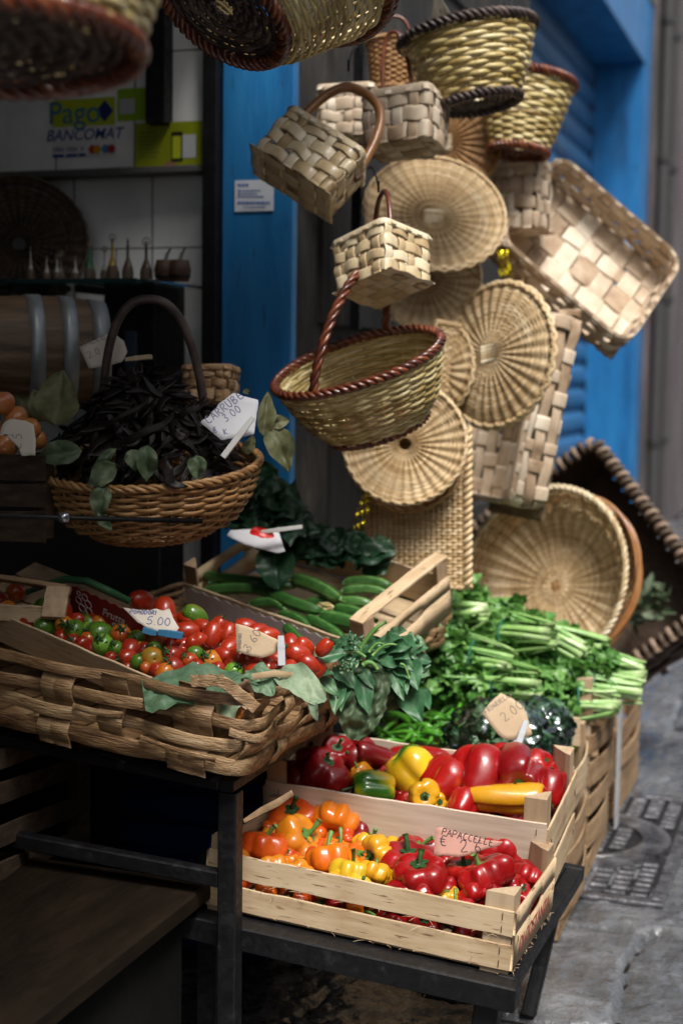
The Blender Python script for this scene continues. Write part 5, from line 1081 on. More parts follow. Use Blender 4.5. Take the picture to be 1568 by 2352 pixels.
zu = [((463, 1360), (608, 1364), 14, .09, 'long zucchini lying leftmost against the white card', 0, 0), ((618, 1356), (722, 1398), 15, .095, 'zucchini pointing at the blossom, middle of the crate', 0, 0), ((674, 1330), (766, 1370), 16, .105, 'zucchini with a pale closed blossom on its left end', 1, 1), ((573, 1390), (642, 1398), 14, .085, 'short dark zucchini below the long leftmost one', 0, 0),
      ((736, 1418), (836, 1444), 18, .095, 'thick zucchini beside the corner post', 0, 0), ((704, 1420), (784, 1468), 13, .085, 'dark zucchini slanting down along the front board', 0, 0), ((769, 1398), (838, 1416), 12, .10, 'zucchini with an open orange blossom on its left end', 1, 0), ((788, 1340), (884, 1346), 15, .09, 'light striped zucchini at the back under the rail', 0, 1), ((784, 1360), (878, 1364), 14, .095, 'striped zucchini second from the back', 0, 1), ((782, 1384), (845, 1388), 13, .10, 'short striped zucchini near the rail', 0, 1),
      ((470, 1322), (600, 1336), 14, .09, 'zucchini in deep shade at the back left', 0, 0), ((480, 1340), (610, 1350), 13, .085, 'second shaded zucchini behind the leftmost one', 0, 0), ((640, 1412), (700, 1436), 12, .08, 'small zucchini end poking from under the others', 0, 0), ((560, 1340), (660, 1345), 13, .085, 'zucchini hidden under the big flat leaf', 0, 0), ((700, 1386), (770, 1394), 13, .08, 'zucchini partly under the orange blossom', 0, 0)]
for a, b, r, h, lab, bl, li in zu: zucchini(a, b, r, h-.015, lab, bool(bl), bool(li))
ob = zucchini((655, 1438), (735, 1502), 14, .095, 'zucchini that has slid over the white card onto the tomatoes')

# leaves lining the splint basket and amaranth hanging over its right end
lv = thing('cabbage_leaf', at(480, 1580, 2.66), 'blue green cabbage leaf lining the front right of the splint basket', 'leaf'); loc_children(); m = MB()
pleaf(m, (330, 1600), (560, 1560), 2.66, 130, 2.68, up=(0, .75, .6), crumple=.012, cfreq=40, seed=3, shape='broad', nl=16, nw=9, curl=.1, fold=.05)
pleaf(m, (470, 1640), (560, 1590), 2.70, 110, 2.7, up=(0, .5, .8), crumple=.012, cfreq=40, seed=4, shape='broad', nl=14, nw=8, curl=.1)
local(lv, m, 'blade', LEAFG, True)
lv = thing('wilted_leaf', at(690, 1580, 2.7), 'broad pale wilted leaf drooping over the corner of the splint basket', 'leaf'); loc_children(); m = MB()
pleaf(m, q4(500, 1190), q4(760, 1370), 2.66, 80, 2.6, up=(-.1, .7, .6), crumple=.012, cfreq=40, seed=5, shape='broad', nl=16, nw=8, tint=.95, curl=.25)
pleaf(m, q4(690, 1340), q4(725, 1480), 2.60, 22, 2.6, up=(-.2, .2, .9), crumple=.004, seed=6, tint=.9)
pleaf(m, q4(300, 1215), q4(560, 1250), 2.68, 60, 2.66, up=(0, .7, .6), crumple=.012, cfreq=45, seed=7, shape='broad', nl=14, nw=7, tint=.45, curl=.2)
pleaf(m, q4(380, 1230), q4(470, 1330), 2.66, 60, 2.62, up=(0, .6, .7), crumple=.01, cfreq=45, seed=8, shape='broad', nl=12, nw=6, tint=.4)
local(lv, m, 'blade', LEAFG, True)
sv = thing('savoy_leaf', at(830, 1620, 2.95), 'dark blistered savoy cabbage leaf hanging below the amaranth', 'leaf'); loc_children(); m = MB()
pleaf(m, (840, 1520), (815, 1700), 2.92, 120, 2.9, up=(.1, .2, .9), crumple=.022, cfreq=30, seed=9, shape='broad', nl=36, nw=18, tint=.35, serr=.03)
pleaf(m, (880, 1530), (870, 1640), 3.0, 90, 3.0, up=(.4, .1, .9), crumple=.02, cfreq=30, seed=10, shape='broad', nl=20, nw=10, tint=.3)
local(sv, m, 'blade', DRYG, True)
am = thing('amaranth_bunch', at(820, 1530, 2.9), 'bunch of soft green amaranth hanging over the shelf edge beside the zucchini crate', 'leafy greens'); loc_children(); m = MB(); ms_ = MB()
AL = [((560, 1140), (700, 1110), 24, 0), ((650, 1180), (820, 1205), 28, 0), ((820, 1160), (935, 1285), 34, .6), ((848, 1235), (825, 1440), 30, .6), ((900, 1240), (860, 1420), 26, .4), ((945, 1170), (1015, 1440), 34, .15), ((960, 1160), (1045, 1290), 22, .3), ((700, 1130), (920, 1080), 32, .2), ((760, 1110), (930, 1100), 22, .1), ((730, 1230), (840, 1330), 26, .8), ((1000, 1110), (1120, 1080), 30, .2), ((1080, 1050), (1210, 1000), 34, .4), ((1100, 1060), (1260, 1050), 36, .35), ((1120, 1080), (1260, 1120), 34, .3), ((1150, 1130), (1220, 1360), 30, .35), ((1200, 1140), (1235, 1320), 26, .3), ((1240, 1120), (1300, 1300), 36, .2), ((1230, 1290), (1325, 1480), 46, .25), ((1300, 1300), (1370, 1410), 30, .3), ((1130, 1000), (1240, 960), 26, .5), ((1000, 1060), (1090, 1000), 26, .4), ((880, 1060), (1000, 1040), 28, .3), ((840, 1050), (930, 1000), 22, .2), ((1180, 1010), (1290, 1060), 28, .3), ((1060, 1120), (1180, 1160), 28, .3), ((1020, 1150), (1100, 1200), 24, .4), ((1140, 1090), (1280, 1190), 30, .35), ((930, 1100), (1060, 1060), 26, .25), ((1160, 1160), (1260, 1240), 26, .3), ((980, 1170), (1080, 1280), 22, .2), ((800, 1080), (870, 1010), 20, .2)]
for i, (a, b, wpx, tv) in enumerate(AL):
    pleaf(m, q4(*a), q4(*b), 2.88+.0001*(a[0]-800)*3, wpx*1.4, 2.84+.0002*(b[0]-800), up=(random.uniform(-.3, .3), .55, .75), crumple=.004, cfreq=50, seed=60+i, nl=12, nw=5, tint=tv, curl=.25, serr=.02)
for i in range(60):
    a = (random.uniform(860, 1290), random.uniform(1010, 1230)); a_ = random.uniform(-.3, 2.4); L = random.uniform(50, 110); pleaf(m, q4(*a), q4(a[0]+L*math.cos(a_), a[1]+L*math.sin(a_)*.9), 2.93+.0002*(a[0]-900), random.uniform(24, 40), up=(random.uniform(-.5, .5), .5, .7), crumple=.004, seed=100+i, nl=9, nw=4, curl=.3)
local(am, m, 'leaves', LEAFA, True)
for (a, b, r) in [((960, 1080), (1120, 905), .0045), ((985, 1155), (1070, 1180), .005), ((600, 1190), (500, 1175), .003), ((1040, 1100), (1180, 1040), .003), ((870, 1100), (1000, 1110), .004), ((1200, 1150), (1250, 1230), .003), ((1020, 1080), (1110, 1040), .003)]:
    A = at(*q4(*a), 2.86); B = at(*q4(*b), 2.86); s = np.linspace(0, 1, 8)[:, None]; tube(ms_, A+(B-A)*s+np.array([0, 0, .01])*np.sin(s*3.1), r, 7, scale=np.linspace(1.1, .8, 8), tint=.85)
local(am, ms_, 'stems', GREENST, True)
for (x, y) in [(915, 1030), (905, 1140), (560, 1180), (905, 1160), (940, 1020)]:
    m = MB()
    for k in range(40):
        p = at(*q4(x+random.gauss(0, 16), y+random.gauss(0, 22)), 2.84+random.uniform(-.01, .01)); leaf(m, p, p+RNG.normal(0, .006, 3), .006, CB, nl=4, nw=2, seed=k, crumple=0)
    local(am, m, 'flower_bud', LEAFA, True)
# dangling wicker end of a second basket below the zucchini crate
rustic('splint_basket', rodr(at(905, 1512, 3.42), (0, 4, -2)) @ Matrix.Translation((-.37, .27, -.035)), .36, .20, .07, 'second rustic splint basket under the zucchini crate, its loose ends sticking out at the right', CHEST, 47, cols=16, rows=4, rad=.035, amp=.006, wraps=((.98, .99, .015), (.04, .03, .015)))
# loose stick of wood lying over the leaves
m = MB(); P = np.array([at(*q4(350, 1222), 2.62), at(*q4(480, 1202), 2.63), at(*q4(590, 1215), 2.64)]); sweep(m, P, chamf(.012, .004, .0006), cv(0, 1, .2), CB); tag(m.build('wood_strip', WX), 'thin pale wood strip lying across the leaves of the splint basket', 'stick')
for a, b, lab in (((150, 1225), (375, 1405), 'broken splint slanting down at the front right corner of the big basket'), ((0, 1250), (150, 1240), 'flat splint bridging the rim over the cabbage leaf')):
    A = at(*q4(*a), 2.59); B = at(*q4(*b), 2.59); m = MB(); plank(m, A, B, np.cross(B-A, CB), .022, .004, bow=.004, rough=.001); tag(m.build('loose_splint', CHEST), lab, 'splint')
# corner of an older crate showing at the far left of the tomatoes
t = thing('crate_corner', at(100, 1370, 3.0), 'post and rail of an older crate at the far left behind the tomatoes', 'crate'); loc_children()
m = MB(); plank(m, at(-60, 1318, 3.05), at(158, 1352, 2.98), cv(0, .3, 1), .03, .010); local(t, m, 'rail', OLDX)
m = MB(); plank(m, at(135, 1350, 2.97), at(122, 1420, 2.93), cv(1, 0, 0), .048, .012); local(t, m, 'corner_post', WZ)
m = MB(); plank(m, at(-60, 1402, 2.99), at(112, 1412, 2.95), cv(0, 1, .1), .035, .005); local(t, m, 'side_board', WX)

# ================================================================== CAROB BASKET
KM = pose(352, 1206, 3.12, (-.02, .965, .26), (1, 0, 0))
kb = round_basket('carob_basket', KM, [(0, .135, 0), (.18, .180, .022), (.55, .215, .075), (1, .232, .135)], 'round wicker basket heaped with black carob pods, with a tall dark handle', WICKB, WICKB, None, 30, 17, .0048, .0030, .0042, spp=6, seed=51, rim=.005, rturn=22, group='wicker baskets of dried goods', handle=((-.105, .05, .10), (.12, .06, .10), (.0, .0, .375), 40, 2.4), hr=.0095, hstr=1, hmat=DARKWIL)
def podm(seed):
    rs = np.random.default_rng(seed); n = 16; s = np.linspace(-1, 1, n); L = .065; c = rs.uniform(.15, .6)
    P = np.stack([s*L, c*L*(s**2)+.004*np.sin(s*5+seed), .006*np.sin(s*3+seed)], 1); T = tangents(P, False); A = np.cross([0, 0, 1.], T); A /= np.linalg.norm(A, axis=1, keepdims=True)
    m = MB(); pr = [(-.010, 0), (-.0085, .003), (-.004, .0022), (0, .0030), (.004, .0022), (.0085, .003), (.010, 0), (.0085, -.003), (0, -.0028), (-.0085, -.003)]
    tw = rs.uniform(-1, 1)*s; B = np.cross(T, A); A2 = A*np.cos(tw)[:, None]+B*np.sin(tw)[:, None]; sweep(m, P, pr, A2, np.cross(T, A2), scale=np.array([.12]+[.45]+[.75]+[1+.12*math.sin(i*1.9) for i in range(n-5)]+[.6, .2])*.95)
    o = m.build('tmp', CAROB); me = o.data; bpy.data.objects.remove(o); return me
PODS = [podm(i) for i in range(6)]; KC = np.array(KM @ Vector((-.01, 0, .12))); KR = np.array(KM.to_3x3()); rs = np.random.default_rng(12)
for i in range(290):
    th = rs.uniform(0, 6.28); r = rs.uniform(0, 1)**.55; hz = .205*(1-r*r)*rs.uniform(.82, 1.0)+.0; p = KC+KR@np.array([.185*r*math.cos(th), .185*r*math.sin(th), hz+rs.uniform(-.006, .012)])
    nx = nrm(KR@np.array([math.cos(th)*r*1.0, math.sin(th)*r*1.0, .8])); X = nrm(np.cross(nx, rs.normal(size=3))); X = nrm(X+nx*rs.normal()*.4); Y = np.cross(nx, X); Y = nrm(Y); Z = np.cross(X, Y)
    M = mat4(p, X, Y, Z) @ Matrix.Scale(rs.uniform(.6, 1.05), 4); ob = inst('carob_pod', PODS[i % 6], M); tag(ob, 'curved black carob pod heaped in the round wicker basket', 'carob pod', 'carob pods in the wicker basket')
def heropod(a, b, d, w_, label):
    A = at(*a, d); B = at(*b, d-.02); L = np.linalg.norm(B-A); X = nrm(B-A); Z = nrm(CB-X*np.dot(CB, X)); ob = inst('carob_pod', PODS[2], mat4((A+B)/2, X, np.cross(Z, X), Z) @ Matrix.Diagonal((L/.13, w_, w_, 1))); tag(ob, label, 'carob pod', 'carob pods in the wicker basket')
heropod((362, 1048), (404, 1130), 2.87, 1.25, 'dull carob pod hanging over the front rim of the basket'); heropod((230, 987), (350, 918), 2.93, .6, 'thin straight carob pod lying on top of the heap, pointing left'); heropod((270, 1028), (408, 958), 2.90, .8, 'long curved carob pod across the middle of the heap'); heropod((385, 990), (430, 1010), 2.9, .9, 'short grey carob pod right of the middle'); heropod((400, 965), (475, 925), 2.92, .7, 'bent carob pod reaching toward the white price card')
def q5(x, y): return (.32*x, 690+.32*y)
DL = [((400, 900), (450, 500), 76, 'large upright dried leaf at the left of the carob heap', 2.98, DRYLEAF), ((350, 870), (240, 640), 45, 'folded olive dried leaf left of the large upright one', 3.0, DRYLEAF), ((330, 860), (60, 700), 50, 'dark brown dried leaf reaching left', 3.02, DRYLEAF), ((590, 1080), (275, 1130), 45, 'pale crumbly leaf lying on the left rim', 2.93, DRYG),
      ((830, 1060), (660, 1260), 22, 'curled leaf edge inside the front rim', 2.88, DRYG), ((830, 1170), (640, 1350), 42, 'grey green leaf bending over the front rim', 2.87, DRYG), ((750, 1330), (700, 1560), 38, 'leaf hanging down the front of the basket', 2.86, DRYG), ((700, 1530), (810, 1650), 20, 'leaf tip below the hanging leaf', 2.86, DRYG), ((940, 1070), (980, 1230), 30, 'narrow green leaf behind the front rim', 2.89, DRYG), ((1060, 1040), (1050, 1300), 40, 'green leaf standing at the middle of the front rim', 2.88, DRYG), ((1410, 1110), (1420, 1290), 34, 'small green leaf standing at the right of the front rim', 2.90, DRYG)]
for i, (a, b, wpx, lab, d, mt) in enumerate(DL):
    m = MB(); pleaf(m, q5(*a), q5(*b), d, wpx*1.3, up=(.1, .1, 1), crumple=.010, cfreq=45, seed=200+i, nl=14, nw=5, curl=.3, fold=.5); tag(m.build('dried_leaf', mt), lab, 'leaf', 'dried leaves in the carob basket')
def qc(x, y): return (439+.16*x, 846.7+.16*y)
for i, (a, b, wpx, lab) in enumerate([((1030, 960), (1100, 330), 44, 'tall folded dried leaf right of the white price card'), ((1150, 800), (1420, 740), 34, 'pale torn leaf pointing right'), ((1130, 820), (1400, 1480), 66, 'long dark dried leaf hanging over the blue jamb'), ((760, 1230), (900, 950), 26, 'curled pale leaf under the clothes peg'), ((760, 300), (830, 380), 16, 'leaf tip above the white price card')]):
    m = MB(); pleaf(m, qc(*a), qc(*b), 3.02, wpx, up=(.2, .1, 1), crumple=.008, cfreq=45, seed=230+i, nl=14, nw=5, curl=.3, fold=.6, tint=.8 if i < 2 else .3); tag(m.build('dried_leaf', DRYLEAF), lab, 'leaf', 'dried leaves in the carob basket')

# ================================================================== PRICE CARDS
card('price_card', [qc(*p) for p in [(600, 350), (690, 365), (740, 395), (960, 450), (967, 500), (925, 760), (905, 935), (770, 975), (610, 1000), (430, 1025), (300, 910), (135, 775), (180, 730), (245, 700), (300, 620), (365, 560), (400, 500), (500, 430)]], 2.93, (.15, .25, 1), WPAPER, 'white price card reading CARRUBE pegged over the carob basket',
     [('CARRUBE', *qc(255, 800), .0175, *qc(720, 440)), ('3.00', *qc(500, 770), .016, *qc(740, 600)), ('€', *qc(330, 930), .013, *qc(420, 900)), ('K.', *qc(480, 950), .012, *qc(560, 930))], INKB, xdir=(1, .5, 0), ir=.0008)
peg(qc(890, 700), qc(460, 1270), 2.90, 'white clothes peg holding the carob price card', flat('white_peg', (.55, .55, .53)), .012)
card('price_card', [q5(*p) for p in [(570, 335), (700, 275), (805, 225), (890, 290), (915, 370), (880, 440), (780, 470), (640, 488)]], 3.12, (.1, .2, 1), PAPER, 'cream price card clipped behind the dark basket handle', [('MELE', *q5(620, 330), .016, *q5(760, 280)), ('2.0', *q5(640, 420), .016, *q5(760, 370))], INKG, ir=.0006)
peg(q5(900, 425), q5(1090, 405), 3.10, 'wooden clothes peg lying behind the carob heap', WX, .010)
card('price_card', [(3, 985), (12, 968), (28, 962), (58, 966), (78, 975), (83, 1010), (82, 1046), (50, 1047), (44, 1030), (15, 1000), (0, 1000)], 2.88, (.1, .1, 1), PAPER, 'pale price card among the fruit at the left edge of the picture', [('2.5', 50, 1032, .018, 52, 975)], INKG, ir=.0006)
def q3(x, y): return (.36*x, 1285.8+.36*y)
card('price_card', [q3(*p) for p in [(785, 305), (880, 320), (960, 322), (1000, 312), (1040, 325), (1082, 312), (1105, 370), (1145, 435), (1110, 480), (1020, 462), (940, 435), (880, 400), (840, 360)]], 2.84, (.05, .55, .85), PAPER, 'torn cream price card reading 5.00 over the small tomatoes', [('5.00', *q3(935, 412), .018, *q3(1085, 425)), ('POMODORI', *q3(830, 345), .009, *q3(1000, 352))], INKB, ir=.0009)
peg(q3(1010, 462), q3(1165, 485), 2.81, 'blue clothes peg holding the 5.00 card', flat('blue_peg', (.03, .16, .30)), .014); peg(q3(1000, 470), q3(915, 447), 2.81, 'blue clothes peg tail left of the 5.00 card', flat('blue_peg', (.03, .16, .30)), .012)
def heapd(x, y, h): X, Y, Z, O = framed(TCM); return float(np.dot(on_plane(x, y, O+Z*h, Z)-CP, CF))
card('price_card', [q4(*p) for p in [(255, 915), (330, 935), (420, 972), (500, 1010), (492, 1080), (450, 1100), (405, 1115), (330, 1098), (262, 1078), (258, 1000)]], heapd(590, 1480, .13), (-.05, .25, 1), BROWNP, 'brown price card reading 3.60 in front of the plum tomatoes', [('3.60', *q4(338, 1078), .0165, *q4(400, 980)), ('POMODORI', *q4(285, 1075), .006, *q4(292, 955)), ('€', *q4(320, 1095), .010, *q4(360, 1090))], INKG, ir=.0007)
peg(q4(515, 985), q4(520, 1152), heapd(647, 1490, .13), 'grey white clothes peg standing beside the 3.60 card', flat('white_peg2', (.50, .52, .55)), .014)
def q9(x, y): return (878+.44*x, 1285.8+.44*y)
card('price_card', [q9(*p) for p in [(520, 800), (560, 745), (615, 695), (680, 725), (735, 765), (758, 830), (780, 912), (740, 930), (690, 938), (640, 940), (605, 915), (560, 860)]], 3.22, (.05, .25, 1), BROWNP, 'cream price card reading 2.00 standing in the bagged greens', [('2.00', *q9(640, 850), .022, *q9(710, 795)), ('FRIARIELLI', *q9(540, 805), .011, *q9(640, 735))], INKG, ir=.0007)
peg(q9(748, 838), q9(688, 1018), 3.2, 'clear white clothes peg holding the 2.00 card', flat('clear_peg', (.6, .64, .68), .3), .014)
card('price_card', [(521, 1232), (530, 1220), (575, 1216), (640, 1222), (655, 1268), (640, 1271), (600, 1262), (560, 1250)], 3.42, (0, .5, .9), WPAPER, 'crumpled white card with a red print over the dark chard', [], bend=.002)
t = thing('red_tag', at(603, 1228, 3.39), 'bright red scrap of plastic on the crumpled white card', 'tag'); loc_children(); m = MB(); pleaf(m, (574, 1222), (630, 1232), 3.38, 26, up=(0, .4, .9), crumple=.008, cfreq=70, seed=5, shape='broad', nl=10, nw=5); local(t, m, 'scrap', flat('red_plastic', (.60, .02, .02), .35), True)
peg((600, 1222), (694, 1210), 3.38, 'white clothes peg above the crumpled card', flat('white_peg', (.55, .55, .53)), .010)

# ================================================================== INSIDE THE SHOP
def plate(name, M, w_, h_, mat, label, cat, th=.001, c=.0):
    t = thing(name, M, label, cat); m = MB(); box(m, (-w_/2, -h_/2, -th), (w_/2, h_/2, 0)); m.build('sheet', mat, t); return t
def wallM(x, y, Y): p = on_axis(x, y, 1, Y); return Matrix(((1, 0, 0, p[0]), (0, 0, -1, p[1]), (0, 1, 0, p[2]), (0, 0, 0, 1)))
def wdim(x0, y0, x1, y1, Y): a = on_axis(x0, y0, 1, Y); b = on_axis(x1, y1, 1, Y); return b[0]-a[0], a[2]-b[2]
YELG = flat('acid_yellow_print', (.42, .50, .02), .4); NAVY = flat('navy_print', (.015, .025, .16), .4); TEAL = flat('teal_blue_print', (.07, .20, .30), .4); BLU2 = flat('royal_blue_print', (.02, .06, .32), .4)
YW = 3.742
w_, h_ = wdim(119, 232, 266, 356, YW); t = plate('payment_sticker', wallM(192.5, 294, YW), w_, h_, flat('glossy_white_sticker', (.68, .68, .68), .3), 'white and yellow sticker reading Pago BANCOMAT on the tiles', 'sticker')
sx = w_/147.
def bxs(m, x0, y0, x1, y1, z, zt=.0006): box(m, ((x0-192.5)*sx, (294-y1)*sx, z), ((x1-192.5)*sx, (294-y0)*sx, z+zt))
m = MB(); bxs(m, 121, 235, 264, 290, .0002); m.build('yellow_field', YELG, t)
text('Pago', Matrix.Translation(((172-192.5)*sx, (294-264)*sx, .0012)), .088, TEAL, t, .0002, .0008)
m = MB(); c = np.array([(241-192.5)*sx, (294-262)*sx, .0010]); r = 20*sx; m.add([c+[r, 0, 0], c+[0, r*1.1, 0], c-[r, 0, 0], c-[0, r*1.1, 0]], [[0, 1, 2, 3]]); m.build('diamond', NAVY, t)
text('BANCOMAT', Matrix.Translation(((193-192.5)*sx, (294-308)*sx, .0008)), .0435, BLU2, t, .0002, .0004, .25)
for x0, lab in ((134, 'VISA'), (165, 'VISA'), (189, 'V')):
    text(lab, Matrix.Translation(((x0-192.5)*sx, (294-336)*sx, .0008)), .018, BLU2, t, .0002, .0003, .2)
    m = MB(); bxs(m, x0-13 if lab != 'V' else x0-8, 345, x0+13 if lab != 'V' else x0+8, 351, .0003); m.build('stripe', BLU2, t)
for x0, c_ in ((213, (.45, .03, .02)), (224, (.55, .30, .02)), (243, (.05, .25, .50)), (256, (.42, .03, .03))):
    m = MB(); th = np.arange(20)*.31416; m.add(np.stack([(x0-192.5)*sx+9*sx*np.cos(th), (294-338)*sx+9*sx*np.sin(th), 0*th+.0006+x0*1e-6], 1), [list(range(20))]); m.build('card_disc', flat('disc%d' % x0, c_, .4), t)
w_, h_ = wdim(270, 205, 338, 276, YW); t = plate('green_sticker', wallM(304, 240, YW), w_, h_, flat('lime_sticker', (.24, .42, .02), .4), 'small lime green square sticker with a pale patch, right of the yellow one', 'sticker')
m = MB(); box(m, (-w_*.42, -h_*.28, .0002), (w_*.08, h_*.18, .0008)); m.build('pale_patch', flat('pale_grey_print', (.5, .52, .55), .4), t)
w_, h_ = wdim(311, 284, 462, 394, YW); t = plate('green_leaflet', wallM(386.5, 339, YW-.012), w_, h_, flat('olive_yellow_leaflet', (.26, .30, .008), .4), 'olive yellow leaflet picturing a hand with a phone, under the black strip', 'leaflet')
m = MB(); box(m, (-.1*w_/1+.03, -h_*.28, .0004), (.03-.1*w_+w_*.17, h_*.3, .001), .0004); m.build('phone_print', flat('phone_black', (.01, .01, .012), .4), t)
m = MB(); box(m, (-.1*w_+.034, -h_*.22, .0011), (.03-.1*w_+w_*.145, h_*.22, .0016)); m.build('phone_screen', YELG, t)
m = MB(); th = np.linspace(0, 1, 8); P = np.array([(-.02, -h_*.47), (-.005, -h_*.40), (.012, -h_*.33), (.024, -h_*.30)]); N_ = np.array([[-.7, .7], [-.6, .8], [-.5, .85], [-.4, .9]])*.012; Q_ = np.vstack([P+N_, (P-N_)[::-1]]); m.add(np.hstack([Q_, np.full((8, 1), .0004)]), [[7, 6, 5, 4, 3, 2, 1, 0]]); m.build('hand_print', flat('hand_print_skin', (.32, .15, .09), .5), t)
m = MB(); box(m, (w_*.18, -h_*.22, .0003), (w_*.42, h_*.24, .0009)); m.build('pale_patch', flat('pale_grey_print', (.5, .52, .55), .4), t)
m = MB()
for k in range(7): box(m, (-w_*.44, h_*(.30-.08*k), .0003), (-w_*(.44-random.uniform(.2, .36)), h_*(.325-.08*k), .0007))
m.build('small_print', flat('small_print_green', (.12, .18, .02)), t)
bc = thing('black_strip', on_axis(367, 190, 1, 3.72), 'black vertical strip running down the tiles above the leaflet', 'strip'); loc_children()
a = on_axis(345, 60, 1, 3.72); b = on_axis(389, 286, 1, 3.72); m = MB(); box(m, (a[0], 3.69, b[2]), (b[0], 3.744, 2.69), .003); local(bc, m, 'upright', BLACK)
bc = thing('black_cabinet', on_axis(295, 760, 1, 3.6), 'tall black cabinet panel under the glass shelf beside the barrel', 'cabinet'); loc_children()
a = on_axis(238, 645, 1, 3.6); b = on_axis(356, 900, 1, 3.6); m = MB(); box(m, (a[0], 3.60, .4), (b[0], 3.79, a[2]), .005); local(bc, m, 'body', BLACK)
m = MB(); a = on_axis(285, 760, 1, 3.59); b = on_axis(312, 870, 1, 3.59); box(m, (a[0], 3.592, b[2]), (b[0], 3.5995, a[2]), .003); local(bc, m, 'glass_panel', flat('blue_grey_glass', (.05, .07, .10), .15))
GL_ = bpy.data.materials.new('shelf_glass'); GL_.use_nodes = True; b = GL_.node_tree.nodes['Principled BSDF']; b.inputs['Base Color'].default_value = (.25, .45, .45, 1); b.inputs['Roughness'].default_value = .05; b.inputs['Transmission Weight'].default_value = .9
ZS = 1.592; gs = thing('glass_shelf', (-2.3, 3.6, ZS), 'glass shelf of tiny bottles on the tiled wall', 'shelf'); loc_children()
xr = on_axis(476, 655, 1, 3.74)[0]; xl = on_axis(5, 655, 1, 3.74)[0]; m = MB(); box(m, (xl, 3.38, ZS-.008), (xr, 3.74, ZS), .001); local(gs, m, 'glass_plate', GL_)
m = MB(); box(m, (xl, 3.372, ZS-.011), (xr-.03, 3.3795, ZS+.001), .001); local(gs, m, 'front_edge', flat('dark_green_glass_edge', (.01, .03, .03), .2))
for x in (xl+.2, xr-.25): m = MB(); box(m, (x, 3.45, ZS-.03), (x+.012, 3.74, ZS-.009)); local(gs, m, 'bracket', BLACK)
def bottle(px, hpx, colour, wpx, handle, i):
    x = on_axis(px, 620, 1, 3.47)[0]; d = 3.55; h = hpx/FPX*d; r = wpx/FPX*d; M = Matrix.Translation((x, 3.43+.03*(i % 3), ZS))
    cols = dict(clear=(.30, .30, .28), green=(.02, .10, .04), amber=(.30, .20, .02), brown=(.08, .05, .03)); t = thing('tiny_bottle', M, ['tiny clear bottle, first from the left on the glass shelf', 'tiny clear bottle, second on the glass shelf', 'tiny round bottle, third on the glass shelf', 'tiny clear bottle, fourth on the glass shelf', 'tiny clear bottle, fifth on the glass shelf', 'tiny dark green bottle on the glass shelf', 'taller tiny green bottle beside the dark green one', 'tiny clear bottle right of the green pair', 'tiny clear bottle left of the amber one', 'tiny amber oil bottle with a ring stopper', 'tiny olive bottle right of the amber one', 'tiny dark bottle with a round handle, last before the kegs'][i], 'bottle', 'tiny bottles on the glass shelf')
    m = MB(); lathe(m, [(.001, .0), (r, .002), (r*1.05, h*.2), (r*.8, h*.36), (r*.3, h*.55), (r*.24, h*.8), (r*.34, h*.83), (r*.2, h*.84)], 16); m.build('glass', material('bottle_'+colour, [(0, cols[colour]), (1, cols[colour])], rough=.08, coat=.6), t)
    m = MB(); lathe(m, [(.001, h*.99), (r*.24, h*.98), (r*.2, h*.845), (.001, h*.84)][::-1], 10); m.build('cork', flat('dim_cork', (.12, .08, .05)), t)
    m = MB(); lathe(m, [(r*1.07, h*.03), (r*1.12, h*.2), (r*.9, h*.33)], 16); m.build('label_band', flat('straw_cover', (.08, .05, .03)), t)
    if handle: m = MB(); th = np.linspace(0, 6.28, 20)[:-1]; tube(m, np.stack([r*.7*np.cos(th), 0*th, h*.97+r*.7*np.sin(th)], 1), .0015, 5, True); m.build('ring', flat('dim_wire', (.15, .13, .1)), t)
for i, a in enumerate([(89, 85, 'clear', 8, 0), (112, 65, 'clear', 9, 0), (131, 72, 'brown', 10, 1), (149, 62, 'clear', 9, 0), (178, 62, 'clear', 10, 0), (203, 92, 'green', 9, 0), (221, 92, 'green', 10, 0), (245, 80, 'clear', 10, 1), (259, 84, 'clear', 8, 0), (275, 106, 'amber', 12, 1), (298, 104, 'brown', 13, 0), (328, 100, 'brown', 14, 1)]): bottle(*a, i)
for i, (px, lab) in enumerate(((380, 'small wooden keg with a tap at the right end of the glass shelf'), (413, 'small wooden keg nearest the shelf corner'))):
    x = on_axis(px, 625, 1, 3.5)[0]; t = thing('small_keg', Matrix.Translation((x, 3.50, ZS)), lab, 'keg', 'kegs on the glass shelf'); m = MB(); lathe(m, [(.001, 0), (.024, .0), (.03, .028), (.024, .055), (.001, .055)], 18); m.build('body', flat('keg_brown', (.07, .035, .02)), t)
    m = MB(); lathe(m, [(.026, .008), (.029, .012), (.029, .016), (.026, .016)], 18); m.build('hoop', BLACK, t); m = MB(); tube(m, [(0, 0, .05), (.005, 0, .07), (.015, 0, .085)], .006, 8, scale=[1, .8, .4]); m.build('spout', flat('dim_bottle', (.15, .16, .15), .2), t)
bb = thing('shade_board', (-2.2, 3.5, 0), 'black sheet added for the deep shade below the carob basket', 'board'); loc_children()
m = MB(); box(m, (-3.4, 3.46, 0), (-1.70, 3.475, 1.07), .002); local(bb, m, 'panel', flat('shade_black', (.006, .006, .006), .9))  # black sheet added for deep shade, covering the pale tiles behind
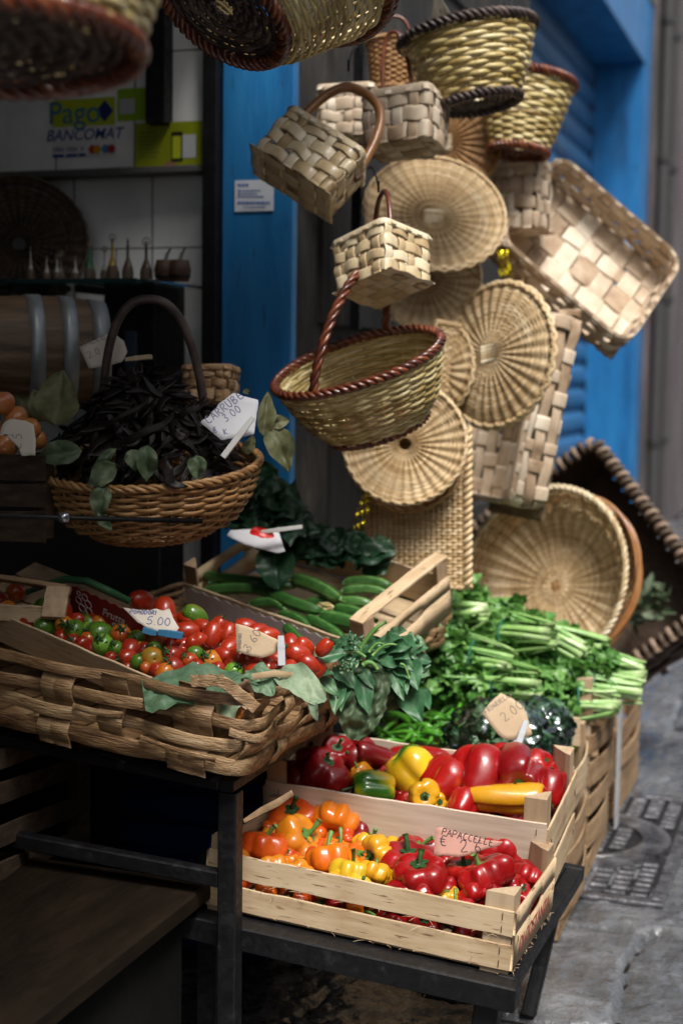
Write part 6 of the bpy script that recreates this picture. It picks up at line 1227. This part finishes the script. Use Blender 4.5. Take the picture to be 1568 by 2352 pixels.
# barrel
Bc = at(90, 812, 3.55); _z = nrm(CR+.34*CF); _z = nrm(_z*[1, 1, 0]); BMx = mat4(Bc, [0, 0, -1.], np.cross(_z, [0, 0, -1.]), _z); t = thing('barrel', BMx, 'oak barrel with grey steel hoops lying on its side in the shop', 'barrel')
def br(z): return .118+.022*(1-(z/.2)**2)
zs = np.linspace(-.35, .155, 22); k = 96; th = np.arange(k)*2*np.pi/k; V = []
for z in zs: rr_ = br(max(-.2, min(.2, z)))*(1-.012*(np.abs(np.sin(th*12)) < .12)); V.append(np.stack([rr_*np.cos(th), rr_*np.sin(th), np.full(k, z)], 1))
m = MB(); m.add(np.concatenate(V), [grid_faces(len(zs), k, False, True)], .5); rr_ = .1; m.add(np.stack([.128*np.cos(th), .128*np.sin(th), np.full(k, .145)], 1), [list(range(k))], .4)
m.build('staves', material('barrel_oak', [(0, (.03, .018, .010)), (.5, (.085, .05, .026)), (1, (.16, .10, .055))], 6, (8, 8, 1), .1, .6, .5, 30, .002), t)
STEEL = material('galvanised_hoop', [(0, (.16, .18, .19)), (1, (.34, .37, .39))], 12, (1, 1, 1), .1, .45, metal=.5)
for z0, z1_ in ((-.035, .000), (.042, .078), (.115, .156)):
    m = MB(); lathe(m, [(br(z0)+.0005, z0), (br(z0)+.003, z0), (br(z1_)+.003, z1_), (br(z1_)+.0005, z1_)], 60); m.build('hoop', STEEL, t)
# fruit in a dark crate at the far left
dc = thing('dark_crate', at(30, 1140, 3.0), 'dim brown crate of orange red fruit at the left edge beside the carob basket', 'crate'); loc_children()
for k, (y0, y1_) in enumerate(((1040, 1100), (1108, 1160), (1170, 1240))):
    a = at(-120, (y0+y1_)/2, 3.0); b = at(104, (y0+y1_)/2+6, 2.92); m = MB(); plank(m, a, b, (0, 0, 1), (y1_-y0)/FPX*2.95, .008); local(dc, m, 'front_slat', SHADEOLD)
m = MB(); box(m, (at(104, 1140, 2.93)[0]-.03, at(104, 1140, 2.93)[1]+.005, at(104, 1240, 2.93)[2]), (at(104, 1140, 2.93)[0], at(104, 1140, 2.93)[1]+.035, at(104, 1040, 2.93)[2])); local(dc, m, 'corner_post', SHADEOLD)
POM = glossy('blushed_fruit_skin', [(0, (.45, .10, .05)), (.5, (.55, .22, .06)), (1, (.50, .32, .08))], 7, .3); pm = fruit_mesh(.036, .033, 4, 0, .03, POM)
for i, (x, y, r) in enumerate([(5, 925, 30), (8, 1020, 36), (70, 985, 26), (40, 960, 30), (-30, 980, 34), (85, 1010, 24)]):
    p = at(x, y, 2.96+.02*(i % 2)); ob = inst('round_fruit', pm, Matrix.Translation(Vector(p)) @ Matrix.Rotation(i, 4, (1, 0, 0)) @ Matrix.Scale(r/FPX*2.96/.036, 4)); tag(ob, ['pale orange round fruit at the very left edge, above the card', 'blushed round fruit below the card with a green leaf', 'orange fruit right of the pale card', 'orange fruit behind the pale card', 'blushed fruit cut by the left edge', 'small orange fruit at the crate corner'][i], 'fruit', 'round fruit in the dark crate')
# shaded woven baskets in the dark
splint_box('splint_basket', pose(485, 925, 3.45, UP, (1, 0, .2)), .052, .05, .08, 'brown woven basket between the carob basket and the blue jamb', mat=CHEST, rows=3, seed=61, rad=.012, cols=14)
wicker_disc('wicker_tray', pose(45, 560, 4.10, (.2, .1, 1)), .185, 'large dim wicker tray leaning behind the bottles in the shop', mats=DCHEST, seed=62, patch=False, group=None)
m = MB(); A = at(-60, 1184, 2.72); B = at(466, 1197, 2.76); tube(m, [A, (A+B)/2, B], .0048, 8); t = thing('iron_rod', (A+B)/2, 'thin black iron rod crossing in front of the carob basket', 'rod'); loc_children(); local(t, m, 'bar', BLACK, True)
m = MB(); lathe(m, [(.001, -.01), (.010, -.008), (.011, .0), (.010, .008), (.001, .01)], 14, M=Matrix.Translation(Vector(at(147, 1189, 2.715)))); local(t, m, 'knob', flat('bright_knob', (.3, .32, .35), .2, metal=.8), True)
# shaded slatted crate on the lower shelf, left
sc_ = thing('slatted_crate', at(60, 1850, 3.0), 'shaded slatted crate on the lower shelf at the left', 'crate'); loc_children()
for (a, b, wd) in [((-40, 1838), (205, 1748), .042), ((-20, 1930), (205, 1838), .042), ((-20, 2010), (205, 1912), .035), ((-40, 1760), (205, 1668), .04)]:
    m = MB(); plank(m, at(*a, 2.75), at(*b, 3.25), (0, 0, 1), wd, .008); local(sc_, m, 'side_slat', SHADEOLD)
m = MB(); box(m, tuple(at(186, 1960, 3.2)-[.02, .02, 0]), tuple(at(186, 1700, 3.2)+[.015, .015, 0])); local(sc_, m, 'corner_post', SHADEOLD)
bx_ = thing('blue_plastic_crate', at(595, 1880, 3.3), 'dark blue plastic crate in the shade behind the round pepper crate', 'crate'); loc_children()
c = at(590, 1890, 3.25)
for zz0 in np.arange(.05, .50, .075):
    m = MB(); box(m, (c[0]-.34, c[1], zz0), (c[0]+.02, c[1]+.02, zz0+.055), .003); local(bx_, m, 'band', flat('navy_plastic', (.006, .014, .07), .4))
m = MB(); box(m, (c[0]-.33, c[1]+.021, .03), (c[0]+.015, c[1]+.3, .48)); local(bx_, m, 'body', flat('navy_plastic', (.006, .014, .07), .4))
# green stalk lying behind tomatoes
m = MB(); P = [at(*p) for p in ((60, 1362, 3.02), (100, 1345, 3.02), (150, 1330, 3.0), (200, 1335, 2.98), (250, 1358, 2.96), (300, 1382, 2.95))]; tube(m, P, .008, 8, scale=[.6, .9, 1, 1.1, 1.1, .9]); tag(m.build('green_stalk', LEAFD), 'long dark green stalk lying along the red card', 'stalk')

# ================================================================== RIGHT HAND CRATE STACKS
def stack(x, y, L, W, hs, seed, labels, tops=None):
    z = .014
    for i, h in enumerate(hs):
        top = i == len(hs)-1
        crate('vegetable_crate', rodr((x+random.uniform(-.006, .004), y+random.uniform(-.006, .006), z), (0, 0, random.uniform(-1.5, 1.5))), L, W, h-.02, labels[i], [(.0, .05), (h-.085, h-.022)], [(.0, .052), (h-.09, h-.025)], post=h-.018 if not top else h+.03, pw=.04, seed=seed+i*7, wx=OLDX if seed > 72 or i < 2 else WX, wy=OLDY if seed > 72 or i < 2 else WY, hole=False, bow=.02, group='wooden crates stacked along the stall')
        z += h
stack(-.605, 3.37, .52, .40, (.135, .135, .145), 71, ['lowest crate of the stack right behind the iron table', 'middle crate of the stack right behind the iron table', 'crate of green chillies topping the stack behind the pepper crates'])
stack(-.612, 3.84, .56, .42, (.17, .17, .17), 75, ['lowest crate of the stack beside the manhole cover', 'middle crate of the stack beside the manhole cover', 'top crate of the middle stack, with the brown post, under the celery'])
stack(-.625, 4.38, .56, .50, (.145, .155), 79, ['lower crate of the farthest stack in the street', 'upper crate of the farthest stack, under the celery ends'])
t = thing('printed_panel', (-.598, 4.30, .2), 'white printed cardboard strip between the two farther stacks', 'cardboard'); loc_children(); m = MB(); box(m, (-.604, 4.30, .01), (-.598, 4.355, .44)); local(t, m, 'sheet', material('printed_white_card', [(0, (.30, .32, .36)), (.6, (.45, .46, .48)), (1, (.5, .5, .5))], 6, (1, 1, 1), .1, .6, spots=(10, .64, (.10, .22, .40))))
# green chillies
def chilim(seed):
    rs = np.random.default_rng(seed); n = 12; s = np.linspace(0, 1, n); L = .085; P = np.stack([s*L, .018*np.sin(s*2.4+seed)*rs.uniform(.3, 1), .006*np.sin(s*5)], 1); m = MB(); tube(m, P, .0068, 8, scale=[.35, .8, 1, 1.02, 1, .95, .88, .8, .68, .5, .3, .08]); tube(m, [(-.022, .002, .003), (-.01, 0, .001), (.0, 0, 0)], .0018, 5, tint=.9); o = m.build('tmp', CHILI); me = o.data; bpy.data.objects.remove(o); return me
CH = [chilim(i) for i in range(5)]; rs = np.random.default_rng(33)
for i in range(230):
    x = rs.uniform(-1.10, -.66); y = rs.uniform(3.40, 3.74); z = .418+.05*math.exp(-((x+.92)/.16)**2)+rs.uniform(-.02, .015); ob = inst('green_chilli', CH[i % 5], Matrix.Translation((x, y, z)) @ Matrix.Rotation(rs.uniform(0, 6.28), 4, 'Z') @ Matrix.Rotation(rs.normal()*.35, 4, 'Y') @ Matrix.Scale(rs.uniform(.75, 1.15), 4)); tag(ob, 'slim green chilli heaped in the crate behind the pepper crates', 'chilli', 'green chillies in the crate')
m = MB(); box(m, (-1.02, 3.725, .40), (-.62, 3.735, .475), .001); tag(m.build('board', WX), 'pale board standing at the back of the green chillies', 'board')
# bag of greens
BAG = bpy.data.materials.new('clear_plastic_bag'); BAG.use_nodes = True; n_ = BAG.node_tree; b = n_.nodes.new('ShaderNodeBsdfGlossy'); b.inputs['Roughness'].default_value = .10; b.inputs['Color'].default_value = (.9, .95, 1, 1)
tr = n_.nodes.new('ShaderNodeBsdfTransparent'); tr.inputs[0].default_value = (.93, .96, .98, 1); mxs = n_.nodes.new('ShaderNodeMixShader'); mxs.inputs[0].default_value = .74
fr_ = n_.nodes.new('ShaderNodeFresnel'); fr_.inputs[0].default_value = 1.5; sb = n_.nodes.new('ShaderNodeMath'); sb.operation = 'SUBTRACT'; sb.inputs[0].default_value = .90; n_.links.new(fr_.outputs[0], sb.inputs[1]); n_.links.new(sb.outputs[0], mxs.inputs[0])
n_.links.new(b.outputs[0], mxs.inputs[1]); n_.links.new(tr.outputs[0], mxs.inputs[2]); n_.links.new(mxs.outputs[0], n_.nodes['Material Output'].inputs[0])
def bag(c, rx, ry, rz, label, seed):
    t = thing('plastic_bag', c, label, 'plastic bag', 'clear bags of greens'); k, n = 72, 40; V = []
    for i in range(n):
        a = np.pi*i/(n-1)
        for j in range(k):
            th = j*2*np.pi/k; p = np.array([math.sin(a)*math.cos(th), math.sin(a)*math.sin(th), math.cos(a)]); q = Vector(p*2.6)+Vector((seed, 0, 0))
            r = 1+.30*abs(mnoise.noise(q))-.08+.05*(1-abs(mnoise.noise(q*2.6))*3)+.015*mnoise.noise(q*9); V.append(p*r*np.array([rx, ry, rz]))
    m = MB(); m.add(V, [grid_faces(n, k, False, True)], .5); m.build('plastic_film', BAG, t)
    m = MB(); rs = np.random.default_rng(seed)
    for i in range(260):
        p = nrm(rs.normal(size=3))*rs.uniform(.5, .88)*np.array([rx, ry, rz]); q = nrm(rs.normal(size=3)); leaf(m, p-q*.025, p+q*.025, rs.uniform(.018, .034), rs.normal(size=3), crumple=.004, cfreq=60, seed=i, nl=6, nw=2, tint=rs.random())
    m.build('greens', LEAFA, t); return t
bag(at(1150, 1690, 3.47)+[0, 0, -.01], .135, .11, .085, 'clear plastic bag of leafy greens under the 2.00 card', 3)
bag(at(1235, 1668, 3.62), .085, .09, .07, 'smaller crinkled clear bag of greens at the corner of the chilli crate', 9)

# ================================================================== CELERY
def celery(base, tip, d0, d1, n, label, seed, lw=110, nleaf=130, spread=.042, lspread=.08):
    """base = cut stalk ends (px), tip = leafy end (px)"""
    rs = np.random.default_rng(seed); A = at(*base, d0); B = at(*tip, d1); T = nrm(B-A); L = np.linalg.norm(B-A); U = nrm(np.array([0, 0, 1.])-T*T[2]); X = np.cross(T, U); t = thing('celery_bunch', A, label, 'celery', 'celery bunches heaped on the crates')
    m = MB(); O = A
    for i in range(n):
        a = rs.uniform(0, 6.28); r = spread*rs.uniform(.2, 1)**.5; o0 = (X*math.cos(a)+U*math.sin(a)*.8)*r; e = (X*math.cos(a)+U*math.sin(a))*r*rs.uniform(.9, 2.4); s = np.linspace(0, 1, 12)[:, None]; l0 = rs.uniform(-.03, .06)*L
        P = (T*l0+o0)*(1-s)+(T*L*rs.uniform(.62, .9)+e)*s+U*rs.uniform(-.01, .02)*np.sin(s*3.1)+X*rs.normal()*.008*np.sin(s*5); w_ = rs.uniform(.010, .018)
        rad = nrm(o0); TT = tangents(P, False); N = nrm(rad-TT[0]*np.dot(rad, TT[0])); pr = [(-1, .15), (-.8, .75), (-.3, 1.), (.3, 1.), (.8, .75), (1, .15), (.6, -.05), (.25, .35), (-.25, .35), (-.6, -.05)]; pr = [(x*w_*.62, y*w_*.42) for x, y in pr]
        sweep(m, P, pr, np.cross(TT, N), N, tint=np.clip(np.linspace(.98, .25, 12)+rs.normal()*.1, 0, 1), scale=np.linspace(1.1, .55, 12))
    m.build('stalks', STALK, t); m = MB()
    for i in range(nleaf):
        s = rs.uniform(.38, 1.12); a = rs.uniform(0, 6.28); r = lspread*rs.uniform(.1, 1)**.6*(.5+.6*s); c = T*L*s+(X*math.cos(a)+U*math.sin(a)*.9)*r; q = nrm(T*.7+rs.normal(size=3)*.8)
        up = nrm(rs.normal(size=3)+U*1.2)
        for k, (ang, sc) in enumerate(((0, 1), (.75, .75), (-.75, .75))):
            xx = np.cross(q, up); dd = nrm(q*math.cos(ang)+xx*math.sin(ang)); ln = rs.uniform(.032, .056)*sc; leaf(m, c, c+dd*ln, ln*.9, up, curl=.35, crumple=.006, cfreq=70, seed=i*3+k, nl=6, nw=2, shape='lobed', serr=.15, tint=rs.random())
    m.build('leaves', LEAFC, t)
    m = MB(); th = np.linspace(0, 2*np.pi, 24, endpoint=False); c = T*L*.42; tube(m, c+np.outer(np.cos(th), X)*(spread*1.25)+np.outer(np.sin(th), U)*(spread*1.05), .0028, 6, True); m.build('green_band', flat('green_rubber_band', (.01, .14, .08)), t)
CEL = [((1180, 1452), (1010, 1372), 4.05, 4.2, 12, 'topmost celery bunch, just under the wicker panel'), ((1345, 1505), (1090, 1405), 4.0, 4.15, 14, 'celery bunch lying below the huge oval basket, its stalks slanting down'), ((1270, 1462), (1010, 1455), 3.95, 4.1, 12, 'celery bunch in the middle of the heap with a dark green band'),
       ((1478, 1545), (1230, 1515), 4.05, 4.15, 16, 'celery bunch sticking farthest out over the street, pale cut ends'), ((1470, 1590), (1210, 1560), 3.98, 4.02, 14, 'lower celery bunch with thick cut ends over the farther crate'), ((1240, 1572), (990, 1560), 3.82, 3.9, 12, 'lowest celery bunch at the left, above the green chillies'), ((1180, 1520), (960, 1500), 3.86, 3.95, 10, 'celery bunch buried in leaves at the left of the heap'),
       ((1420, 1615), (1190, 1600), 3.9, 3.92, 10, 'celery bunch squeezed behind the brown crate post'), ((1120, 1400), (960, 1420), 4.0, 4.05, 10, 'leafy celery bunch at the left under the wicker panel'), ((1395, 1490), (1170, 1470), 4.12, 4.2, 10, 'celery bunch at the back touching the oval basket')]
for i, (b, tp, d0, d1, n, lab) in enumerate(CEL): celery(b, tp, d0, d1, int(n*1.4), lab, 300+i, nleaf=190)
m = MB(); rs = np.random.default_rng(77)
fl = thing('celery_leaves', at(1080, 1540, 3.9), 'loose celery leaves filling the left side of the green heap', 'leafy greens'); loc_children()
for i in range(760):
    x = rs.uniform(945, 1300) if i < 560 else rs.uniform(1100, 1400); y = rs.uniform(max(1395, 1370+(x-960)*.27), 1640 if x < 1300 else 1600); d = 3.93+rs.uniform(-.05, .08)+(1640-y)*.0008; c = at(x, y, d); q = nrm(rs.normal(size=3)+CR*.3); ln = rs.uniform(.03, .055); up = nrm(rs.normal(size=3)+np.array([0, 0, 1.2])+CB*.5)
    for k, (ang, sc) in enumerate(((0, 1), (.75, .75), (-.75, .75))):
        xx = np.cross(q, up); leaf(m, c, c+nrm(q*math.cos(ang)+xx*math.sin(ang))*ln*sc, ln*.8*sc, up, curl=.35, crumple=.006, cfreq=70, seed=i*3+k, nl=6, nw=2, shape='lobed', serr=.15, tint=rs.random()*.7)
local(fl, m, 'leaves', LEAFC, True)
# dry greens inside the dark splint basket
m = MB()
for i in range(34):
    c = at(rs.uniform(1460, 1525), rs.uniform(1345, 1430), 5.0+rs.uniform(-.08, .05)); q = nrm(rs.normal(size=3)); leaf(m, c, c+q*rs.uniform(.05, .09), .03, rs.normal(size=3), crumple=.01, seed=i, nl=7, nw=3, tint=rs.random())
dg = thing('dry_greens', at(1490, 1370, 5.0), 'withered greens inside the dark splint basket at the right', 'leafy greens'); loc_children(); local(dg, m, 'leaves', DRYG, True)
# bean pod dropped on the paving
m = MB(); A = on_axis(1150, 2313, 2, .012); B = on_axis(1174, 2294, 2, .012); s = np.linspace(0, 1, 8)[:, None]; tube(m, A+(B-A)*s+np.array([0, 0, .004])*np.sin(s*3), .006, 8, scale=[.3, .8, 1, 1, 1, .9, .7, .2]); tag(m.build('fallen_bean', CHILI), 'single green bean dropped on the wet paving under the table', 'bean')
# cords and wires that carry the hanging things
CORD = flat('dark_wire', (.02, .02, .02), .5)
for i, (x0, y0, d0, x1, y1, d1) in enumerate([(1000, 366, 4.05, 850, 260, 4.1), (1030, 200, 4.38, 1000, 90, 4.6), (1118, 655, 4.0, 1010, 520, 4.25), (960, 885, 3.83, 900, 720, 4.0), (965, 985, 3.92, 960, 860, 4.05), (1290, 358, 4.45, 1250, 200, 5.2), (1262, 712, 4.3, 1240, 560, 4.9), (1190, 378, 4.42, 1180, 300, 4.7), (665, 0, 2.45, 640, -160, 2.45), (1165, 70, 3.75, 1140, -60, 4.2), (1000, 100, 3.75, 1010, -60, 4.1)]):
    A = at(x0, y0, d0); B = at(x1, y1, d1); s_ = np.linspace(0, 1, 10)[:, None]; m = MB(); tube(m, A+(B-A)*s_-np.array([0, 0, .02])*np.sin(s_*3.1), .0016, 5)
    tag(m.build('wire', CORD), ['dark wire above the largest round tray', 'dark wire above the shaded round tray', 'dark wire above the sideways round tray', 'dark wire above the tray under the red handled basket', 'dark wire above the long woven mat', 'dark wire above the big tilted splint tray', 'dark wire above the edge on splint tray', 'dark wire above the tall shaded splint basket', 'dark wire above the overhead basket', 'dark wire right of the topmost cane basket', 'dark wire left of the topmost cane basket'][i], 'wire', 'wires holding the baskets')
# frayed fibres along the rough edges of the front crate
m = MB(); rs = np.random.default_rng(90); Xc, Yc, Zc_, Oc = framed(C1M)
for i in range(46):
    x = -rs.uniform(.02, .58); z = rs.choice([0., .048, .064]); p = Oc+Xc*x-Yc*.006+Zc_*z; q = nrm(Xc*rs.choice([-1, 1])*rs.uniform(.3, 1)-Yc*rs.uniform(.1, .8)+Zc_*rs.normal()*.4)*rs.uniform(.004, .022)*(2 if i % 9 == 0 else 1); tube(m, [p, p+q*.5+Zc_*.001, p+q], .0005, 4, scale=[1, .8, .4])
for i in range(30):
    y = rs.uniform(.0, .33); p = Oc+Xc*.0075+Yc*y+Zc_*0; q = nrm(Xc*rs.uniform(.1, .8)+Yc*rs.choice([-1, 1])-Zc_*rs.uniform(0, .6))*rs.uniform(.004, .014); tube(m, [p, p+q*.5, p+q], .0005, 4, scale=[1, .8, .4])
f_ = m.build('wood_fibres', WX); f_.parent = c1; bpy.context.view_layer.update(); f_.matrix_parent_inverse = c1.matrix_world.inverted()
# filler layers that pack the two pepper crates
rs = random.Random(14)
for CM, W_, z0, nx, ny, kd, sc0, where in ((C1M, .329, .072, 9, 4, 'papa', .86, 'front'), (C2M, .288, .085, 7, 3, 'big', .80, 'second')):
    R3 = np.array(CM.to_3x3()); O1 = np.array(CM.translation)
    for ix in range(nx):
        for iy in range(ny):
            x = -.555+ix*((.505 if where == 'front' else .48)/(nx-1))+rs.uniform(-.010, .008); y = .048+iy*((W_-.096)/(ny-1))+rs.uniform(-.008, .008); u = ix/(nx-1)
            c = (rs.choice(['orange', 'dorange', 'amber']) if u < .36 else rs.choice(['orange', 'yellow', 'yellow', 'lemon']) if u < .55 else rs.choice(['red', 'red', 'dark'])) if where == 'front' else rs.choice(['dark', 'red', 'dark'] if u < .5 else ['red', 'red', 'mixed', 'dark'])
            me, sm = pepper_mesh(kd, c, rs.randrange(9)+(0 if kd == 'papa' else 20)); p = O1+R3@np.array([x, y, z0+.004*rs.random()])
            ob = inst('pepper', me, Matrix.Translation(Vector(p)) @ Matrix.Rotation(rs.uniform(0, 6), 4, 'Z') @ Matrix.Rotation(rs.uniform(.2, 1.6), 4, 'X') @ Matrix.Scale(sc0*rs.uniform(.92, 1.1), 4)); tag(ob, '%s pepper in the middle layer of the %s crate' % (PNAME[c], where), 'pepper', '%s peppers in the middle of the %s crate' % (PNAME[c], where))
            if rs.random() < .3: inst('stem', sm, Matrix.Identity(4), ob)
